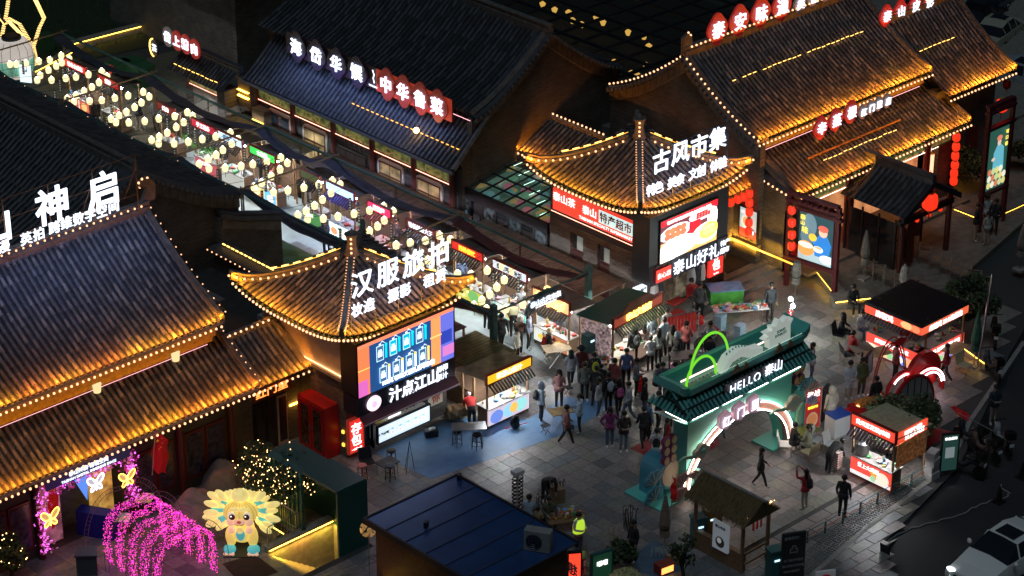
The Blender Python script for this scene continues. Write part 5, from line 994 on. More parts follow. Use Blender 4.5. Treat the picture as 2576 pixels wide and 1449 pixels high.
gb_.tube([(-.8+1.6*k/20,0,.05+.12*math.sin(k*.7)) for k in range(21)],.06,6);ob('body',gb_,EM('gold_neon'),dg)
for k in range(6): lantern((-5.3+.75*k,31.0,2.2),.7,EM('market_lantern',(1,.84,.45),1.25),'x') if 0 else None
# left side green stall roofs and tin roofs in the alley
GR=mat('green_tarp',(.10,.22,.06),.35,noise=.3,ns=2)
def tin(label,x0,x1,y0,y1,z0,z1,m,n=8,axis=0,cat='stall'):
    T=thing('tin_roof_stall',label,cat,((x0+x1)/2,(y0+y1)/2,0))
    k_=MB().cb((0,0,0),((x1-x0)/n-.02 if axis == 0 else x1-x0,(y1-y0) if axis == 0 else (y1-y0)/n-.02,.04)).mesh('roof_sheet',m)
    for k in range(n):
        t=(k+.5)/n;c=((x0+(x1-x0)*t),(y0+y1)/2) if axis == 0 else ((x0+x1)/2,y0+(y1-y0)*t);zz=z0+(z1-z0)*(t if axis == 0 else .5)
        link(bpy.data.objects.new('roof_sheet',k_),T,TM((c[0],c[1],zz)))
    for x in (x0+.08,x1-.08):
        for y in (y0+.08,y1-.08): ob('post',MB().cb((x,y,(z0-.05)/2),(.07,.07,z0-.05)),WOOD,T,w=True)
    ob('counter',MB().box(x0+.2,x1-.1,y0+.2,y1-.2,0,.85),mat('counter_wood'),T,w=True);return T
tin('market stall under green lit tarp beside the brick end wall, upper',-7.9,-6.5,4.7,7.2,1.95,1.85,GR,4,0)
tin('market stall under green lit tarp beside the brick end wall, lower',-7.9,-6.5,2.7,4.5,1.9,1.75,GR,4,0)
tin('stall with plum brown ribbed roof behind the large charm screen',-8.7,-6.5,-4.3,-1.0,2.1,2.1,mat('plum_tin',(.14,.05,.045),.4,noise=.3,ns=3),14,1)
tin('stall with olive ribbed tin roof beside the teal market post',-8.6,-6.3,-7.0,-4.6,2.0,1.95,mat('olive_tin',(.13,.12,.05),.3,noise=.4,ns=3),12,1)
tin('timber deck roof between the market stalls and restaurant front',-1.0,.7,3.2,12.8,2.0,2.0,mat('deck_plank',(.13,.095,.07),.6,noise=.3,ns=4),40,1,'deck roof')
tin('timber deck roof between the market stalls and pavilion brick wall',-.9,1.1,-5.6,2.8,1.9,1.9,mat('deck_plank'),36,1,'deck roof')
tin('grey sheet roof behind the crimson signed snack stall',-1.1,.5,13.2,18.8,2.1,2.1,mat('olive_sheet',(.09,.085,.05),.6,noise=.3),8,1,'deck roof')
tin('low wooden counter stall near the left market rail',-5.9,-5.0,5.4,8.2,.98,.98,mat('counter_top2',(.4,.42,.4),.4),3,1)
# lanterns
L1z=[(75,487),(123,487),(197,480),(293,465),(376,455),(463,422),(424,500),(467,475),(523,447),(366,532),(304,571),(281,608),(389,606),(496,593),(573,583),(668,565),(768,543),(809,580),(747,625),(694,660),(635,690),(575,722),(508,747),(558,772),(677,765),(769,759),(867,742),(837,900),(899,875),(875,925),(954,848),(972,928),(967,724),(1016,812),(1068,777),(1081,697),(1126,732),(1092,917),(1198,898),(1318,880),(1414,850),(1455,878),(1387,925),(1330,962),(1262,1004),(1202,1035),(1145,1060),(1197,1085),(1314,1086),(1421,1072),(1527,1053),(1628,1034),(1739,1005),(1795,1048),(1749,1087),(1682,1135),(1632,1172),(1569,1205),(1503,1243),(1577,1275),(1699,1270),(1820,1257),(1908,1242)]
L2z=[(1054,553),(1182,518),(1242,568),(1175,628),(1093,690),(1006,750),(935,790),(960,830),(1114,838),(1247,820),(1394,795),(1531,768),(1657,733),(1728,767),(1643,843),(1565,905),(1492,960),(1415,1010),(1340,1048),(1428,1085),(1573,1080)]
L3z=[(62,310),(190,288),(312,262),(424,230),(500,270),(429,340),(376,387),(312,425),(523,537),(635,518),(755,500),(867,460),(953,492),(890,550),(775,655),(715,700),(1010,765),(1117,770),(1244,737),(1365,703),(1443,742),(1380,812),(1321,870),(1264,925),(1202,975),(1141,1015),(1240,1045),(1393,1040),(1527,1005)]
LP=[(x/1.9167/1.5652,y/1.9167/1.5652) for x,y in L1z]+[((600+x/2.337)/1.5652,(400+y/2.337)/1.5652) for x,y in L2z]+[((1300+x/2.013)/1.5652,(700+y/2.013)/1.5652) for x,y in L3z]
ML=EM('market_lantern',(1,.84,.45),1.5);ORD=['first','second','third','fourth','fifth','sixth','seventh','eighth','ninth','tenth','eleventh','twelfth','thirteenth','fourteenth','fifteenth','sixteenth','seventeenth','eighteenth','nineteenth','twentieth','twenty-first','twenty-second','twenty-third','twenty-fourth','twenty-fifth','twenty-sixth','twenty-seventh','twenty-eighth','twenty-ninth','thirtieth']
bays=[(0,215,'before the giant round lantern'),(215,300,'over the dumpling stall bay'),(300,400,'between first and second bamboo crossbars'),(400,490,'over the brown carton stall'),(490,600,'over the crimson and pale blue signs'),(600,720,'over the green fruit sign'),(720,880,'over the glaring blue sign'),(880,1010,'over the pink sign behind the charm pavilion finial'),(1010,1145,'behind the left pavilion characters'),(1145,1400,'over the red and white signs at market mouth')]
proto=thing('market_lantern','pale yellow ribbed lantern','lantern',(0,0,0),0,'pale yellow lanterns hung over the market')
ob('lantern_shade',MB().lathe([(.07,-.15),(.12,-.12),(.145,0),(.15,.08),(.12,.14),(.07,.155)],12),ML,proto,smooth=True)
rib=MB()
for a in range(12): an=a*math.pi/6;rib.tube([(r*math.cos(an),r*math.sin(an),z_) for r,z_ in ((.072,-.15),(.123,-.12),(.148,0),(.153,.08),(.123,.14))],.0035,3)
ob('rib',rib,mat('rib_olive',(.3,.27,.1),.7,em=.3),proto,kind='stuff');ob('tassel',MB().tube([(0,0,-.15),(0,0,-.42)],.012,4),mat('tassel_grey',(.2,.2,.22),.8),proto)
ob('core_glow',MB().ball((0,0,.17),.035,6,4),EM('lantern_bulb',(1,.9,.7),40),proto)
first=True
for (a,b,nm) in bays:
    q=sorted([p for p in LP if a <= p[0] < b])
    for k,(px,py) in enumerate(q):
        p=G(px,py,2.55);lab='pale yellow ribbed lantern, %s from left %s' % (ORD[k],nm)
        if first: proto.matrix_basis=TM(p);W[proto.name]=TM(p);first=False;proto['label']=lab;[W.__setitem__(c.name,TM(p)) for c in proto.children];PR=proto
        else: copy_tree(proto,TM(p,(k*37) % 90),lab)
for k in range(30):
    y=30.5-k*1.2;P=[(-6.2+5.1*t,y+.5*math.sin(k*2.1)*t,3.02-.32*math.sin(math.pi*t)) for t in [q/8 for q in range(9)]];ob('cable',MB().tube(P,.012,3),DARK,MF,w=True)
# hanging verse strips
sm_=MB().box(-.06,.06,-.004,.004,-.7,0).mesh('paper_strip',mat('strip_dark',(.05,.05,.05),.7));tx=MB()
for k in range(5): tx.cb((0,-.008,-.1-.125*k),(.07,.004,.07))
txm=tx.mesh('strip_characters',mat('strip_white',(.6,.6,.5),.7,em=.2,samp=False));rr=random.Random(6)
for k in range(34):
    y=-4.5+k*1.05;X=rr.choice((-5.2,-4.2,-3.3,-2.9));T=thing('verse_strip','dark paper strip of white characters hanging in the market, %s from the near end' % (ORD[k] if k < 30 else ('thirty-first','thirty-second','thirty-third','thirty-fourth')[k-30]),'paper strip',(X,y,2.75),-60,'verse strips hanging in the market')
    link(bpy.data.objects.new('paper',sm_),T);link(bpy.data.objects.new('characters',txm),T)
for k,(px,py) in enumerate(((1407,395*1),)): pass
# giant lantern and lit trees, top left
GL=thing('giant_lantern','giant ribbed paper lantern with green landscape print, upper left corner','lantern',G(38,195),0);gm_=mat('giant_paper',(.8,.7,.62),.7,em=.55,noise=.12,ns=1.2)
ob('shade',MB().lathe([(.75,.15),(1.0,.5),(1.05,1.0),(1.0,1.7),(.7,2.05),(.45,2.12)],20),gm_,GL,smooth=True);ob('print_band',MB().lathe([(.99,.42),(1.06,.8),(1.065,1.15)],20),mat('giant_green',(.25,.6,.42),.7,em=.45,noise=.6,ns=1.5),GL,smooth=True)
ob('top_cap',MB().lathe([(.5,2.08),(.5,2.25),(.42,2.28)],16),DARK,GL);ob('base_cap',MB().lathe([(.6,0),(.7,.15)],16),DARK,GL);ribm=MB()
for a in range(14): an=a*math.pi/7;ribm.tube([(r*math.cos(an),r*math.sin(an),z_) for r,z_ in ((.76,.15),(1.02,.5),(1.075,1.0),(1.02,1.7),(.71,2.06))],.012,3)
ob('ribs',ribm,DARK,GL,kind='stuff')
WT=EM('wrap_light',(1,.62,.2),3)
WTT=thing('lit_tree','bare tree wrapped in warm light strings, top left corner','tree',G(8,150))
b0=G(8,150);tr=MB();lt=MB();PT=[((4,150),(6,90),(18,30),(25,-20)),((95,195),(92,150),(85,118),(60,92),(20,50)),((85,118),(100,70),(112,45),(98,15),(88,-5)),((15,60),(-20,20)),((22,45),(50,60),(85,118))]
for br in PT:
    P=[GX(px,py,b0.x+.4*i) for i,(px,py) in enumerate(br)];tr.tube(P,[.1-.015*min(4,i) for i in range(len(P))],6)
    for p in resample(P,.09): lt.tube([p+Vector((-.13,.02,0)),p+Vector((.0,-.14,.05))],.018,4)
ob('limb',tr,mat('bark',(.08,.06,.04),.9,noise=.3),WTT,w=True);ob('light_wrap',lt,WT,WTT,w=True,kind='stuff')
lightsign('menu_light_box','white glowing menu box standing beneath the giant lantern',G(52,215).x,G(52,215).y,.2,.6,.9,(.7,.85,.9),[('饮品',.5,.7,.14,DARK)],None,-60,1.3)
single('wheelie_bin',MB().box(-.3,.3,-.3,.3,0,.9).box(-.34,.34,-.34,.34,.9,.98),mat('bin_green',(.02,.08,.03),.6),'dark green waste bin behind the market by the giant lantern','bin',TM(G(118,130)))
for k,(px,py) in enumerate(((300,185),(335,180),(360,195))): single('wheelie_bin',MB().box(-.5,.5,-.4,.4,0,1.0).box(-.55,.55,-.45,.45,1.0,1.1),mat('bin_green'),'green waste container behind the canopy rail, %s of three' % ('left','middle','right')[k],'bin',TM(G(px,py+20)))
# vine garland
vn=MB();rr=random.Random(9)
for k in range(240): p=Vector((-2.95+rr.gauss(0,.06),19.0-(k/240)*2.6+rr.gauss(0,.05),1.9-.5*math.sin(k/240*math.pi)*.6+rr.gauss(0,.12)));a=rr.uniform(0,6);vn.add([p,p+Vector((.06*math.cos(a),.06*math.sin(a),.03)),p+Vector((.02,.03,.07))],[(0,1,2)])
single('vine_garland',vn,mat('vine_green',(.08,.3,.04),.6,em=.1,samp=False),'green leafy garland over the crimson signed snack counter','garland',kind='stuff')
# ================================================================ plaza things
TL=mat('teal_paint',(.12,.55,.45),.45);TLD=mat('teal_dark',(.06,.34,.28),.5);TLB=mat('teal_blue',(.07,.30,.38),.45);PNK=mat('gate_pink',(.5,.25,.2),.5);LG_=EM('gate_led',(1,.84,.74),16)
GT=thing('archway_gate','teal festival archway with tiled roof, neon arch and white lit lettering','gate',(-4.2,-16.5,0))
def arc(cx,rx,rz_,z0=0,n=24): return [(cx+rx*math.cos(a),z0+rz_*math.sin(a)) for a in [math.pi*(1-k/n) for k in range(n+1)]]
xo=-4.2;A=arc(xo,2.75,2.35)
ob('arch_wall',MB().prism([(-7.0,3.3),(-7.0,0)]+A+[(-1.35,0),(-1.35,3.3)],-16.6,-15.9),TL,GT,w=True)
Ao=arc(xo,3.05,2.68);Ai=A
g=MB()
for a,b,c,d in zip(Ao,Ao[1:],Ai[1:],Ai): g.add([(a[0],-16.66,a[1]),(b[0],-16.66,b[1]),(c[0],-16.66,c[1]),(d[0],-16.66,d[1]),(a[0],-16.6,a[1]),(b[0],-16.6,b[1]),(c[0],-16.4,c[1]),(d[0],-16.4,d[1])],[(0,3,2,1),(0,1,5,4),(3,7,6,2)])
ob('arch_band',g,PNK,GT,w=True)
for AA in (Ao,Ai): ob('arch_neon',MB().tube([(p[0],-16.7,p[1]) for p in AA if p[1] > .05],.02,5),LG_,GT,w=True)
ob('cornice_ledge',MB().box(-7.4,-1.0,-16.95,-15.8,3.3,3.4),TL,GT,w=True);ob('cornice_wing',MB().add([(-7.4,-16.95,3.3),(-7.4,-15.8,3.3),(-8.2,-15.9,3.75),(-8.1,-16.8,3.75),(-7.4,-16.95,3.4),(-7.4,-15.8,3.4)],[(0,1,2,3),(4,3,2,5)]),mat('teal_pale',(.3,.6,.55),.4),GT,w=True)
for x0,x1 in ((-7.2,-5.9),(-5.6,-4.6),(-4.2,-3.2),(-2.9,-1.4)): ob('ledge_neon',MB().tube([(x0,-17.0,3.46),(x1,-17.0,3.46)],.03,4),LG_,GT,w=True)
ob('side_neon',MB().tube([(-7.45,-16.9,3.4),(-7.45,-15.9,3.4)],.03,4),LG_,GT,w=True)
gf=lambda u,d: 3.72+.62*(d/.85)
tm2=[mat('gate_tile',(.05,.27,.22),.4),mat('gate_tile2',(.07,.34,.28),.4)]
roof_panel(GT,(-7.75,-17.3),(1,0),(0,1),6.9,.8,gf,nu=2,nv=2,pitch=.2,L=.45,mats=tm2,limit=200);roof_panel(GT,(-7.75,-15.3),(0,-1),(1,0),2.0,.7,gf,dmax=lambda u: max(.02,min(u,2-u,.7)),nu=8,nv=2,pitch=.2,L=.45,mats=tm2,limit=80)
roof_panel(GT,(-.85,-17.3),(0,1),(-1,0),2.0,.7,gf,dmax=lambda u: max(.02,min(u,2-u,.7)),nu=8,nv=2,pitch=.2,L=.45,mats=tm2,limit=20)
ob('roof_body',MB().box(-7.05,-1.3,-16.6,-15.5,3.4,4.35),TLD,GT,w=True);ob('roof_deck',MB().box(-7.3,-1.1,-16.85,-15.4,4.35,4.5),mat('teal_mid',(.05,.3,.24),.4),GT,w=True)
for y in (-16.9,-15.4): ob('parapet',MB().box(-7.25,-1.15,y,y+.08,4.38,4.62),TL,GT,w=True)
for sx,x in ((-1,-7.2),(1,-1.2)): ob('ridge_horn',MB().prism([(x,4.35),(x+sx*.3,4.4),(x+sx*.5,4.6),(x+sx*.5,4.9),(x+sx*.38,4.78),(x+sx*.2,4.68),(x,4.65)],-16.8,-15.5),TL,GT,w=True)
dots=MB()
for k in range(70): dots.ball((-6.2+k*.07,-16.95,4.8),.012,4,3)
ob('pixel_lights',dots,EM('pixel_white',(.8,1,.9),2),GT,w=True,kind='stuff');ob('deck_neon',MB().tube([(-7.0,-16.2,4.6),(-2.6,-16.2,4.6)],.04,4),EM('deck_pink',(1,.6,.5),3),GT,w=True)
GRN=EM('green_hoop',(.22,.85,.03),.9)
for (x0,x1,hh,y) in ((-7.05,-5.5,.95,-16.5),(-6.3,-4.3,1.35,-16.0)): ob('green_hoop',MB().tube([((x0+x1)/2+(x1-x0)/2*math.cos(a),y,4.5+hh*math.sin(a)) for a in [math.pi*k/16 for k in range(17)]],.05,6),GRN,GT,w=True)
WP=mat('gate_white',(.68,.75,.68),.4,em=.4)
ob('bridge_shape',MB().prism([(-5.4,4.5),(-5.15,4.5),(-4.85,4.78),(-4.4,4.85),(-4.0,4.65),(-3.6,4.6),(-3.2,4.6),(-3.2,4.8),(-3.6,4.85),(-4.05,5.05),(-4.5,5.15),(-5.0,5.0)],-16.7,-16.3),WP,GT,w=True)
for k in range(7): ob('bridge_baluster',MB().box(-4.95+k*.16,-4.91+k*.16,-16.5,-16.45,4.95,5.2-.03*abs(k-3)),TL,GT,w=True)
pk=[(-2.7,4.5),(-2.75,5.3),(-3.05,5.35),(-2.8,5.5),(-3.0,5.75),(-2.6,5.75),(-2.65,6.0),(-2.4,5.9),(-2.25,6.25),(-2.05,5.95),(-1.75,6.15),(-1.75,5.85),(-1.45,5.9),(-1.6,5.6),(-1.55,4.5)]
ob('mountain_panel',MB().prism([(x_,4.4+(z_-4.5)*.66) for x_,z_ in pk],-16.6,-16.35),WP,GT,w=True);text(GT,'SONG',T3(-2.15+4.2,-.13,5.08),.17,TLD,.01);text(GT,'DYNASTY',T3(-2.15+4.2,-.13,4.93),.14,TLD,.01)
for x,s_ in ((-4.9,.5),(-4.4,.35),(-2.6,.5),(-2.0,.4)): ob('rock_panel',MB().prism([(x-s_/2,4.5),(x,4.5+s_*.7),(x+s_/2,4.5)],-16.98,-16.92),mat('rock_brown',(.25,.16,.08),.6),GT,w=True)
ob('letter_backing',MB().box(-5.7,-2.5,-17.1,-17.05,3.8,4.3),DARK,GT,w=True)
for c,x in zip('HELLO',(-5.28,-4.93,-4.62,-4.34,-3.99)): text(GT,c,T3(x+4.2,-.66,4.05),.5,LETW,0)
text(GT,'泰山',T3(-3.1+4.2,-.66,4.1),.5,LETW,.01)
for c,x,zz in (('红',-5.29,2.62),('门',-4.53,2.7),('里',-3.76,2.72)):
    ob('badge',MB().prism([(x+(.33+.03*math.cos(5*a))*math.cos(a),zz+(.36+.03*math.cos(5*a))*math.sin(a)) for a in [q*math.pi/12 for q in range(24)]],-16.9,-16.72),mat('badge_pink',(.6,.35,.45),.4,em=.25),GT,w=True);text(GT,c,T3(x+4.2,-.45,zz),.46,LETW,.01)
def cloud(x,zz,s_): 
    pts=[(x+s_*(.35*math.cos(a)+.05*math.cos(5*a)),zz+s_*(.26*math.sin(a)+.05*math.sin(5*a))) for a in [q*math.pi/15 for q in range(30)]]
    c_=ob('cloud_panel',MB().prism(pts,-17.0,-16.85),mat('cloud_cream',(.55,.5,.38),.5),GT,w=True);ob('swirl',MB().tube([(x+s_*.16*(1-t/16)*math.cos(t*.8),-17.03,zz+s_*.16*(1-t/16)*math.sin(t*.8)) for t in range(14)],.015,4),TL,c_,w=True)
    ob('cloud_tail',MB().prism([(x-s_*.3,zz-.05),(x-s_*.9,zz+.12),(x-s_*1.2,zz+.05),(x-s_*.9,zz+.02),(x-s_*.3,zz-.18)],-16.98,-16.9),mat('tail_green',(.25,.45,.3),.5),GT,w=True)
cloud(-6.6,1.9,1.0);cloud(-1.6,1.95,1.1)
# left foot: drum, shell flowers
ob('foot_base',MB().box(-8.45,-6.35,-16.75,-14.9,0,.08),TL,GT,w=True)
Mx=Matrix.Translation((-7.35,-15.2,.95)) @ Matrix.Rotation(R_(90),4,'X')
ob('drum',MB().lathe([(.62,0),(.62,1.0)],24,Mx),TLB,GT,w=True);ob('drum_leg',MB().box(-7.97,-7.75,-16.2,-15.2,.05,.95).box(-6.95,-6.73,-16.2,-15.2,.05,.95),TLB,GT,w=True);ob('drum_face',MB().lathe([(.5,1.0),(.5,1.02)],24,Mx),mat('drum_cream',(.5,.42,.28),.5),GT,w=True)
def fan(x,y,zz,r,m,rot=0):
    pts=[(0,0)]+[(r*(1+.06*math.cos(9*t))*math.cos(t+rot),r*(1+.06*math.cos(9*t))*math.sin(t+rot)) for t in [math.pi*.8*k/18 for k in range(19)]]
    o=ob('shell_fan',MB().prism([(x+p[0],zz+p[1]) for p in pts],y-.08,y),m,GT,w=True)
    g=MB()
    for k in range(5): t=math.pi*.8*(k+.5)/5+rot;g.tube([(x,y-.1,zz),(x+r*.9*math.cos(t),y-.1,zz+r*.9*math.sin(t))],.012,3)
    ob('fan_rib',g,mat('fan_line',(.7,.65,.5),.5),o,w=True)
for a in ((-8.3,-16.2,.9,.55,TLB,.5),(-8.45,-16.4,.45,.5,TLB,.9),(-7.6,-16.9,.85,.5,PNK,.6),(-7.75,-17.0,.35,.5,PNK,.4),(-7.0,-16.95,.9,.35,PNK,0)): fan(*a)
ob('hill_panel',MB().prism([(-7.0,.05),(-6.85,1.0),(-6.55,1.1),(-6.4,.05)],-16.9,-16.75),TL,GT,w=True);ob('hill_panel',MB().prism([(-6.6,.05),(-6.55,.55),(-6.35,.7),(-6.15,.5),(-6.12,.05)],-16.98,-16.9),PNK,GT,w=True)
for k in range(6): x,zz=-7.95+.36*(k % 2),2.6-.38*(k//2);ob('drum_disc',MB().prism([(x+.17*math.cos(q*math.pi/8),zz+.19*math.sin(q*math.pi/8)) for q in range(16)],-16.5,-16.35),mat('disc_plum',(.25,.03,.12),.5),GT,w=True);ob('disc_face',MB().prism([(x+.13*math.cos(q*math.pi/8),zz+.15*math.sin(q*math.pi/8)) for q in range(16)],-16.52,-16.5),mat('disc_gold',(.5,.33,.12),.5),GT,w=True)
for k in range(4): x,zz=-.95+.3*(k % 2),2.9-.42*(k//2);ob('drum_disc',MB().prism([(x+.17*math.cos(q*math.pi/8),zz+.19*math.sin(q*math.pi/8)) for q in range(16)],-16.5,-16.35),mat('disc_plum'),GT,w=True);ob('disc_face',MB().prism([(x+.13*math.cos(q*math.pi/8),zz+.15*math.sin(q*math.pi/8)) for q in range(16)],-16.52,-16.5),mat('disc_gold'),GT,w=True)
# right foot
ob('foot_base',MB().box(-2.3,-.1,-16.7,-15.6,0,.08),TL,GT,w=True);ob('foot_panel',MB().prism([(-1.4,.05),(-1.3,1.9),(-.8,2.15),(-.3,1.9),(-.15,.05)],-16.5,-15.9),TL,GT,w=True)
for a in ((-.5,-16.6,2.0,.5,TLB,.4),(-.1,-16.5,1.7,.45,PNK,.2),(-.2,-16.6,1.2,.4,mat('fan_violet',(.3,.25,.45),.5),0)): fan(*a)
ob('wave_panel',MB().prism([(-1.0,.1),(-.9,1.2),(-.6,1.5),(-.7,.9),(-.6,.1)],-16.62,-16.52),mat('tail_green'),GT,w=True)
# ---- stalls on the plaza
st=stall('fruit tea stall with yellow sign and corrugated roof',TM((-8.95,-8.1,0),0),2.2,1.4,2.05,'翠源山楂汁',(.95,.5,.02),(.6,.5,.6),em=1.2,roofm=mat('corrugated',(.22,.20,.12),.3,metal=.5,noise=.4,ns=3),tm=WH15,sh=[('e',.2,.4,.16,.4,(.15,.25,.7)),('e',.5,.45,.15,.4,(.3,.6,.8)),('e',.8,.5,.15,.4,(.3,.7,.7)),('e',.62,.5,.1,.3,(.9,.5,.1))],signh=.36,fh=.7,awn=(.03,.035,.03))
bt=stall('souvenir booth with green tarpaulin roof and yellow neon sign',TM((-2.6,-8.5,0),6),3.0,1.7,2.3,'',(.35,.06,.03),(.3,.2,.15),em=.8,roofm=mat('green_tarpaulin',(.01,.10,.07),.6,noise=.2),signh=.4,awn=(.04,.06,.02),lamp=(1,.93,.85))
text(bt,'泰山文创店',T3(1.5,-.12,2.45),.32,EM('neon_yellow',(1,.85,.1),6),.03);ob('sign_pediment',MB().prism([(.1,2.6),(.5,2.75),(.9,3.0),(2.1,3.0),(2.5,2.75),(2.9,2.6)],-.1,-.04),mat('pediment',(.35,.07,.03),.5),bt)
ob('backboard',MB().box(0,.04,.1,1.6,.3,2.2),mat('toy_wall',(.5,.35,.35),.6,em=.35,noise=.9,ns=9),bt)
goods(-.7,.1,-.6,1.4,.85,40,'souvenir booth side table',org=TM((-2.6,-8.5,0),6),seed=5)
single('side_table',MB().box(-.8,-.05,-.7,1.5,.78,.84).box(-.75,-.7,-.65,-.6,0,.78).box(-.15,-.1,-.65,-.6,0,.78),mat('counter_top'),'goods table on the left side of the souvenir booth','table',TM((-2.6,-8.5,0),6))
ts=stall('chicken noodle stall with red light boxes at the plaza corner',TM((-1.4,-19.65,0),-90),1.95,1.9,2.2,'贵州豆花面|米粉',(.75,.06,.03),(.75,.07,.05),em=1.2,roofm=mat('khaki_roof',(.50,.46,.28),.5,noise=.2),signh=.42,fh=.72,ftext='爱上火鸡面',sh=[('r',0,0,1,.22,(.8,.75,.75)),('e',.8,.4,.16,.36,(.85,.7,.55)),('e',.58,.55,.09,.2,(.8,.3,.05)),('e',.57,.22,.07,.18,(.3,.6,.3))],awn=(.05,.03,.04))
sd=thing('sign_panel','red side light box over the chicken noodle stall reading rice noodles','sign',(-1.4,-21.66,2.05));board(sd,0,0,1.75,.45,(.75,.07,.03),1.2,0,.06);text(sd,'爱上火鸡面',T3(1.0,-.02,.15),.22,EM('sign_text_white'),.015);text(sd,'现拌热干·米粉',T3(.9,-.02,.35),.16,EM('sign_text_white'),.01)
ob('noodle_print',MB().box(.1,1.75,.0,.04,-1.0,-.03),mat('noodle_print',(.4,.15,.05),.6,em=.15,noise=.7,ns=8),sd)
for k in range(4): single('cardboard_carton',MB().cb((0,0,.14),(.5,.35,.28)),mat('carton_white',(.6,.55,.52),.7,noise=.1),'white and red drinks carton stacked beside the noodle stall, %s from the ground' % ORD[k],'carton',TM((.55,-21.9+.04*(k % 2),.285*k),5*k))
for k in range(7): single('plastic_tub',MB().lathe([(.16,0),(.2,.09),(.21,.1)],4),mat('tub_pale',(.6,.45,.4),.5),'pale takeaway tub in the stack left of the noodle stall, %s from the bottom' % ORD[k],'tub',TM((-1.75,-19.3,.25+.1*k),45))
pot=thing('steamer_pot','large steel steamer pot on the noodle stall counter','pot',(-1.2,-20.0,.9));ob('pot_body',MB().lathe([(.22,0),(.24,.1),(.24,.38),(.25,.4)],16),STEEL,pot,smooth=True);ob('lid',MB().lathe([(.25,.4),(.15,.5),(.03,.54),(.03,.58)],16),STEEL,pot,smooth=True)
# corner stall with dark corrugated roof
cs=thing('corner_stall','large spicy chicken stall with black slatted roof and red light box walls','stall',(7.05,-16.5,0))
ck=MB().box(-.045,.045,0,2.9,0,.05).mesh('roof_slat',mat('roof_black',(.015,.016,.018),.5))
for k in range(22): link(bpy.data.objects.new('roof_slat',ck),cs,Matrix.Translation((5.98+k*.135,-16.95,2.45)))
ob('roof_sheet',MB().box(5.93,8.95,-16.95,-14.05,2.38,2.44),DARK,cs,w=True)
board(cs,-1.05,2.05,2.9,.32,(.75,.12,.05),1.2,-.45,.06);text(cs,'麻辣鸡 29.9元任选',T3(.4,-.47,2.21),.26,EM('sign_text_white'),.015)
s1_=thing('sign_panel','red light box sign with dish pictures along the left roof edge of the corner stall','sign',(5.95,-14.1,2.05),-90);board(s1_,0,0,2.8,.34,(.75,.08,.04),1.2,-.0,.06);text(s1_,'麻椒鸡',T3(1.0,-.02,.17),.3,EM('sign_text_white'),.015);draw(s1_,1.8,.0,1.0,.34,[('e',.3,.5,.3,.45,(.8,.5,.2)),('e',.75,.5,.22,.45,(.8,.25,.1))],0,em=1.2)
for (x,y) in ((6.6,-16.7),(9.0,-16.7),(6.6,-14.3),(9.0,-14.3)): ob('post',MB().cb((x,y,1.25),(.07,.07,2.5)),WOOD,cs,w=True)
for nm,M_,wd,tx_ in (('left',TM((6.5,-13.9,0),-90),2.6,'麻辣鸡 肉夹馍 凉皮'),('right',TM((6.5,-16.55,0),0),2.75,'麻辣鸡 柠檬鸡拌面 卤味')):
    c_=thing('counter','%s hand counter of the corner stall with red menu light box and dish prints' % nm,'counter',M=M_);ob('body',MB().box(0,wd,0,.55,0,.88),mat('counter_wood'),c_);ob('top',MB().box(-.02,wd+.02,-.05,.6,.88,.92),mat('counter_top'),c_)
    board(c_,0,.1,wd,.8,(.7,.06,.04),1.3,-.06,.05,'front_panel');draw(c_,0,.1,wd,.8,[('r',0,0,1,.5,(.55,.35,.35)),('r',.55,0,.2,.5,(.1,.2,.7)),('e',.12,.25,.1,.24,(.85,.65,.45)),('e',.35,.25,.1,.24,(.8,.45,.2)),('e',.65,.25,.08,.2,(.85,.75,.6)),('e',.87,.28,.1,.24,(.75,.3,.15)),('e',.47,.2,.06,.15,(.2,.5,.2))],-.06,em=1.5,samp=True);text(c_,tx_,T3(wd*.5,-.09,.73),.2,EM('sign_text_white'),.015)
    goods(.1,wd-.1,.05,.5,.92,14,'corner stall %s counter' % nm,org=M_,seed=3)
for x_,lb_ in ((7.2,'left'),(8.4,'right')): single('tube_lamp',MB().box(-.4,.4,-.03,.03,-.03,.03),EM('stall_lamp_899',(.9,.95,1),10),'white tube lamp under the corner stall roof, %s one' % lb_,'lamp',TM((x_,-15.6,2.35)))
al=MB().box(-.045,.045,0,.6,0,.04).mesh('awning_slat',mat('awn_blue',(.03,.04,.06),.5))
for k in range(17): link(bpy.data.objects.new('awning_slat',al),cs,Matrix.Translation((6.35,-14.2-k*.16,2.12)) @ Matrix.Rotation(R_(90),4,'Z') @ Matrix.Rotation(R_(-35),4,'X'))
single('steel_cabinet',MB().box(0,.8,0,.6,0,1.7),STEEL,'stainless steel cabinet at the back of the corner stall','cabinet',TM((9.1,-14.8,0)))
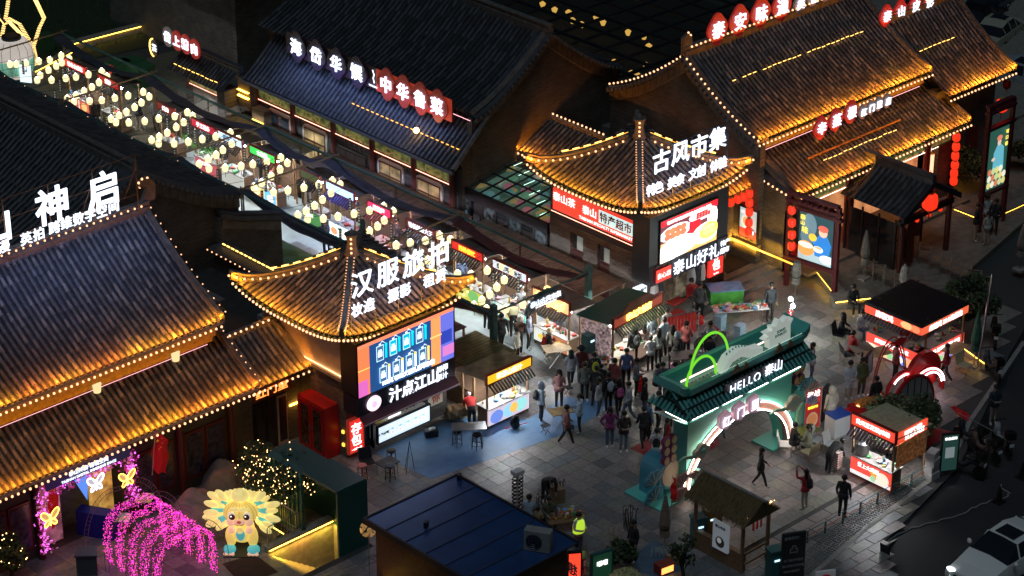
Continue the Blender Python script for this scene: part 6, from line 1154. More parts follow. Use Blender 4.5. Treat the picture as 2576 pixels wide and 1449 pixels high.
# kiosk with blue sheet roof, bottom
KS=thing('kiosk','long kiosk with blue metal sheet roof and air conditioner, bottom centre','kiosk',(-17,-16.5,0))
ob('wall',MB().box(-18.8,-15.1,-18.7,-13.2,0,2.4),mat('kiosk_wood',(.16,.08,.035),.6,noise=.2),KS,w=True)
bs=mat('blue_sheet',(.03,.08,.22),.28,metal=.25,noise=.15,ns=1.5);me=MB().cb((0,0,0),(4.15,.98,.05)).mesh('roof_panel',bs);ms2=MB().cb((0,0,0),(4.15,.035,.05)).mesh('roof_seam',mat('seam',(.08,.09,.12),.4,metal=.4))
for k in range(6): link(bpy.data.objects.new('roof_panel',me),KS,TM((-16.95,-13.45-k*1.0,2.5)));link(bpy.data.objects.new('roof_seam',ms2),KS,TM((-16.95,-13.95-k*1.0,2.53)))
ob('roof_edge',MB().box(-19.1,-19.02,-18.95,-12.9,2.35,2.58),DARK,KS,w=True);ob('roof_edge',MB().box(-14.87,-14.79,-18.95,-12.9,2.35,2.58),DARK,KS,w=True);ob('roof_edge',MB().box(-19.1,-14.8,-12.95,-12.87,2.35,2.56),DARK,KS,w=True)
p=G(1350,1388,2.55);ac(p.x,p.y,2.55,-60,'air conditioner standing on the blue kiosk roof');g=MB()
for k in range(26): g.box(-15.08,-15.03,-14.6-k*.15,-14.55-k*.15,1.9,2.3)
ob('lattice_slats',g,TL,KS,w=True,kind='stuff');text(KS,'想你',Matrix.Translation((-14.98+17,-18.6+16.5,1.5)) @ Matrix.Rotation(R_(90),4,'Z'),.5,STONE,.02)
for nm,px,py in (('left',1072,1325),('right',1155,1205)): q=G(px,py,2.55);single('roof_floodlight',MB().cb((0,0,.1),(.2,.12,.2)),DARK,'small black floodlight on the kiosk roof edge, %s' % nm,'floodlight',TM(q,30))
# ---- teal stair canopy, stairs, planter rails
TB=thing('stair_canopy','rounded dark teal box canopy over the descending stairs','canopy',(-18.3,-8,0));pf=[(-18.74,0),(-18.74,2.5),(-18.6,2.66),(-17.95,2.66),(-17.8,2.5),(-17.8,0),(-17.86,0),(-17.86,2.45),(-18.0,2.58),(-18.55,2.58),(-18.68,2.45),(-18.68,0)]
pf=[(a+(.4 if a > -18.2 else 0),b) for a,b in pf];ob('front_roof',MB().slab([(-18.74,-11.1),(-17.42,-11.1),(-17.42,-9.2),(-18.74,-9.2)],2.56,2.66).box(-17.46,-17.4,-11.1,-9.2,0,2.6),mat('canopy_teal',(.015,.10,.10),.4,noise=.15),TB,w=True);ob('shell',MB().prism(pf,-9.2,-7.3),mat('canopy_teal',(.015,.10,.10),.4,noise=.15),TB,w=True);ob('end_panel',MB().box(-18.74,-17.4,-11.12,-11.04,0,2.62),mat('canopy_teal2',(.015,.12,.105),.45),TB,w=True)
me=MB().box(-.02,.02,-.03,.03,0,2.4).mesh('fin',mat('canopy_teal'))
for k in range(8): link(bpy.data.objects.new('fin',me),TB,TM((-18.77,-9.15+k*.24,.1)))
ST=thing('staircase','stone stairs descending under the teal canopy with yellow lit wall','stairs',(-20,-10,0))
for k in range(11): ob('stair',MB().box(HX0+.24*k,HX0+.24*(k+1),HY0,HY1-.02,-2.1,-.17*(k+1)),mat('stair_stone',(.28,.24,.16),.8,noise=.2),ST,w=True)
ob('pit_wall',MB().box(HX0,HX1,HY1-.02,HY1+.02,-2.2,0).box(HX1-.05,HX1,HY0,HY1-.02,-2,-.02).box(HX0,HX1,HY0-.04,HY0,-2,-.01),STONE,ST,w=True)
washer((HX0,-9.32,.05),(-17.5,-9.32,.05),(0,-1),4,(1,.55,.08),.0,.0,-1.6);CW=thing('planter_wall','stone planter wall with railing and yellow strip light by the stairs','planter',(-19.5,-9.15,0));ob('coping',MB().box(HX0,-17.45,-9.3,-8.95,.16,.24),STONE,CW,w=True);ob('wall',MB().box(HX0+.03,-17.5,-9.18,-9.0,0,.16),STONE,CW,w=True);strip(CW,[(HX0+.05,-9.27,.12),(-17.5,-9.27,.12)],LEDY,.025)  # washer row added in the pit to boost the strip's yellow glow
def railing(label,a,b,h=.75,step=.13):
    a=Vector(a);b=Vector(b);t=b-a;L=t.length;T=thing('railing',label,'railing',a,math.degrees(math.atan2(t.y,t.x)));ob('top_rail',MB().tube([(0,0,0),(0,0,h-.08),(.08,0,h),(L,0,h)],.022,6),STEEL,T);ob('bottom_rail',MB().tube([(0,0,.1),(L,0,.1)],.012,4),STEEL,T)
    me=MB().tube([(0,0,.1),(0,0,h)],.009,4).mesh('baluster',STEEL)
    for k in range(int(L/step)): link(bpy.data.objects.new('baluster',me),T,W[T.name] @ T3(.1+k*step,0,0))
    return T
railing('steel railing on the planter wall above the stairs',(HX0+.1,-9.1,.24),(-18.6,-9.1,.24));railing('steel railing running back beside the lit planter bed',(-18.95,-9.0,.24),(-18.95,-6.2,.24))
PB=thing('planter_wall','long low kerb with yellow strip light behind the lion lantern','planter',(-19.6,-7,0));ob('wall',MB().box(-19.75,-19.5,-8.9,-5.6,0,.3),STONE,PB,w=True);strip(PB,[(-19.44,-8.9,.26),(-19.44,-5.6,.26)],LEDY,.02)
ob('soil_bed',MB().box(-19.5,-18.98,-8.9,-5.6,0,.06),mat('soil',(.03,.025,.015),.95),PB,w=True)
# tree with fairy lights
def leafball(mb,c,r,n,rr,s_=.09,sz=.8):
    for _ in range(n):
        u=rr.gauss(0,1),rr.gauss(0,1),rr.gauss(0,1);L=math.sqrt(sum(q*q for q in u)) or 1;q=r*(.55+.5*rr.random());p=Vector(c)+Vector((u[0]/L*q,u[1]/L*q,u[2]/L*q*sz));a=Vector((rr.uniform(-1,1),rr.uniform(-1,1),rr.uniform(-1,1)))*s_;b=a.cross(Vector((rr.uniform(-1,1),rr.uniform(-1,1),1))).normalized()*s_*.6
        mb.k=rr.choice((0,0,1)) ;mb.add([p-a,p+b,p+a,p-b],[(0,1,2,3)])
def tree(label,base,h,R,n,seed,lights=0,cols=((.035,.06,.02),(.06,.09,.03)),name='tree',trunk=True):
    rr=random.Random(seed);T=thing(name,label,name.replace('_',' '),base);b=MB();lf=MB();lt=MB()
    if trunk: b.tube([(0,0,0),(.05,0,h*.3),(0,.06,h*.55),(.05,0,h*.8)],[.09,.07,.05,.02],7)
    for k in range(9):
        a=rr.uniform(0,6.3);q=R*rr.uniform(.35,.75);z0=h*rr.uniform(.3,.5);z1=h*rr.uniform(.6,.95);c=(q*math.cos(a),q*math.sin(a),z1)
        if trunk: b.tube([(0,0,z0),(q*.5*math.cos(a),q*.5*math.sin(a),(z0+z1)/2+.1),c],[.045,.03,.012],5)
        leafball(lf,c,R*.45,n//9,rr)
        for j in range(lights//9): t=rr.random();p=Vector(c)+Vector((rr.gauss(0,R*.25),rr.gauss(0,R*.25),rr.gauss(0,h*.13)));lt.ball(p,.022,4,3)
    if trunk: ob('trunk',b,mat('bark'),T)
    ms=[mat('leaf_%d_%d' % (int(c[0]*999),int(c[1]*999)),c,.7) for c in cols];ob('crown',lf,ms,T,kind='stuff')
    if lights: ob('fairy_lights',lt,EM('fairy',(1,.58,.22),7),T,kind='stuff')
    return T
tree('leafy tree hung with hundreds of tiny fairy lights beside the tailor shop',G(690,1300),2.6,1.5,3000,3,420);tree('small fairy light bush over the planter railing',G(740,1290),1.5,.9,900,8,150)
tree('low tree with fairy lights at the bottom left corner',G(30,1470),1.6,.8,1200,5,60)
tree('big dark green shrub behind the noodle stall',G(2265,1150),2.0,1.45,3600,12,0,name='shrub',trunk=False);tree('round clipped dark shrub behind the corner stall',G(2438,860),2.4,1.2,3200,13,0,name='shrub',trunk=False)
tree('dark garden shrub beside the green chef billboard, left',G(2430,490),1.8,1.1,1500,14,0,name='shrub',trunk=False);tree('dark garden shrub beside the green chef billboard, right',G(2540,440),1.8,1.0,1200,15,0,name='shrub',trunk=False)
tree('staked young tree in the bottom centre planting bed',G(1715,1490),2.2,.5,240,16);tree('low bush beside the green ice cream box',G(1560,1445),1.2,.55,900,17,0,name='shrub',trunk=False);tree('grassy bush right of the big shrub',G(2340,1060),.5,.6,900,18,0,((.04,.1,.02),(.07,.13,.03)),name='shrub',trunk=False)
# lion lantern
LN=thing('lion_lantern','glowing yellow lion lantern with lotus mane, big eyes and teal petals','lantern figure',G(612,1375),-45)
YL=mat('lantern_yellow',(.95,.66,.16),.6,em=.65,noise=.12,ns=2);YP=mat('lantern_peach',(.95,.55,.35),.6,em=.65);CY=mat('lantern_cyan',(.10,.50,.52),.6,em=.6);YW=mat('lantern_cream',(1,.74,.26),.6,em=.75,noise=.18,ns=4)
ob('body',MB().ball((0,0,.75),.45,16,10,sz=1.15),YL,LN,smooth=True);ob('head',MB().ball((0,-.1,1.5),.55,20,12,sx=1.12,sy=.85,sz=.85),YL,LN,smooth=True)
for s_ in (-1,1):
    ob('front_leg',MB().ball((s_*.38,-.2,.55),.2,10,8,sz=2.1),YL,LN,smooth=True);pw=ob('paw',MB().ball((s_*.42,-.4,.14),.23,12,8,sy=1.2,sz=.65),CY,LN,smooth=True)
    for k in range(3): ob('toe',MB().ball((s_*.42+(k-1)*.13,-.62,.08),.07,8,6),YP,pw,smooth=True)
    e=ob('eye',MB().ball((s_*.26,-.5,1.56),.15,14,10,sy=.45,sz=1.15),mat('eye_cream',(.9,.8,.6),.4,em=.6),LN,smooth=True);ob('iris',MB().ball((s_*.25,-.555,1.55),.11,12,8,sy=.3,sz=1.1),mat('iris_brown',(.18,.06,.03),.4,em=.1),e,smooth=True);ob('glint',MB().ball((s_*.25-.03,-.6,1.6),.03,8,6,sy=.4),EM('glint',(1,.95,.9),1.5),e)
    ob('cheek',MB().ball((s_*.3,-.42,1.28),.17,12,8,sy=.7),YP,LN,smooth=True);ob('raised_paw',MB().ball((s_*.3,-.42,.95),.14,10,8),YP,LN,smooth=True);ob('brow_petal',MB().ball((s_*.15,-.5,1.82),.14,10,6,sx=1.4,sy=.4,sz=.6),YW,LN,smooth=True)
ob('muzzle',MB().ball((0,-.55,1.35),.17,12,8,sx=1.3,sy=.6,sz=.75),YP,LN,smooth=True);ob('nose',MB().ball((0,-.68,1.42),.07,10,6,sx=1.2,sz=.7),mat('nose_red',(.7,.12,.05),.4,em=.4),LN,smooth=True)
ob('mouth',MB().tube([(-.16,-.66,1.33),(-.08,-.68,1.28),(0,-.69,1.32),(.08,-.68,1.28),(.16,-.66,1.33)],.012,4),DARK,LN);ob('collar_coin',MB().prism([(.12*math.cos(a*math.pi/8),1.02+.12*math.sin(a*math.pi/8)) for a in range(16)],-.6,-.5),YW,LN);ob('bib_petal',MB().ball((0,-.5,.8),.16,10,8,sy=.5,sz=1.5),CY,LN,smooth=True)
pm_=MB().ball((0,0,.28),.14,10,8,sy=.6,sz=2.0).mesh('petal',YW,True);rr=random.Random(21)
pc=pm_.copy();pc.materials[0]=CY
for s_ in (-1,1):
    for k in range(14):
        a=-.9+1.9*(k % 7)/6;r=.5+.22*(k//7);p=Vector((s_*(r*math.cos(a)+.1+rr.uniform(-.06,.06)),.1-.25*(k//7)*rr.random(),1.42+r*math.sin(a)*.85));c_=pc if (k % 7) in (1,3,5) and k < 7 else pm_
        link(bpy.data.objects.new('petal',c_),LN,W[LN.name] @ Matrix.Translation(p) @ Matrix.Rotation(s_*(math.pi/2-a*.8),4,'Y') @ Matrix.Scale(rr.uniform(.75,1.2),4))
for k in range(9): a=-1.1+2.2*k/8;link(bpy.data.objects.new('petal',pm_),LN,W[LN.name] @ Matrix.Translation((.28*math.sin(a),0,1.85)) @ Matrix.Rotation(a*.8,4,'Y') @ Matrix.Scale(.95,4))
sm2=MB()
for k in range(9): a=-1.2+2.4*k/8;sm2.tube([(.625*math.sin(a)*math.sin(t),-.1-.475*math.cos(a)*math.sin(t),1.5-.475*math.cos(t)) for t in [math.pi*q/10 for q in range(1,10)]],.006,3)
ob('wire_seams',sm2,mat('seam_brown',(.15,.07,.02),.7),LN,kind='stuff')
ob('lotus_crown',MB().ball((0,-.1,2.15),.28,14,10,sx=1.15,sz=.9),YW,LN,smooth=True);ob('base_frame',MB().box(-.6,.6,-.75,.2,0,.05),DARK,LN)
sheet('floor_mat',[G(560,1420),G(640,1395),G(700,1440),G(610,1475)],(.05,.025,.015),'dark red brown mat in front of the lion lantern','mat',.03,.9)
# magenta light tunnel
MG=EM('magenta_led',(1,.03,.62),2.6);RDL=EM('red_led',(1,.12,.25),3);rr=random.Random(31)
for k in range(5):
    y=-5.9-.72*k;T=thing('light_arch','magenta fairy light arch of the tunnel, %s from the hall doorway' % ORD[k],'light arch',(-23.6,y,0),0,'magenta arches forming the light tunnel');W_=1.15;fr=MB();ld=MB()
    P=[(-W_,0,0),(-W_-.05,0,.8)]+[(-W_*math.cos(t),0,.9+1.15*abs(math.sin(t))**.55-.16*math.exp(-((t-math.pi/2)/.22)**2)) for t in [math.pi*q/18 for q in range(1,18)]]+[(W_+.05,0,.8),(W_,0,0)]
    for dy in (-.17,.17): fr.tube([(p[0],dy,p[2]) for p in P],.014,4)
    for (x,_,zz) in P[::2]: fr.tube([(x,-.17,zz),(x,.17,zz)],.008,3)
    for p in resample(P,.0058):
        j=Vector((rr.gauss(0,.035),rr.uniform(-.24,.24),rr.gauss(0,.035)));ld.k=rr.choice((0,0,0,1));ld.ball(p+j,.0155,3,2)
    ob('arch_frame',fr,mat('frame_plum',(.25,.06,.16),.5),T);ob('led_lights',ld,[MG,RDL],T,kind='stuff')
for k in range(4):
    y=-5.2-1.25*k;T=thing('wire_arch','grey wire ladder arch round the magenta tunnel, %s from the doorway' % ORD[k],'wire arch',(-23.6,y,0),0,'wire arches round the tunnel');g=MB();
    for r in (1.55,1.72): g.tube([(-r*math.cos(t)*(1.0),0,.1+(r+.75)*abs(math.sin(t))**.75*(1-.1*math.exp(-((t-1.57)/.3)**2))) for t in [math.pi*q/22 for q in range(23)]],.012,4)
    for q in range(44): t=math.pi*q/43;f_=lambda r: (-r*math.cos(t),0,.1+(r+.75)*abs(math.sin(t))**.75*(1-.1*math.exp(-((t-1.57)/.3)**2)));g.tube([f_(1.55),f_(1.72)],.006,3)
    ob('wire_frame',g,mat('wire_grey',(.25,.2,.2),.5),T,kind='stuff')
# things by the doorway
single('counter',MB().box(-.7,.7,-.25,.25,0,1.0),mat('blue_counter',(.01,.02,.28),.5),'royal blue counter box left of the magenta tunnel','counter',TM(G(248,1345),-60));single('bin',MB().slab([(-.35,-.25),(.35,-.25),(.3,.25),(-.3,.25)],0,.8).slab([(-.4,-.3),(.4,-.3),(.34,.3),(-.34,.3)],.8,.86),mat('grey_box',(.06,.08,.10),.5),'dark grey tapered box at the bottom left beside the tunnel','box',TM(G(222,1440),-40))
for nm,px,py,m in (('white',300,1315,WHITE),('yellow',355,1265,mat('board_yellow',(.8,.6,.25),.5,em=.2))):
    T=thing('drafting_table','small tilted table with %s paper seen through the tunnel' % nm,'table',G(px,py+30),-45);ob('top',MB().box(-.45,.45,-.3,.3,.7,.73),m,T)
    for x in (-.4,.4): ob('leg',MB().box(x-.02,x+.02,-.02,.02,0,.7),DARK,T)
tarp=MB();tarp.grid(lambda u,v: (1.9*(u-.5),1.3*(v-.5),max(0,.95*math.sin(math.pi*u)**.6*math.sin(math.pi*v)**.5+.06*math.sin(19*u+7*v)+.05*math.sin(13*v))),22,14)
single('tarpaulin_heap',tarp,mat('tarp_pink_grey',(.30,.20,.19),.8,noise=.15),'pinkish grey tarpaulin draped over a bulky heap beside the lion lantern','tarpaulin',TM(G(490,1310),15,1.25),smooth=True);single('tarpaulin_heap',tarp,mat('tarp_grey',(.14,.12,.11),.8,noise=.15),'dark grey tarpaulin draped over a heap against the hall wall','tarpaulin',TM(G(560,1225),30,1.1),smooth=True)
# flags
FRED=mat('flag_red',(.62,.012,.015),.7,em=.05);FY=mat('star_yellow',(.9,.6,.03),.6,em=.15)
def star(cx,cy,r): return [(cx+(r if k % 2 == 0 else r*.4)*math.sin(k*math.pi/5),cy+(r if k % 2 == 0 else r*.4)*math.cos(k*math.pi/5)) for k in range(10)]
def flag(label,M,L,w_,tilt=0,sag=1.0,pole=1.6):
    T=thing('flag',label,'flag',M=M);f=lambda u,v: (w_*u*(1-.35*sag)+.06*math.sin(9*v+3*u),.10*math.sin(7*u+2*v),pole-L*v*(1-.05*u)-sag*.55*u*w_)
    ob('cloth',MB().grid(f,14,12),FRED,T,smooth=True);ob('pole',MB().tube([(0,0,-.6),(0,0,pole+.08)],.016,5),mat('pole_pale',(.5,.45,.4),.5),T)
    g=MB()
    for (u,v,r) in ((.18,.2,.11),(.36,.08,.035),(.42,.16,.035),(.42,.26,.035),(.36,.33,.035)):
        c=Vector(f(u,v));P=star(0,0,r*w_*.9)
        for sy in (-.03,.03): g.add([(c.x+p[0],c.y+sy,c.z+p[1]) for p in P],[tuple(range(10))])
    ob('stars',g,FY,T);return T
def FM(px,py,z,lean,rz,s_=1): return Matrix.Translation(G(px,py,z)) @ Matrix.Rotation(R_(rz),4,'Z') @ Matrix.Rotation(R_(lean),4,'X') @ Matrix.Scale(s_,4)
flag('large red five star flag hanging from a slanted pole at the flower arch right side',FM(385,1165,2.3,15,-10),1.75,.95,sag=1.0,pole=1.4);flag('large red five star flag hanging at the flower arch left side',FM(140,1250,2.0,5,-160),1.7,.9,sag=1.0,pole=1.1)
flag('small red flag at the gift shop doorway',FM(1640,740,.4,0,-30),.75,.55,pole=1.3);flag('red flag standing by the sugar hawthorn pole near the chef billboard',FM(1985,680,.3,0,-20),.8,.7,pole=1.4)
flag('red flag hanging on the great hall entrance pier',FM(2335,510,.6,0,-20),1.1,.5,pole=1.5);flag('red flag wrapped on the bright lamp stand',FM(1985,830,.2,0,30),.9,.4,pole=.9)
flag('red flag draped over the dark display rack in the crowd',FM(1600,985,0,20,-30),.9,.55,pole=.9);flag('little red flag on the white souvenir rack, left',FM(1757,830,.9,0,-15),.4,.4,pole=.7);flag('little red flag on the white souvenir rack, right',FM(1793,860,.8,0,-15),.4,.4,pole=.7)
flag('red flag with yellow stars hung on the shell flowers at the gate foot',FM(1690,1260,.6,0,-120),.75,.4,pole=1.0);flag('furled red flag standing at the gate left pillar',FM(1672,1190,.4,0,-60),1.4,.25,pole=2.0);flag('red five star flag on a slanted pole at the right edge',FM(2500,1085,1.4,-55,70),.6,.8,sag=.3,pole=1.9)
# ================================================================ people
SK=mat('skin',(.42,.25,.17),.6);HAIR=mat('hair',(.012,.010,.009),.5);SHOEW=mat('shoe_white',(.55,.55,.52),.6);SHOEB=mat('shoe_black',(.02,.02,.02),.5)
CM={}
def cm(c):
    if c not in CM: CM[c]=mat('cloth_%02d_%02d_%02d' % tuple(int(v*99) for v in c),c,.8,noise=.12,ns=7)
    return CM[c]
def pose(kind):
    P={'pel': (0,0,.93),'sp': (0,0,1.13),'ch': (0,0,1.33),'nk': (0,-.005,1.46),'hd0': (0,-.015,1.54),'hd': (0,-.02,1.62),'cr': (0,-.01,1.69)}
    for s,n in ((-1,'r'),(1,'l')):
        P['hp'+n]=(s*.09,0,.88);P['kn'+n]=(s*.10,-.02,.49);P['an'+n]=(s*.10,.03,.09);P['to'+n]=(s*.12,-.13,.045)
        P['sh'+n]=(s*.18,0,1.39);P['el'+n]=(s*.25,.02,1.12);P['wr'+n]=(s*.24,-.07,.88);P['ha'+n]=(s*.235,-.095,.81)
    def mv(ks,d):
        for k in ks: P[k]=tuple(a+b for a,b in zip(P[k],d))
    up=['sp','ch','nk','hd0','hd','cr']+[a+b for a in ('sh','el','wr','ha') for b in 'rl']
    if kind == 'walk':
        P['knr']=(-.1,-.14,.51);P['anr']=(-.1,-.24,.12);P['tor']=(-.11,-.40,.08);P['knl']=(.1,.06,.49);P['anl']=(.1,.30,.14);P['tol']=(.11,.16,.045)
        P['wrr']=(-.25,.12,.92);P['har']=(-.25,.14,.85);P['wrl']=(.22,-.22,.95);P['hal']=(.21,-.28,.9)
    if kind == 'hold':
        for s,n in ((-1,'r'),(1,'l')): P['el'+n]=(s*.24,-.03,1.12);P['wr'+n]=(s*.12,-.26,1.12);P['ha'+n]=(s*.06,-.32,1.15)
    if kind == 'phone':
        for s,n in ((-1,'r'),(1,'l')): P['el'+n]=(s*.26,-.2,1.38);P['wr'+n]=(s*.13,-.36,1.58);P['ha'+n]=(s*.09,-.4,1.65)
    if kind == 'hips':
        for s,n in ((-1,'r'),(1,'l')): P['el'+n]=(s*.36,.04,1.15);P['wr'+n]=(s*.2,-.06,.98);P['ha'+n]=(s*.15,-.09,.96)
    if kind == 'sit':
        for k in list(P): P[k]=(P[k][0],P[k][1],P[k][2]-.43)
        for s,n in ((-1,'r'),(1,'l')): P['kn'+n]=(s*.13,-.42,.50);P['an'+n]=(s*.13,-.44,.10);P['to'+n]=(s*.14,-.6,.05);P['el'+n]=(s*.24,-.08,.72);P['wr'+n]=(s*.14,-.32,.68);P['ha'+n]=(s*.1,-.39,.66)
        mv(['ch','nk','hd0','hd','cr','shr','shl'],(0,-.05,0))
    if kind in ('bend','squat'):
        if kind == 'squat':
            for k in list(P): P[k]=(P[k][0],P[k][1]+.12,P[k][2]-.55)
            for s,n in ((-1,'r'),(1,'l')): P['kn'+n]=(s*.17,-.28,.48);P['an'+n]=(s*.12,.02,.09);P['to'+n]=(s*.13,-.14,.05)
        z=P['pel'][2];y=P['pel'][1]
        for k,(dy,dz) in {'sp': (-.16,.12),'ch': (-.36,.20),'nk': (-.48,.24),'hd0': (-.55,.26),'hd': (-.62,.27),'cr': (-.69,.25)}.items(): P[k]=(0,y+dy,z+dz)
        for s,n in ((-1,'r'),(1,'l')): P['sh'+n]=(s*.18,y-.40,z+.20);P['el'+n]=(s*.2,y-.48,z-.06);P['wr'+n]=(s*.15,y-.6,z-.26);P['ha'+n]=(s*.14,y-.64,z-.32)
    return P
RAD={'pel': .135,'sp': .125,'ch': .15,'nk': .055,'hd0': .078,'hd': .098,'cr': .07,'hp': .10,'kn': .068,'an': .048,'to': .042,'sh': .078,'el': .055,'wr': .038,'ha': .03}
BON=[('pel','sp',1),('sp','ch',1),('ch','nk',1),('nk','hd0',0),('hd0','hd',0),('hd','cr',0)]+[(a+n,b+n,m) for n in 'rl' for a,b,m in (('hp','kn',2),('kn','an',2),('an','to',3),('sh','el',1),('el','wr',1),('wr','ha',0))]+[('pel','hpr',2),('pel','hpl',2),('ch','shr',1),('ch','shl',1)]
PM={}
def body(kind,female=False,long=False):
    key=(kind,female,long)
    if key in PM: return PM[key]
    P=pose(kind);ks=list(P);idx={k: i for i,k in enumerate(ks)}
    me=bpy.data.meshes.new('person');me.from_pydata([P[k] for k in ks],[(idx[a],idx[b]) for a,b,_ in BON],[])
    o=bpy.data.objects.new('tmp',me);COL.objects.link(o);md=o.modifiers.new('s','SKIN');sv=me.skin_vertices[0].data
    for k in ks:
        r=RAD[k if k in RAD else k[:-1]]*(1.0 if not female else .93);f=1.25 if k in ('pel','sp','ch') else 1
        if long and k in ('pel','sp') : f=1.5
        if long and k[:2] == 'hp': r *= 1.45
        sv[idx[k]].radius=(r*f,r);sv[idx[k]].use_root=(k == 'pel')
    s2=o.modifiers.new('u','SUBSURF');s2.levels=1;s2.render_levels=1
    bpy.context.view_layer.update();m2=bpy.data.meshes.new_from_object(o.evaluated_get(bpy.context.evaluated_depsgraph_get()));bpy.data.objects.remove(o)
    seg=[(Vector(P[a]),Vector(P[b]),m) for a,b,m in BON];v=[tuple(q.co) for q in m2.vertices];F=[tuple(p.vertices) for p in m2.polygons];K=[]
    for p in m2.polygons:
        c=p.center;best=9;bm=1
        for a,b,m in seg:
            t=max(0,min(1,(c-a).dot(b-a)/max(1e-6,(b-a).length_squared)));d=(c-a.lerp(b,t)).length
            if d < best: best=d;bm=m
        if bm == 2 and kind not in ('sit','bend','squat') and c.z > (.55 if long else .80): bm=1
        K.append(bm)
    mb=MB();mb.v=v;mb.f=F;mb.m=K
    hd=Vector(P['hd']);fw=-1
    mb.k=4
    for s in (-1,1): mb.ball(hd+Vector((s*.035,-.092,.0)),.011,5,3)
    mb.k=0;mb.ball(hd+Vector((0,-.105,-.02)),.016,5,3);mb.ball(hd+Vector((.098,0,-.01)),.022,5,3);mb.ball(hd+Vector((-.098,0,-.01)),.022,5,3)
    mb.k=5;mb.cb(hd+Vector((0,-.093,-.055)),(.045,.012,.01))
    for n,s in (('r',-1),('l',1)): # palm, four fingers and a thumb
        h=Vector(P['ha'+n]);d=(h-Vector(P['wr'+n])).normalized();a=d.cross(Vector((0,0,1)));a=a.normalized() if a.length > .2 else Vector((0,1,0));q=d.cross(a);mb.k=0
        for j,L in enumerate((.065,.078,.072,.055)): p=h+a*(.011*(j*1.6-2.4))+d*.015;mb.tube([p,p+d*L*.55+q*.004,p+d*L+q*.022],[.0095,.009,.007],4)
        p=h-d*.02+a*s*.022;mb.tube([p,p+a*s*.03+d*.02,p+a*s*.035+d*.05],[.011,.01,.008],4)
    me3=bpy.data.meshes.new('person');me3.from_pydata(mb.v,[],mb.f)
    for m in (SK,SK,SK,SK,HAIR,mat('lip',(.35,.10,.08),.5)): me3.materials.append(m)
    me3.polygons.foreach_set('material_index',mb.m);me3.shade_smooth();PM[key]=(me3,P);return PM[key]
def hairmesh(kind,style):
    key=('h',kind,style)
    if key in PM: return PM[key]
    P=pose(kind);h=Vector(P['hd']);g=MB()
    if style == 'short': g.ball(h+Vector((0,.022,.032)),.112,12,7,sz=.98)
    elif style == 'long': g.ball(h+Vector((0,.022,.028)),.114,12,7);g.lathe([(.09,-.34),(.125,-.2),(.11,-.05),(.09,.05)],10,Matrix.Translation(h+Vector((0,.055,0))) @ Matrix.Diagonal((1,.6,1,1)))
    elif style == 'pony': g.ball(h+Vector((0,.022,.03)),.112,12,7);g.tube([h+Vector((0,.1,.05)),h+Vector((0,.17,.0)),h+Vector((0,.16,-.16))],[.04,.04,.015],6)
    elif style == 'hood': g.lathe([(.12,-.16),(.135,-.06),(.135,.03),(.09,.11),(.0,.135)],12,Matrix.Translation(h+Vector((0,.03,.0))) @ Matrix.Rotation(R_(-12),4,'X'))
    elif style == 'hat': g.lathe([(.19,.03),(.18,.04),(.11,.05),(.10,.14),(.0,.16)],14,Matrix.Translation(h));g.ball(h+Vector((0,.03,.0)),.108,10,6)
    elif style == 'cap': g.lathe([(.115,.0),(.11,.06),(.0,.125)],12,Matrix.Translation(h+Vector((0,.005,.01))));g.cb(h+Vector((0,-.13,.03)),(.13,.1,.015))
    elif style == 'bald': g.lathe([(.103,-.02),(.106,.03),(.07,.09),(.0,.105)],12,Matrix.Translation(h+Vector((0,.015,.01))))
    PM[key]=g.mesh('hair',HAIR,True);return PM[key]
BPm=MB();BPm.ball((0,.2,1.2),.17,10,7,sx=.9,sy=.55,sz=1.35);BPm.tube([(-.1,.1,1.4),(-.12,-.12,1.36),(-.12,-.14,1.15),(-.1,.1,1.05)],.018,5);BPm.tube([(.1,.1,1.4),(.12,-.12,1.36),(.12,-.14,1.15),(.1,.1,1.05)],.018,5);BPm.ball((0,.28,1.12),.1,8,5,sy=.5)
BPM={}
def person(px,py,rz,kind,top,bot,hair,label,z=0.0,shoe=SHOEW,s_=1.0,pack=None,hc=None,long=False,fem=False,at=None,seat=.45):
    me,P=body(kind,fem,long);M=TM(at or G(px,py,z),rz,s_)
    o=bpy.data.objects.new('person',me);link(o,None,M);props(o,label,'person')
    for i,m in enumerate((SK,cm(top),cm(bot),shoe)): o.material_slots[i].link='OBJECT';o.material_slots[i].material=m
    h=bpy.data.objects.new('hood' if hair == 'hood' else ('hat' if hair in ('hat','cap') else 'hair'),hairmesh(kind,hair));link(h,o,M)
    if hc or hair == 'hood': h.material_slots[0].link='OBJECT';h.material_slots[0].material=cm(hc or top)
    j=MB();c=Vector(P['pel'])
    if kind not in ('bend','squat'): j.lathe([(.19,-.10),(.185,0),(.17,.12)],12,Matrix.Translation(c) @ Matrix.Diagonal((1.05,.8,1,1)));ob('jacket_hem',j,cm(top),o,smooth=True)
    k_=MB();nk=Vector(P['nk']);k_.lathe([(.085,-.05),(.07,.02),(.075,.03)],10,Matrix.Translation(nk));ob('collar',k_,cm(top),o,smooth=True)
    if pack:
        if pack not in BPM: BPM[pack]=BPm.mesh('backpack',cm(pack),True)
        b=bpy.data.objects.new('backpack',BPM[pack]);dz=P['ch'][2]-1.33;link(b,None,M @ Matrix.Translation((0,P['ch'][1],dz)))
        props(b,'backpack worn by the '+' '.join(label.replace(',','').split()[:12]),'backpack')
    return o
K_=(.018,.018,.02);G1=(.05,.05,.055);NV=(.02,.025,.045);JN=(.10,.16,.25);WT_=(.55,.55,.53);PB_=(.42,.52,.60);BE=(.38,.33,.26)
person(1936,806,-30,'stand',(.02,.024,.03),K_,'short','man in dark padded coat standing alone in front of the market pavilion steps',shoe=SHOEB)
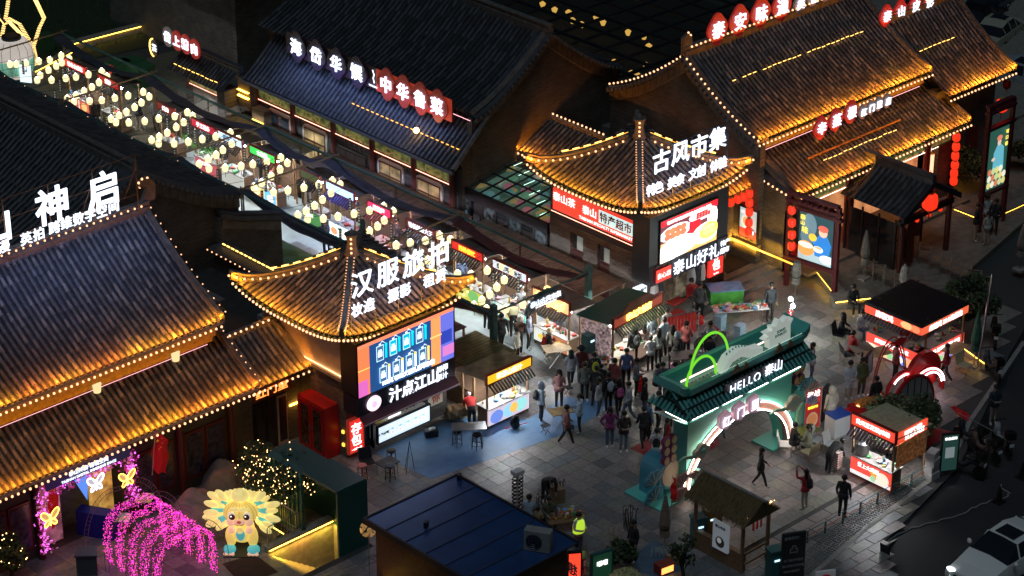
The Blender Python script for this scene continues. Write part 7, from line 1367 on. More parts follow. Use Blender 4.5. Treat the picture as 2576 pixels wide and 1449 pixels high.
person(1912,1226,40,'walk',K_,K_,'long','woman in black with long hair standing beyond the gate arch',fem=True,s_=.96)
person(2023,1282,178,'phone',(.38,.02,.03),BE,'long','woman in red jacket raising her phone toward the gate',pack=K_,fem=True,s_=.98)
person(2118,1303,110,'stand',K_,K_,'short','man all in black standing at the right side of the plaza',shoe=SHOEB,s_=1.03)
person(1361,1061,60,'stand',PB_,K_,'hood','person in pale blue hooded coat with black backpack beside the camp table',pack=K_)
person(1406,1030,-40,'hold',(.40,.18,.18),K_,'long','woman in dusty pink jacket behind the folding camp table',fem=True)
person(1457,1089,-130,'hold',(.45,.58,.66),K_,'pony','woman in icy blue coat facing the camp table from the right',fem=True,s_=.97)
person(1436,976,150,'walk',(.30,.33,.38),K_,'long','person in grey jacket with grey backpack walking to the market mouth',pack=(.2,.2,.22),s_=.97)
person(1462,966,150,'walk',(.18,.03,.03),K_,'hat','person in maroon jacket and dark hat walking beside the grey backpack',hc=K_,s_=.97)
person(1300,915,20,'stand',(.55,.55,.45),K_,'short','woman in cream knit sweater by a white chair at the market mouth',fem=True,s_=.93)
person(1305,890,130,'bend',(.13,.06,.04),K_,'hat','person in brown coat carrying a black tray beside the teal post',hc=BE)
person(1292,850,140,'bend',(.5,.46,.25),K_,'short','person in cream yellow hooded coat leaning over a market table')
person(1262,885,160,'walk',K_,K_,'short','dark clothed person behind the teal market post',shoe=SHOEB)
person(1378,895,60,'sit',K_,K_,'hat','seated person with bright red backpack and tan hat at wooden table',pack=(.5,.02,.02),hc=(.45,.35,.2),at=G(1378,900))
person(1412,880,-80,'sit',(.42,.17,.09),K_,'hat','seated woman in orange coat and black hat at wooden table',hc=K_,fem=True)
person(1330,835,150,'bend',(.5,.56,.6),K_,'short','woman in white top bending under the cloud shaped market sign',fem=True)
person(1509,914,90,'stand',(.08,.09,.11),JN,'short','tall person in charcoal coat at the booth left side table',s_=1.02)
person(1525,938,100,'hold',K_,K_,'short','person in long black coat at the souvenir booth left side',shoe=SHOEB,long=True)
person(1594,922,165,'stand',K_,K_,'hood','person in black hood with grey backpack facing the souvenir booth',pack=(.10,.11,.12),shoe=SHOEB,s_=1.05)
person(1635,934,150,'hold',(.62,.62,.6),K_,'short','child in white lettered hoodie facing the souvenir booth',s_=.92)
person(1618,905,170,'stand',(.6,.38,.36),K_,'long','girl in pale pink hooded coat at the souvenir counter',fem=True,s_=.92)
person(1655,917,160,'hold',(.55,.55,.5),K_,'long','girl in white and black jacket at the souvenir counter',fem=True,s_=.93)
person(1637,888,175,'stand',(.28,.33,.38),K_,'short','man in slate blue hoodie at the souvenir counter')
person(1668,900,175,'stand',(.32,.40,.46),K_,'short','tall man in light blue hoodie at the souvenir counter right end',s_=1.05)
person(1605,890,175,'hold',G1,K_,'short','dark haired person squeezed in the middle of the souvenir counter')
person(1702,932,90,'stand',K_,K_,'hood','person in black coat with pale blue hood beside the red ribbons',hc=(.4,.5,.52),shoe=SHOEB)
person(1750,915,60,'bend',K_,K_,'short','person in black bending over the dark display rack',shoe=SHOEB)
person(1784,905,-60,'hold',(.4,.4,.4),K_,'short','person in grey and white top behind the white souvenir rack')
person(1782,935,-50,'hold',K_,K_,'short','boy in black near the green hoop of the gate',s_=.93)
person(1693,985,70,'sit',(.35,.02,.22),K_,'short','woman in magenta jacket seated beside the display rack',fem=True)
person(1650,990,60,'sit',K_,K_,'short','person in dark blue black jacket seated left of the magenta jacket')
person(1494,985,150,'stand',K_,K_,'short','person in black carrying a yellow backpack near the teal cabinet',pack=(.35,.35,.02),shoe=SHOEB)
person(1512,1000,140,'hold',K_,K_,'short','dark clothed person low in front of the souvenir booth bottles',s_=.85)
person(1530,1036,160,'stand',K_,K_,'short','person in black with white and grey backpack, middle of plaza',pack=(.5,.52,.55))
person(1556,1048,150,'walk',K_,K_,'long','woman in black with pink backpack, middle of plaza',pack=(.55,.1,.25),fem=True,s_=.96)
person(1500,1020,120,'walk',K_,K_,'short','person in dark clothes behind the white backpack wearer')
person(1533,1126,-35,'hips',(.28,.04,.16),JN,'long','woman in plum and pink jacket and blue jeans facing the camera',fem=True,s_=1.0)
person(1568,1138,-30,'hold',(.05,.03,.03),(.16,.24,.32),'short','youth in black brown jacket and pale jeans leaning on a stick',s_=1.02)
person(1618,1124,150,'walk',K_,K_,'short','person in black walking onto the red carpet',shoe=SHOEB)
person(1632,1106,60,'stand',(.06,.14,.26),K_,'short','person in blue jacket standing behind the black walker')
person(1655,1085,30,'stand',K_,K_,'short','person in black near the left eave of the gate',shoe=SHOEB)
person(1685,1075,-120,'stand',(.5,.55,.55),K_,'short','person with pale grey coat half hidden behind the gate roof')
person(1650,1180,130,'hold',(.62,.62,.6),K_,'short','boy in white hooded coat with black backpack on the red carpet',pack=K_,shoe=SHOEB)
person(1677,1150,60,'stand',K_,K_,'short','boy in black on the red carpet by the gate pillar',s_=.95)
person(1808,1113,100,'walk',K_,JN,'short','person in jeans seen through the gate arch')
person(1999,1010,-40,'stand',(.62,.62,.62),K_,'short','man in open white coat behind the gate right foot')
person(1993,1140,60,'sit',K_,K_,'short','person in black coat seated at the round table beneath the gate')
person(2032,1145,-170,'sit',(.3,.3,.2),WT_,'pony','person in camouflage top seated on a camp chair',fem=True)
person(2083,1192,80,'bend',K_,K_,'short','man in black bending to the ground beside the noodle stall')
person(2134,1006,-30,'hold',(.5,.55,.6),BE,'pony','woman in pale blue padded coat eating near the red rings',long=True,fem=True)
person(2165,998,-20,'stand',(.10,.13,.05),G1,'long','woman in long olive coat near the red rings',long=True,fem=True)
person(2199,1046,165,'stand',K_,BE,'short','man in black shirt leaning at the red counter')
person(2088,1080,165,'stand',(.62,.58,.45),BE,'hood','person in very long cream padded coat seen from behind',long=True,s_=1.08)
person(2142,785,-25,'sit',K_,K_,'long','woman in black sitting cross legged on the lit stone bench',fem=True,z=0)
person(2115,858,20,'sit',K_,K_,'hood','person in black hood seated left of the corner stall tables')
person(2165,850,-20,'sit',(.5,.52,.52),JN,'short','man in white puffer jacket seated behind the wooden tables')
person(2140,905,70,'sit',(.4,.02,.02),K_,'short','man in red jacket reclining in a camp chair with legs stretched')
person(2376,960,-150,'walk',(.20,.01,.02),NV,'short','person in dark red jacket walking past the corner stall',s_=.97)
person(2452,607,30,'stand',K_,BE,'cap','tall person in black and beige trousers beside the lit garden kerb',z=.3,s_=1.05)
person(2478,580,-20,'stand',(.5,.48,.45),(.25,.02,.03),'long','woman in white top and red trousers on the terrace path',z=.3,fem=True)
person(2480,618,160,'stand',(.35,.35,.3),BE,'pony','woman in pale checked coat seen from behind on the terrace path',z=.3,fem=True,s_=.95)
person(2499,590,-60,'stand',K_,K_,'short','person in black by the yellow lit kerb at the right',z=.3,shoe=SHOEB,pack=G1)
person(2497,1068,-30,'hold',(.03,.04,.06),BE,'short','courier in dark jacket holding a brown carton beside parked scooters')
person(1455,1395,0,'hold',(.62,.62,.6),JN,'short','steward in white jacket under a glowing yellow green vest')
person(1592,1415,-100,'stand',K_,K_,'short','man in black jacket over orange patterned shirt with lanyard')
person(1372,1262,-20,'bend',(.02,.02,.025),K_,'bald','old man in black coat stooping over his cardboard box')
person(1330,1325,120,'sit',(.28,.38,.46),G1,'short','man in light blue jacket sitting by the cane seller spread')
person(1380,1325,-30,'sit',(.08,.10,.07),(.06,.07,.05),'bald','bald man in camouflage jacket sitting among walking canes')
person(1352,1335,100,'sit',(.25,.2,.1),K_,'short','child in mustard patterned coat sitting beside the cane seller',s_=.75)
person(0,0,-60,'stand',(.5,.5,.55),K_,'long','woman in pale coat seated below the left market rail',at=Vector((-6.7,5.0,0)),s_=.93,fem=True);person(0,0,150,'bend',K_,K_,'short','man in black bending below the left market rail',at=G(822,640));person(776,522,150,'stand',K_,BE,'short','person in beige trousers standing before the corn stall');person(563,445,160,'stand',K_,K_,'pony','woman in black with red bag before the white counter',fem=True);person(545,430,100,'hold',K_,K_,'short','person in black at the round white market table')
person(283,245,60,'hold',(.5,.04,.02),K_,'cap','vendor in red apron and cap behind the far dumpling counter',hc=(.5,.04,.02));person(246,300,-30,'stand',(.3,.18,.12),K_,'short','man in tan jacket in the aisle before the far stall')
person(660,460,100,'hold',K_,K_,'short','person in black buying at the green signed fruit stall');person(1000,640,60,'hold',G1,K_,'short','vendor behind the candy stall counter');person(0,0,-90,'hold',WT_,K_,'cap','vendor in white behind the braised rice counter',at=Vector((-1.9,-2.6,0)),hc=WT_)
person(0,0,150,'bend',(.5,.02,.02),K_,'cap','vendor in red apron and pink cap bending behind the fruit tea stall',at=Vector((-9.35,-7.7,0)),hc=(.6,.4,.4));person(0,0,-15,'sit',(.45,.02,.02),G1,'short','person in red top sitting on a stool in the gift shop doorway',at=Vector((3.6,-6.9,.45)));person(1758,805,-40,'stand',G1,K_,'short','man in dark jacket looking down beside the green chest freezer');person(0,0,-60,'hold',G1,K_,'short','vendor inside the noodle stall',at=Vector((-.3,-20.5,0)))
for a_ in ((1505,1050,30,'stand',(.5,.5,.5),JN,'long','woman in white coat and jeans below the white backpack'),(1425,1120,60,'walk',(.3,.12,.1),K_,'short','person in rust jacket walking right of the easel'),(1730,1040,-60,'stand',(.45,.4,.3),K_,'short','person in camel coat behind the gate roof left end'),(2040,960,30,'stand',(.45,.45,.5),JN,'long','woman in pale grey coat behind the gate right horn'),(2250,960,60,'stand',(.35,.08,.08),K_,'short','person in brick jacket at the corner stall left counter'),(1576,905,170,'stand',(.3,.25,.22),K_,'short','man in brown grey coat behind the grey backpack at the booth'),(1690,915,150,'stand',(.45,.42,.36),K_,'long','woman in beige coat just left of the black coat by the ribbons'),(1575,975,140,'stand',(.06,.1,.2),K_,'cap','person in navy coat and cap in the middle of the crowd'),
 (1600,1000,40,'hold',(.2,.2,.22),K_,'short','person in grey coat looking at a phone below the booth crowd'),(1470,1010,-40,'stand',(.12,.12,.1),K_,'long','dark haired woman in olive grey coat below the teal locker'),(1545,1000,100,'walk',(.25,.05,.05),K_,'short','person in brick red coat walking across the crowd'),
 (1620,1050,30,'stand',K_,JN,'long','woman in black coat and jeans left of the gate'),(1580,1060,-120,'walk',(.35,.36,.38),JN,'short','person in light grey coat and jeans walking left of the gate'),(1725,905,100,'hold',(.4,.1,.1),K_,'pony','woman in rust red coat at the dark display rack'),(1735,990,160,'stand',K_,K_,'cap','person in black cap below the dark display rack'),
 (1760,960,60,'stand',(.3,.32,.36),K_,'short','person in steel grey coat right of the display rack'),(1665,1010,-30,'hold',(.1,.1,.12),JN,'short','youth in charcoal coat and jeans below the magenta jacket'),(1675,870,175,'stand',(.5,.5,.48),K_,'short','person in off white coat close to the red ribbons'),(1330,880,30,'stand',(.2,.22,.28),K_,'long','woman in slate coat between the market post and wooden table'),
 (1225,830,100,'stand',(.4,.38,.35),K_,'short','person in pale coat in the aisle behind the teal post'),(1160,740,150,'walk',(.1,.15,.25),K_,'short','person in navy coat walking in the lantern aisle by the noodle stall'),(1050,700,140,'stand',(.45,.4,.35),K_,'long','woman in beige coat in the aisle by the candy stall'),(900,600,60,'stand',K_,K_,'short','person in black before the drinks stall'),(690,480,-40,'walk',(.4,.08,.08),K_,'short','person in red coat walking past the green signed stall'),(350,330,100,'stand',K_,BE,'short','person in black and beige in the far lantern aisle'),(395,330,150,'walk',(.3,.3,.35),K_,'short','person in grey walking in the far lantern aisle')): person(*a_,fem='woman' in a_[7])
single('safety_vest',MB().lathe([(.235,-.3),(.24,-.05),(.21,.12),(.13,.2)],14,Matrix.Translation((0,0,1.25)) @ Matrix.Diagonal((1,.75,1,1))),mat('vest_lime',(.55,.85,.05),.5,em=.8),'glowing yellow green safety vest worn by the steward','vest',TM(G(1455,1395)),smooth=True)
# ================================================================ furniture
def table(label,px,py,w_=.9,d=.6,h=.72,rz=0,m=None,z=0,fold=True,name='folding_table'):
    T=thing(name,label,'table',G(px,py,z),rz);nb=6;me=MB().cb((0,0,0),(w_,d/nb-.008,.03)).mesh('table_slat',m or mat('table_wood',(.42,.28,.13),.5,noise=.2))
    for k in range(nb): link(bpy.data.objects.new('table_slat',me),T,W[T.name] @ T3(0,-d/2+(k+.5)*d/nb,h))
    for sx in (-1,1):
        for sy in (-1,1): ob('leg',MB().tube([(sx*w_*.38,sy*d*.42,0),(sx*w_*(-.1 if fold else .38),sy*d*.42,h-.02)],.014,5),STEEL,T)
    return T
def stool(label,px,py,z=0,seatm=None):
    T=thing('bar_stool',label,'stool',G(px,py,z));ob('seat',MB().lathe([(.17,.6),(.18,.63),(.16,.66),(0,.67)],14),seatm or BLACK,T,smooth=False)
    for k in range(4): a=math.pi/4+k*math.pi/2;ob('leg',MB().tube([(.15*math.cos(a),.15*math.sin(a),.6),(.19*math.cos(a),.19*math.sin(a),0)],.014,5),BLACK,T)
    for zz,r in ((.2,.18),(.4,.165)): ob('ring',MB().tube([(r*math.cos(a*math.pi/8),r*math.sin(a*math.pi/8),zz) for a in range(16)],.01,4,closed=True),BLACK,T)
def campchair(label,px,py,rz,m,z=0):
    T=thing('camp_chair',label,'chair',G(px,py,z),rz);ob('seat',MB().cb((0,0,.4),(.5,.45,.02)),m,T);ob('backrest',MB().add([(-.25,.2,.42),(.25,.2,.42),(.27,.32,.85),(-.27,.32,.85),(-.25,.23,.42),(.25,.23,.42),(.27,.35,.85),(-.27,.35,.85)],[(0,1,2,3),(7,6,5,4),(0,3,7,4),(1,5,6,2),(3,2,6,7)]),m,T)
    for a,b in (((-.26,-.22,0),(.24,-.22,.42)),((.26,-.22,0),(-.24,-.22,.42)),((-.26,.22,0),(-.26,.3,.85)),((.26,.22,0),(.26,.3,.85))): ob('leg',MB().tube([a,b],.012,4),STEEL,T)
def slatchair(label,p,rz,group):
    T=thing('slat_chair',label,'chair',p,rz,group);m=mat('chair_teak',(.32,.20,.11),.55,noise=.2);me=MB().cb((0,0,0),(.46,.05,.02)).mesh('slat',m)
    for k in range(6): link(bpy.data.objects.new('slat',me),T,W[T.name] @ T3(0,-.2+k*.075,.44))
    for k in range(5): link(bpy.data.objects.new('slat',me),T,W[T.name] @ T3(0,.23,.58+k*.07))
    for sx in (-1,1):
        ob('leg',MB().cb((sx*.23,-.22,.31),(.03,.03,.62)),mat('chair_frame',(.22,.2,.18),.5),T);ob('leg',MB().cb((sx*.23,.23,.43),(.03,.03,.88)),mat('chair_frame'),T);ob('armrest',MB().cb((sx*.23,0,.63),(.05,.5,.02)),m,T)
    return T
Z3=.3
for k,(px,py) in enumerate(((2297,640),(2325,652),(2352,665),(2378,680),(2403,692),(2428,704),(2453,712),(2478,728))): slatchair('teak slat chair in the right terrace row, %s from the stone drum' % ORD[k],G(px,py+8,Z3),35,'teak slat chairs on the terrace')
for k,(px,py) in enumerate(((2190,692),(2208,700),(2238,715),(2263,726),(2288,738),(2315,748))): slatchair('teak slat chair in the left terrace row, %s from the porch' % ORD[k],G(px,py+5,Z3),35,'teak slat chairs on the terrace')
table('folding wooden camp table on the plaza before the pale blue hood',1410,1075,rz=-20);table('folding wooden table of the orange coated woman',1400,915,1.1,.75,rz=-25)
table('wooden folding table nearest the corner stall counter',2205,925,1.0,.7,rz=-20);table('wooden folding table next to the white puffer jacket man',2165,915,.9,.7,rz=-20,m=mat('table_dark',(.25,.2,.16),.5));table('wooden folding table right of the corner stall',2398,915,1.1,.7,rz=10)
table('low dark camp table with two drinks by the red luggage sign',975,1195,.75,.6,.55,0,mat('table_black',(.05,.055,.07),.4),fold=False);table('small folding table by the gate right foot with menu',2025,1120,1.0,.6,.65,-10,mat('table_green',(.2,.22,.05),.5));table('stainless steel table between juice window and fruit tea stall',1180,1120,1.3,.6,.82,-38,STEEL,fold=False,name='steel_table')
table('long goods table of hair clips beside the green freezer',2225-180*1-175,0,1,1) if 0 else None
GTb=table('long table of colourful trinkets in front of the chest freezer',1860,815,2.3,.7,.75,-33,mat('white_cloth',(.55,.5,.5),.6),fold=False,name='goods_table');goods(-1.1,1.1,-.3,.3,.78,70,'long trinket table',kinds=(1,2,3),org=W[GTb.name],seed=12)
for lb,px,py,m in (('with pink seat top left of the dark camp table',912,1208,mat('seat_pink',(.45,.2,.22),.5)),('with glossy seat before the dark camp table',982,1208,mat('seat_gloss',(.10,.12,.15),.2)),('behind the dark camp table',985,1170,None),('left one under the steel table',1150,1122,None),('right one under the steel table',1200,1130,None)): stool('black round bar stool '+lb,px,py,seatm=m)
campchair('black camp chair by the juice shop wall',925,1185,-20,mat('canvas_black',(.02,.02,.025),.8));campchair('white camp chair right of the round table',2060,1130,20,WHITE);campchair('white camp chair holding a black bag',2092,1140,10,mat('canvas_pale',(.5,.5,.48),.8));campchair('cream camp chair under the camouflage sitter',2034,1158,180,mat('canvas_cream',(.45,.4,.25),.8));campchair('white camp chair at the gate right foot',1975,1140,40,WHITE);campchair('cream camp chair with pink bag right of the corner stall',2425,940,0,mat('canvas_cream'));campchair('black camp chair under the red jacket man',2132,912,60,mat('canvas_black'));campchair('camp chair under the black hooded sitter',2112,862,20,mat('canvas_black'))
for k,(px,py) in enumerate(((1372,1090),(1435,1095),(1430,995*1),(1378,905),(1415,888))):
    T=thing('folding_stool','small wooden folding stool %s' % ('left of the camp table','right of the camp table','behind the walking pair','under the red backpack','under the orange coat')[k],'stool',G(px,py),40*k);ob('seat',MB().cb((0,0,.36),(.3,.26,.02)),mat('canvas_black'),T)
    for a,b in (((-.14,-.12,0),(.14,-.12,.35)),((.14,-.12,0),(-.14,-.12,.35)),((-.14,.12,0),(.14,.12,.35)),((.14,.12,0),(-.14,.12,.35))): ob('leg',MB().tube([a,b],.014,4),WOOD,T)
E_=thing('easel','thin black easel standing on the plaza edge of the blue sheet','easel',G(1032,1190))
for p in ((-.2,0,0),(.25,.05,0),(0,.3,0)): ob('leg',MB().tube([p,(0,0,1.35)],.013,4),BLACK,E_)
single('crate',MB().box(-.25,.25,-.15,.15,.02,.3),mat('crate_black',(.015,.015,.018),.5),'black open plastic crate on the blue sheet under the juice menu','crate',TM(G(1085,1098),-30));single('foam_block',MB().cb((0,0,.34),(.25,.14,.06)),WHITE,'white foam block lying in the black crate','block',TM(G(1087,1098),-10))
single('backpack',MB().ball((0,0,.3),.22,12,8,sy=.7,sz=1.3).ball((0,-.13,.2),.13,8,6,sy=.5),BLACK,'large black backpack standing against the fruit tea stall','backpack',TM(G(1295,1078)),smooth=True);single('stretcher_pole',MB().tube([(0,0,.03),(.9,-.25,.03)],.025,5),mat('pole_red',(.5,.02,.03),.5),'thin red pole lying on the blue sheet by the fruit tea stall','pole',TM(G(1270,1080)))
for k in range(5): single('cardboard_box',MB().cb((0,0,.15),(.42,.36,.3)),mat('cardboard',(.30,.19,.10),.8,noise=.15),'brown cardboard box piled behind the steel table, %s of the pile' % ORD[k],'box',TM(G(1140+14*(k % 3),1040+8*(k % 2),.3*(k//2)),20*k))
# freezer, bottles, racks
FZ=thing('chest_freezer','green chest freezer with blue printed top beside the gift shop steps','freezer',G(1822,772),-33);ob('body',MB().cb((0,0,.45),(1.4,.8,.9)),mat('freezer_green',(.10,.42,.06),.4,noise=.3,ns=3),FZ);ob('lid',MB().cb((0,0,.93),(1.46,.86,.06)),mat('lid_blue',(.15,.3,.5),.4,noise=.3,ns=4),FZ)
for nm,px,py,n in (('left',1842,855,3),('right',1890,880,3)):
    for k in range(n): single('bottle_pack',MB().cb((0,0,.12),(.42,.3,.22)),mat('pack_blue',(.25,.36,.45),.2,noise=.3,ns=20),'wrapped water bottle pack under the trinket table, %s pile, %s up' % (nm,ORD[k]),'bottle pack',TM(G(px-30,py-25,0)+Vector((0,0,.235*k)),10))
for k in range(9): T=single('water_bottle',MB().lathe([(.05,0),(.05,.2),(.02,.25),(.02,.28)],8),mat('bottle_clear',(.4,.5,.55),.1,alpha=.6),'clear water bottle in the block by the snack warmer, %s of nine' % ORD[k],'bottle',TM(G(1640+10*(k % 5),1392+8*(k//5),.05))) 
for px,py,lb in ((1530,975,'in front of the souvenir booth'),(1455,1445,'beside the steward')):
    T=thing('bottle_crate','wire rack of drink bottles '+lb,'rack',G(px,py),-20)
    for z in (.05,.4,.75): ob('shelf',MB().cb((0,0,z),(.7,.45,.02)),STEEL,T)
    for x in (-.34,.34):
        for y in (-.21,.21): ob('post',MB().cb((x,y,.5),(.02,.02,1)),STEEL,T)
    goods(-.3,.3,-.18,.18,.07,10,'drink rack '+lb,(0,),org=W[T.name],seed=4);goods(-.3,.3,-.18,.18,.42,10,'drink rack '+lb,(0,),org=W[T.name],seed=6)
SR=thing('sunglasses_stand','tall white rotating sunglasses stand by the blue kiosk','display stand',G(1302,1305));ob('pole',MB().tube([(0,0,0),(0,0,1.9)],.05,8),WHITE,SR);ob('top_box',MB().cb((0,0,1.95),(.4,.3,.14)),WHITE,SR)
gl=MB().cb((-.06,0,0),(.08,.03,.05)).cb((.06,0,0),(.08,.03,.05)).mesh('sunglasses',BLACK)
for k in range(60): a=k*.9;o=bpy.data.objects.new('sunglasses',gl);link(o,None,W[SR.name] @ Matrix.Rotation(a,4,'Z') @ T3(0,-.17,.5+.022*k));props(o,'dark sunglasses on the white rotating stand','sunglasses','sunglasses on the rotating stand')
rk=thing('display_rack','dark metal display rack with hanging trinkets in the crowd','rack',G(1725,960),-30)
for x in (-.6,0,.6):
    for y in (-.3,.3): ob('post',MB().cb((x,y,.6),(.03,.03,1.2)),BLACK,rk)
for z in (.5,.85,1.2): ob('shelf',MB().cb((0,0,z),(1.3,.7,.02)),BLACK,rk)
goods(-.6,.6,-.3,.3,.87,18,'dark display rack',org=W[rk.name],seed=8);RB2=thing('ribbon_rack','rack of bright red ribbons hanging right of the souvenir booth','rack',(.65,-8.3,0),-20);ob('bar',MB().tube([(0,0,1.5),(1.5,0,1.5)],.03,5),STEEL,RB2);me=MB().box(-.02,.02,-.005,.005,.55,1.5).mesh('ribbon',mat('ribbon_red',(.6,.03,.02),.6,em=.12))
for k in range(26): link(bpy.data.objects.new('ribbon',me),RB2,W[RB2.name] @ T3(.1+k*.05,.02*(k % 3),0))
for k in range(2): single('red_tray',MB().cb((0,0,.5+.3*k),(.7,.45,.06)),mat('tray_red',(.5,.04,.03),.6,noise=.4,ns=9),'tray of red charms at the booth right end, %s' % ('lower','upper')[k],'tray',TM(G(1700,815-14*k)))
wr=thing('white_rack','white framed board of keyrings between two little red flags','rack',G(1762,905),-35);ob('frame',MB().box(-.05,0,0,.05,0,1.25).box(1.0,1.05,0,.05,0,1.25).box(-.05,1.05,0,.05,1.2,1.25),WHITE,wr);ob('board',MB().box(0,1,.01,.04,.45,1.2),mat('keyring_board',(.4,.35,.32),.7,noise=.9,ns=22),wr)
tc=thing('locker','narrow teal locker with tiny lit screen left of the souvenir booth','locker',G(1480,935));ob('body',MB().cb((0,0,.85),(.45,.4,1.7)),mat('locker_teal',(.03,.12,.12),.5),tc);ob('screen',MB().cb((0,-.21,1.45),(.2,.01,.08)),EM('tiny_screen',(.5,.8,1),2,False),tc)
for k,c in enumerate(((.35,.15,.2),(.03,.03,.05),(.4,.4,.38))): single('hanging_coat',MB().lathe([(.15,0),(.19,.3),(.13,.6),(.03,.7)],8),cm(c),'%s jacket hanging at the left end of the souvenir booth' % ('dusty pink','black','pale grey')[k],'coat',TM(G(1497+18*k,905)+Vector((0,0,.95))))
# lamp stand
ls=thing('lamp_stand','thin stand with two blazing white lamps near the gate','lamp',G(1990,850));ob('pole',MB().tube([(0,0,0),(0,0,1.75)],.02,5),STEEL,ls)
for p in ((0,0,1.45),(-.1,.05,1.78)): ob('lamp_bulb',MB().ball(p,.09,10,6),EM('blazing_lamp',(.9,1,.93),420),ls)
for k in range(3): a=k*2.1;ob('foot',MB().tube([(0,0,.3),(.35*math.cos(a),.35*math.sin(a),0)],.015,4),STEEL,ls)
fb=thing('flower_cart','little red flower cart with chalk menu behind the gate roof end','cart',G(1992,880));ob('box',MB().cb((0,0,.4),(.5,.4,.7)),mat('cart_dark',(.04,.08,.05),.6,noise=.5,ns=9),fb);fm=MB();rr=random.Random(2)
for _ in range(60): fm.k=rr.choice((0,1));fm.ball((rr.uniform(-.3,.3),rr.uniform(-.2,.2),rr.uniform(.78,.95)),.045,5,3)
ob('blossoms',fm,[mat('bl_red',(.6,.03,.05),.6,em=.15),mat('bl_pink',(.6,.3,.35),.6)],fb,kind='stuff')
# red ring ornament set
RG=mat('ring_red',(.50,.012,.015),.35);RN=EM('ring_neon',(1,.75,.75),9);rg=thing('ring_sculpture','red photo arch sculpture of overlapping neon rings and ribboned hoop','sculpture',(4.3,-17.4,0),-8)
def ring(x,y,r,w_=.12,h0=0,neon=True,full=False):
    n=24;a0,a1=(0,2*math.pi) if full else (-.25,math.pi+.25);g=MB();pts=[(x+r*math.cos(a0+(a1-a0)*k/n),y,h0+r*math.sin(a0+(a1-a0)*k/n)+r*.25) for k in range(n+1)];g.tube(pts,w_,8);ob('ring',g,RG,rg)
    if neon: ob('ring_neon',MB().tube([(x+(r-w_*.7)*math.cos(a),y-w_-.03,h0+(r-w_*.7)*math.sin(a)+r*.25) for a in [.2+2.2*k/14 for k in range(15)]],.03,5),RN,rg)
ob('disc',MB().prism([(1.35+.85*math.cos(a*math.pi/12),.8+.85*math.sin(a*math.pi/12)) for a in range(24)],.1,.3),RG,rg);ring(.35,.3,.8,.09);ring(1.3,-.1,.75,.07);ring(1.0,-.3,1.0,.05);ring(-1.2,.2,.5,.1)
fanp=ob('fan_screen',MB().prism([(-.2+1.05*math.cos(a),.1+1.35*math.sin(a)) for a in [math.pi*k/16 for k in range(17)]],-.9,-.8),mat('screen_cream',(.38,.36,.33),.6),rg)
ob('fan_rim',MB().tube([(-.2+1.1*math.cos(a),-.85,.1+1.4*math.sin(a)) for a in [math.pi*k/16 for k in range(17)]],.08,6),RG,rg)
for k in range(5): x=-.9+.35*k;ob('screen_bar',MB().box(x-.015,x+.015,-.93,-.9,.1,.1+1.3*math.sqrt(max(0,1-((x+.2)/1.1)**2))),WOODR,fanp)
for r in (1.5,1.65): ob('tall_hoop',MB().tube([(-.1+r*.55*math.cos(a),.4+.1*r,r*1.55*math.sin(a)) for a in [math.pi*k/16 for k in range(17)]],.03,5),RG,rg)
ob('ribbon_bow',MB().add([(-.4,.3,2.45),(0,.25,2.65),(.45,.3,2.5),(.1,.2,2.3),(-.7,.3,2.25),(-.1,.35,2.3),(.6,.3,2.7),(.2,.3,2.75),(0,.3,3.0)],[(0,1,3),(1,2,3),(4,0,5),(2,6,7),(1,7,8)]),RG,rg)
rc=thing('display_counter','curved red counter with orange box trays beside the sculpture','counter',G(2175,1062),-20);ob('body',MB().cb((0,0,.4),(1.3,.55,.8)),RG,rc);ob('end_disc',MB().prism([(-.75+.5*math.cos(a*math.pi/10),.5+.5*math.sin(a*math.pi/10)) for a in range(20)],-.3,-.2),RG,rc);ob('tray',MB().cb((.1,0,.88),(1.0,.45,.15)),mat('tray_orange',(.6,.2,.03),.6,noise=.6,ns=10),rc);ob('globe_lamp',MB().ball((-.5,-.2,.85),.1,8,6),EM('globe_amber',(1,.6,.2),5),rc)
wf=thing('white_freezer','white display freezer with blue rim before the cream coat','freezer',G(2105,1090),-10);ob('body',MB().cb((0,0,.42),(.75,.6,.84)),WHITE,wf);ob('rim',MB().cb((0,0,.87),(.79,.64,.06)),mat('rim_blue',(.03,.1,.5),.4),wf)
lightsign('standing_poster','tall red noodle challenge poster standing by the gate right foot',G(2022,1090).x,G(2022,1090).y,.1,.72,1.7,(.4,.02,.02),[('挑战',.5,.88,.3),('特色面',.5,.7,.2,TRED),('鲜香好味',.5,.55,.12,TYEL)],mat('pole_pale',(.5,.45,.4),.5),-12,.5,shapes=[('e',.5,.22,.38,.2,(.5,.35,.2)),('e',.5,.24,.3,.14,(.55,.2,.08))])
lightsign('easel_board','black tilted easel board with red sticker near the cream coat',G(2068,1068).x,G(2068,1068).y,.1,.6,1.4,(.015,.015,.018),[],None,20,.2);lightsign('tv_screen','black flat screen on a stand near the red hoop',G(2178,985).x,G(2178,985).y,.7,.55,.8,(.05,.06,.08),[],BLACK,20,.4)
for k,(px,py) in enumerate(((2215,1085),(2232,1080))): T=thing('charging_box','small teal power bank box with lit label, %s of the pair' % ('left','right')[k],'box',G(px,py));ob('body',MB().cb((0,0,.3),(.35,.3,.6)),mat('locker_teal'),T);ob('screen',MB().cb((0,-.16,.5),(.2,.01,.06)),EM('tiny_screen'),T)
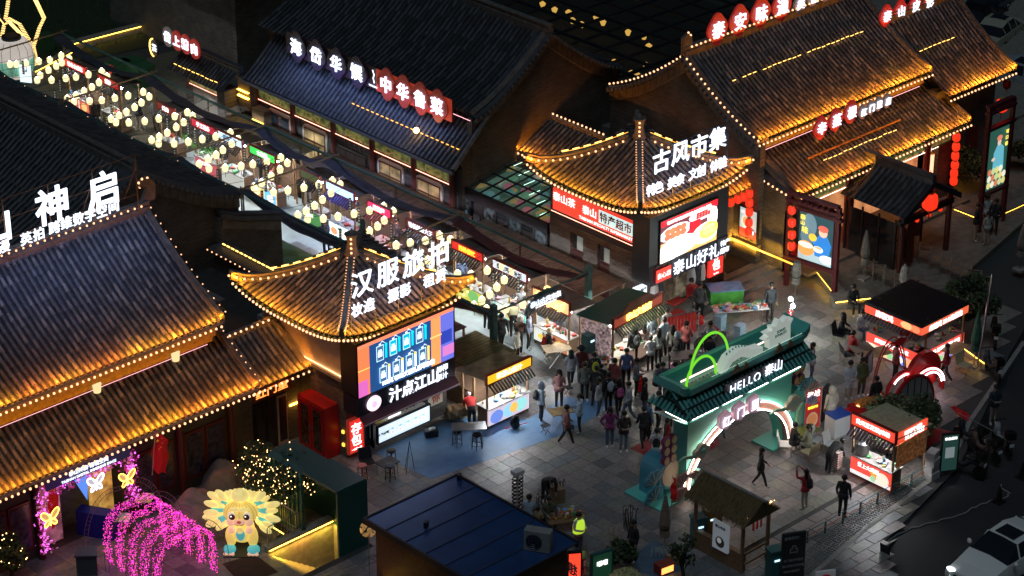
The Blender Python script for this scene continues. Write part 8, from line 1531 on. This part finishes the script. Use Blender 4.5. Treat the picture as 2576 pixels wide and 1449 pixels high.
# thatched stall
TH_=thing('thatched_stall','straw thatched wooden snack stall with fairy lights, bottom right of centre','stall',(-8.4,-20.4,0));th=MB();rr=random.Random(41);x0,x1,y0,y1,zr=-9.55,-7.75,-21.7,-18.9,2.75
ob('thatch_base',MB().add([(x0,y0,2.1),(x0,y1,2.1),(-8.65,y1,zr),(-8.65,y0,zr),(x1,y0,2.1),(x1,y1,2.1)],[(0,3,2,1),(3,4,5,2),(0,4,3),(1,2,5)]),mat('straw_dark',(.12,.07,.025),.9),TH_,w=True)
for _ in range(5200):
    y=rr.uniform(y0,y1);t=rr.random();s=rr.choice((-1,1));e=x0 if s < 0 else x1;p=Vector((-8.65+(e+8.65)*t,y,zr+(2.1-zr)*t+.03));d=Vector((e+8.65,rr.uniform(-.15,.15),-.68)).normalized()*rr.uniform(.12,.3);th.k=rr.choice((0,1));th.add([p,p+Vector((0,.018,.02)),p+d+Vector((0,.008,rr.uniform(-.02,.03)))],[(0,1,2)])
ob('thatch',th,[mat('straw_a',(.24,.15,.06),.9),mat('straw_b',(.14,.085,.035),.9)],TH_,w=True,kind='stuff');ob('ridge_pole',MB().tube([(-8.65,y0-.1,zr+.04),(-8.65,y1+.1,zr+.04)],.05,6),STONE,TH_,w=True)
for x in (-9.3,-8.0):
    for y in (-21.4,-19.2): ob('post',MB().cb((x,y,1.05),(.1,.1,2.1)),WOOD,TH_,w=True)
ob('counter',MB().box(-9.3,-9.1,-21.4,-19.2,0,.75),WOOD,TH_,w=True);ob('crossrail',MB().box(-9.3,-8.0,-21.45,-21.4,.7,.78),WOOD,TH_,w=True);ob('crossrail',MB().box(-9.3,-8.0,-21.45,-21.4,.3,.38),WOOD,TH_,w=True);fl_=MB()
for k in range(50): fl_.ball((-9.3+1.4*rr.random(),-21.55,2.2+.3*rr.random()),.018,4,3)
ob('fairy_lights',fl_,EM('fairy'),TH_,w=True,kind='stuff');lightsign('hung_poster','white hanging cloth poster with black drawing in the thatched stall',-9.4,-20.1,.55,.7,1.1,(.3,.34,.38),[('泰山老店',.5,.85,.12,DARK)],None,-90,.35,shapes=[('e',.5,.3,.3,.2,(.02,.02,.02)),('e',.45,.35,.15,.1,(.5,.5,.5))])
for k in range(3): single('red_tassel',MB().box(-.03,.03,-.02,.02,0,.4),FRED,'red hanging charm at the thatched stall right end, %s from left' % ORD[k],'charm',TM((-8.9+.2*k,-21.5,1.6)))
# bins, boards, umbrellas near bottom
for nm,px,py,c,hh in (('teal blue',1755,1360,(.04,.18,.22),1.1),('mustard',1785,1345,(.35,.2,.03),1.2),('teal green',1945,1449,(.03,.15,.14),1.2)): T=thing('vending_box',nm+' upright self service box beside the thatched stall','vending box',G(px,py+10),-20);ob('body',MB().cb((0,0,hh/2),(.45,.4,hh)),mat('vb_'+nm.replace(' ','_'),c,.5),T);ob('hood',MB().cb((0,0,hh+.04),(.52,.46,.1)),mat('vb_'+nm.replace(' ','_')),T);ob('screen',MB().cb((0,-.21,hh*.75),(.2,.01,.07)),EM('tiny_screen'),T)
lightsign('notice_board','dark upright notice board with house outline and rules, bottom right',G(1962,1480).x,G(1962,1480).y,0.3,.85,1.85,(.02,.018,.018),[('温馨提示：',.4,.9,.13,mat('board_grey_text',(.3,.3,.3),.6)),('红门里步行街区',.5,.42,.1,mat('board_grey_text')),('禁止停放任何车辆',.5,.3,.1,mat('board_grey_text')),('电动车请绕行',.45,.18,.1,mat('board_grey_text')),('凸',.5,.65,.35,mat('board_grey_text'))],None,-28,.02)
lightsign('notice_board','dark green information board with pale panel beside the scooters',G(2365,1200).x,G(2365,1200).y,.25,.6,1.5,(.04,.12,.10),[('安全须知',.5,.9,.12)],DARK,-30,.3,shapes=[('r',.2,.35,.6,.3,(.5,.6,.6))])
lightsign('road_sign','white triangular board with blue and red no parking roundel at bottom edge',G(2050,1500).x,G(2050,1500).y,0.0,.7,.95,(.5,.5,.52),[],None,-30,.1,shapes=[('e',.5,.6,.36,.28,(.6,.03,.03)),('e',.5,.6,.27,.21,(.02,.06,.4)),('p',[(.25,.8),(.3,.84),(.75,.4),(.7,.36)],(.6,.03,.03))])
lightsign('ice_cream_box','green drinks promotion box with pale print at the bottom edge',G(1490,1480).x,G(1490,1480).y,0,.75,1.3,(.02,.10,.05),[('嚯嚯',.5,.7,.22)],mat('canopy_teal'),-15,.25);lightsign('neon_sign','blazing red lit panel at the kiosk corner',G(1430,1500).x,G(1430,1500).y,.4,.4,1.3,(1,.05,.02),[],BLACK,-35,1.6)
def umbrella(label,px,py,c,h=2.3,z=0):
    T=thing('closed_parasol',label,'parasol',G(px,py,z));ob('canopy',MB().lathe([(.2,.7),(.17,.95),(.22,1.2),(.15,1.7),(.05,h),(.02,h+.05)],9,Matrix.Identity(4)),mat('par_%d_%d' % (int(c[0]*99),int(c[1]*99)),c,.85,noise=.3),T);ob('pole',MB().tube([(0,0,0),(0,0,.9)],.03,6),STEEL,T);ob('base',MB().cb((0,0,.05),(.5,.5,.1)),STONE,T);ob('tie',MB().lathe([(.19,1.0),(.2,1.04)],9),DARK,T)
umbrella('closed tan parasol standing before the gate foot',1670,1390,(.25,.18,.13),2.3);umbrella('closed dark green parasol at the corner stall',2430+20,920,(.02,.10,.06),2.4);umbrella('closed grey parasol beside the chef billboard',2172,700,(.22,.19,.16),2.2,.3);umbrella('closed grey parasol at the far right of the terrace',2565,680,(.22,.2,.17),2.2,.3);umbrella('small closed grey parasol behind the corner stall roof',2270,765,(.3,.28,.25),1.8,.3);umbrella('closed grey parasol behind the lamp stand',2000,750,(.25,.23,.2),1.6)
pole=thing('flag_pole','leaning steel pole behind the corner stall','pole',G(2458,925));ob('shaft',MB().tube([(0,0,0),(.1,-.25,4.2)],.05,8),STEEL,pole)
# drum stone, small menu shrine
sd_=thing('stone_drum','carved stone drum on plinth at the great hall entrance','stone drum',G(2262,640,.3),0);ob('plinth',MB().cb((0,0,.35),(.6,.6,.7)),STONE,sd_);ob('drum',MB().lathe([(.2,-.3),(.32,-.22),(.32,.22),(.2,.3)],16,Matrix.Translation((0,0,1.0)) @ Matrix.Rotation(R_(90),4,'X')),STONE,sd_)
ms_=thing('menu_stand','little roofed menu stand beside the stone drum','menu stand',G(2300,610,.45),-20);ob('post',MB().cb((-.3,0,.8),(.07,.07,1.6)),DARK,ms_);ob('post',MB().cb((.3,0,.8),(.07,.07,1.6)),DARK,ms_);ob('menu_panel',MB().cb((0,0,.85),(.5,.04,1.1)),mat('menu_brown',(.15,.13,.10),.6,noise=.5,ns=12),ms_);ob('roof',MB().prism([(-.55,1.5),(0,1.85),(.55,1.5),(.5,1.48),(0,1.75),(-.5,1.48)],-.25,.25),DARK,ms_)
# sphere lamp
sl_=thing('sphere_lamp','round floral sphere lamp on a thin pole beside the teal canopy','lamp',G(930,1449));ob('pole',MB().tube([(0,0,0),(0,0,1.65)],.018,5),STEEL,sl_)
for k in range(20):
    zz=1-2*(k+.5)/20;r=math.sqrt(1-zz*zz);a=k*2.4;n=Vector((r*math.cos(a),r*math.sin(a),zz));Mq=Matrix.Translation((0,0,1.9)) @ n.to_track_quat('Z','Y').to_matrix().to_4x4()
    c_=ob('petal_cup',MB().lathe([(.03,.2),(.085,.27),(.09,.28)],9,Mq),mat('amber_glass',(.6,.35,.12),.3,em=.35),sl_);ob('cup_bulb',MB().ball(Mq @ Vector((0,0,.25)),.022,6,4),EM('cup_bulb',(1,.75,.4),25),c_)
pb=thing('planting_bed','low lit planting bed with steel wire rails at the bottom edge','planter',G(930,1480));ob('kerb_wall',MB().box(-22.2,-18.9,-13.9,-13.6,0,.4),mat('kerb_dark',(.08,.08,.09),.5),pb,w=True) if 0 else ob('kerb_wall',MB().cb((0,-.2,.15),(2.2,.25,.3)),mat('kerb_dark',(.08,.08,.09),.5),pb);ob('light_strip',MB().cb((0,-.34,.27),(2.2,.02,.03)),LEDY,pb);gg=MB();rr=random.Random(55)
for _ in range(900): x,y=rr.uniform(-1.1,1.1),rr.uniform(-1.3,-.35);gg.add([(x,y,0),(x+.05,y,0),(x+.02+rr.uniform(-.05,.05),y,rr.uniform(.1,.3))],[(0,1,2)])
ob('grass',gg,mat('bed_grass',(.07,.12,.03),.8),pb,kind='stuff');wr_=thing('wire_rail','thin steel rail frame crossing the bottom edge beside the kiosk','railing',(0,0,0));P=[G(815,1449,.3),G(1010,1370,.9),G(1075,1372,.9),G(1140,1450,.6)];ob('rail',MB().tube(P,.02,5),STEEL,wr_,w=True);ob('rail',MB().tube([p+Vector((0,0,-.25)) for p in P],.015,5),STEEL,wr_,w=True)
fn=thing('barrier_fence','low teal and orange metal barrier along the plaza edge','fence',(-3,-21.7,0));a=Vector(G(1985,1392));b=Vector(G(2333,1200));n=8
for k in range(n+1): p=a.lerp(b,k/n);ob('post',MB().cb((p.x,p.y,.25),(.05,.05,.5)),TEAL,fn,w=True)
for z,m in ((.5,TEAL),(.3,mat('bar_orange',(.35,.10,.05),.5)),(.12,TEAL)):
    for k in range(n): ob('rail',MB().tube([a.lerp(b,k/n)+Vector((0,0,z)),a.lerp(b,(k+1)/n)+Vector((0,0,z))],.02,4),m,fn,w=True)
# goods of the cane seller
cn=thing('cane_table','low wooden table heaped with toys and canes beside the sitting men','table',G(1420,1330),-30);ob('top',MB().cb((0,0,.5),(1.3,.8,.04)),WOOD,cn)
for x in (-.5,.5): ob('leg',MB().tube([(x,-.3,0),(x*.6,.3,.5)],.02,4),WOOD,cn);ob('leg',MB().tube([(x,.3,0),(x*.6,-.3,.5)],.02,4),WOOD,cn)
goods(-.6,.6,-.35,.35,.53,30,'cane seller table',org=W[cn.name],seed=17);single('cardboard_box',MB().cb((0,0,.3),(.55,.45,.6)),mat('cardboard'),'tall brown cardboard box full of black canes by the old man','box',TM(G(1398,1262),-20));single('plastic_bag',MB().ball((0,0,.25),.3,10,7,sy=.7,sz=.85),mat('bag_blue',(.2,.42,.5),.4,noise=.2),'pale blue plastic bag bulging at the foot of the cane table','bag',TM(G(1405,1375)),smooth=True)
for i,(px,py,nn,lb,hh) in enumerate(((1365,1290,16,'beside the bald man',.8),(1585,1330,16,'behind the lanyard man',.9),(1545,1370,12,'in the open box by the green bush',.7),(1398,1255,10,'in the tall cardboard box',.9))):
    g=thing('cane_bundle','bundle of walking canes '+lb,'canes',G(px,py));me=MB().tube([(0,0,0),(0,0,.85),(.04,0,.92),(.10,0,.92),(.12,0,.86)],.013,5).mesh('cane',mat('cane_dark',(.03,.02,.02),.5) if i != 2 else mat('cane_pale',(.4,.28,.15),.5));rr=random.Random(i)
    for k in range(nn): link(bpy.data.objects.new('cane',me),g,W[g.name] @ TM((rr.uniform(-.25,.25),rr.uniform(-.2,.2),0),rr.uniform(0,360),hh) @ Matrix.Rotation(rr.uniform(-.3,.3),4,'X'))
sc_=thing('snack_warmer','small glowing orange snack warmer at the bottom edge','warmer',G(1670,1440),-10);ob('case',MB().cb((0,0,.2),(.6,.4,.4)),mat('warm_case',(.3,.03,.02),.5),sc_);ob('lit_window',MB().cb((0,-.21,.22),(.5,.01,.24)),EM('warm_window',(1,.35,.08),2.5),sc_)
single('produce_heap',MB().grid(lambda u,v: ((u-.5)*1.0,(v-.5)*.7,.35+.2*math.sin(math.pi*u)*math.sin(math.pi*v)+.04*math.sin(31*u+17*v)),14,10),mat('heap_mix',(.4,.35,.15),.7,noise=.9,ns=14),'heap of bagged yellow and green goods at the bottom edge','heap',TM(G(1570,1465),-15),smooth=True);single('cardboard_box',MB().box(-.3,.3,-.25,.25,0,.3),mat('cardboard'),'open brown cardboard box right of the glowing warmer','box',TM(G(1700,1410),20))
# ---- vehicles
def car(label,M,body_c,lit=0,sedan=True):
    T=thing('parked_car' if not lit else 'white_car',label,'car',M=M);pm_=mat('car_%d_%d' % (int(body_c[0]*99),int(body_c[2]*99)),body_c,.25,metal=.0);L=2.3;n=16;pf=[(-2.3,.45,.55),(-2.25,.62,.78),(-1.6,.72,.86),(-.95,.90,.9),(0,.93,.92),(1.2,.95,.92),(1.75,.98,.9),(2.2,.9,.82),(2.3,.6,.72)]
    g=MB()
    for (xa,za,wa),(xb,zb,wb) in zip(pf,pf[1:]):
        for s_ in (-1,1): g.add([(xa,s_*wa,.28),(xb,s_*wb,.28),(xb,s_*(wb+.02),.55),(xa,s_*(wa+.02),.5),(xb,s_*wb*.94,zb),(xa,s_*wa*.94,za)],[(0,1,2,3),(3,2,4,5)])
        g.add([(xa,-wa*.94,za),(xb,-wb*.94,zb),(xb,0,zb+.05),(xa,0,za+.05),(xb,wb*.94,zb),(xa,wa*.94,za),(xa,-wa,.28),(xb,-wb,.28),(xb,wb,.28),(xa,wa,.28)],[(0,1,2,3),(3,2,4,5),(6,9,8,7)])
    for x,zz,w_ in (pf[0],pf[-1]): g.add([(x,-w_,.28),(x,w_,.28),(x,w_*.94,zz),(x,0,zz+.05),(x,-w_*.94,zz)],[(0,1,2,3,4)])
    ob('body',g,pm_,T,smooth=True)
    R0=[(-.95,.9,.80),(-.25,1.38,.62),(.6,1.44,.64),(1.3,1.3,.62),(1.85,.98,.76)];r=MB();gl_=MB()
    for i,((xa,za,wa),(xb,zb,wb)) in enumerate(zip(R0,R0[1:])):
        (r if i in (1,2) else gl_).add([(xa,-wa,za),(xb,-wb,zb),(xb,0,zb+.03),(xa,0,za+.03),(xb,wb,zb),(xa,wa,za)],[(0,1,2,3),(3,2,4,5)])
        for s_ in (-1,1): gl_.add([(xa,s_*.83,.92),(xb,s_*.83,.94),(xb,s_*wb,zb),(xa,s_*wa,za)],[(0,1,2,3)])
    ob('roof',r,pm_,T,smooth=True);ob('glasshouse',gl_,GLASSD,T);ob('sunroof',MB().cb((.15,0,1.445),(.65,.8,.03)),GLASSD,T)
    for s_ in (-1,1):
        for x,za,zb in ((-.25,.92,1.38),(.55,.92,1.43),(1.3,.94,1.3)): ob('pillar',MB().tube([(x-.06,s_*.84,za),(x,s_*.635,zb)],.035,4),pm_,T)
        ob('headlight',MB().ball((-2.2,s_*.6,.62),.13,8,5,sx=.6,sy=1.4,sz=.7),EM('headlight',(.8,.9,1),12 if lit else .01) if lit else STEEL,T);ob('taillight',MB().cb((2.27,s_*.62,.75),(.05,.3,.12)),mat('tail_red',(.3,.01,.01),.3),T)
        mr=ob('mirror',MB().ball((-.75,s_*1.02,.98),.1,8,5,sx=.6),pm_,T,smooth=True)
        for x in (-1.42,1.42):
            wl=ob('wheel',MB().lathe([(.2,-.1),(.33,-.1),(.34,0),(.33,.1),(.2,.1)],20,Matrix.Translation((x,s_*.86,.33)) @ Matrix.Rotation(R_(90),4,'X')),BLACK,T);ob('rim',MB().lathe([(0.03,.1),(.2,.105),(.21,.09)],10,Matrix.Translation((x,s_*.86,.33)) @ Matrix.Rotation(R_(-90*s_),4,'X')),STEEL,wl)
        ob('door_line',MB().box(.12,.135,s_*.945-.004,s_*.945+.004,.35,.9),DARK,T)
    ob('number_plate',MB().cb((-2.33,0,.42),(.02,.44,.13)),WHITE,T);ob('grille',MB().cb((-2.3,0,.5),(.04,.8,.14)),BLACK,T);return T
_a,_b=G(2535,1341,1.33),G(2488,1385,1.03);CARM=TM((_a.x,_a.y,-.12),math.degrees(math.atan2(_a.y-_b.y,_a.x-_b.x)));car('white car with glass sunroof and lit headlight, bottom right corner',CARM,(.85,.83,.76),1)
q=G(2512,100,0);car('champagne silver sedan parked in the dark, top right',TM((q.x,q.y,-.12),-165),(.38,.36,.26));q=G(2465,60,0);car('black car parked behind the silver sedan',TM((q.x,q.y,-.12),-165),(.01,.01,.012));q=G(2500,22,0);car('dark car parked at the very top right',TM((q.x,q.y,-.12),-165),(.06,.07,.09));q=G(2575,215,0);car('pale car cut by the right edge beyond the east hall',TM((q.x,q.y,-.12),100),(.3,.32,.34));q=G(2080+270,12,0);car('navy car parked behind the great hall ridge',TM((q.x,q.y,-.12),-165),(.02,.03,.06))
def scooter(label,px,py,rz,c):
    T=thing('scooter',label,'scooter',G(px,py),rz);ob('body',MB().tube([(-.55,0,.55),(-.3,0,.68),(.0,0,.38),(.35,0,.36),(.5,0,.65)],[.1,.14,.09,.09,.07],8),cm(c),T,smooth=True);ob('seat',MB().ball((-.3,0,.74),.16,10,6,sx=1.9,sy=.8,sz=.45),BLACK,T,smooth=True);ob('front_shield',MB().tube([(.5,0,.4),(.55,0,.85)],[.16,.1],8),cm(c),T,smooth=True);ob('steering_column',MB().tube([(.62,0,.3),(.5,0,1.0)],.025,5),STEEL,T);ob('handlebar',MB().tube([(.45,-.3,1.02),(.52,0,1.0),(.45,.3,1.02)],.02,5),BLACK,T)
    for x in (-.6,.66): wl=ob('wheel',MB().lathe([(.12,-.05),(.24,-.05),(.25,0),(.24,.05),(.12,.05)],16,Matrix.Translation((x,0,.25)) @ Matrix.Rotation(R_(90),4,'X')),BLACK,T);ob('rim',MB().lathe([(.11,-.03),(.11,.03)],12,Matrix.Translation((x,0,.25)) @ Matrix.Rotation(R_(90),4,'X')),STEEL,wl)
    ob('rear_box',MB().cb((-.62,0,.95),(.32,.34,.28)),BLACK,T);ob('plate',MB().cb((-.82,0,.6),(.02,.18,.12)),WHITE,T)
scooter('black scooter with white trim parked beside the green notice board',2425,1190,100,(.03,.03,.035));scooter('white fronted scooter in the parked row, middle',2520,1130,60,(.35,.35,.35));scooter('dark scooter behind the courier',2440,1120,80,(.02,.02,.03));scooter('dark scooter under the blanket by the road edge',2475,1150,80,(.12,.08,.06));scooter('scooter with wing mirrors near the camp chair at the right',2493,945,60,(.05,.05,.06));scooter('dark scooter heaped with bags behind the corner stall',2500,860,40,(.05,.03,.03))
# cones and hose
for k,(px,py,lie) in enumerate(((2225,1392,1),(2512,1262,0),(2572,1200,0))):
    T=thing('traffic_cone',('fallen black and lime traffic cone on the cobble strip','upright black and lime traffic cone at the road edge','dark traffic cone with pale label at the right edge')[k],'cone',M=TM(G(px,py,.02 if lie else -.1),0) @ (Matrix.Translation((0,0,.16)) @ Matrix.Rotation(R_(80),4,'Y') if lie else Matrix()));ob('cone_body',MB().lathe([(.15,.03),(.04,.62),(.03,.64)],12),BLACK,T);ob('base',MB().cb((0,0,.015),(.4,.4,.03)),BLACK,T)
    for z in (.15,.32,.48): ob('stripe',MB().lathe([(.152-.187*z,z),(.152-.187*(z+.09),z+.09)],12),mat('lime',(.45,.6,.03),.5,em=.1) if k < 2 else WHITE,T)
hp_=[G(x,y,-.09) for x,y in ((2190,1388),(2222,1365),(2262,1340),(2310,1325),(2370,1308),(2420,1292),(2455,1275),(2490,1262),(2530,1250),(2540,1240),(2520,1228),(2515,1215))];sp=[]
for k in range(len(hp_)-1):
    for t in range(5): sp.append(hp_[k].lerp(hp_[k+1],t/5)+Vector((0,.05*math.sin(k*2+t),0)))
single('hose',MB().tube(sp,.022,5),mat('hose_grey',(.35,.32,.28),.6),'pale hose snaking along the road beside the kerb','hose')
st2=thing('street_pole','dark street pole at the road edge by the scooters','pole',G(2478,1198));ob('shaft',MB().tube([(0,0,0),(0,0,1.6)],.09,8),mat('pole_brown',(.06,.045,.03),.6),st2)
ov=thing('tube_light','slanted white tube lamp beside the green notice board','lamp',G(2395,1130,1));ob('tube',MB().tube([(-.2,0,-.1),(.35,.1,.35)],.03,5),EM('tube_white',(.9,.95,1),4),ov)
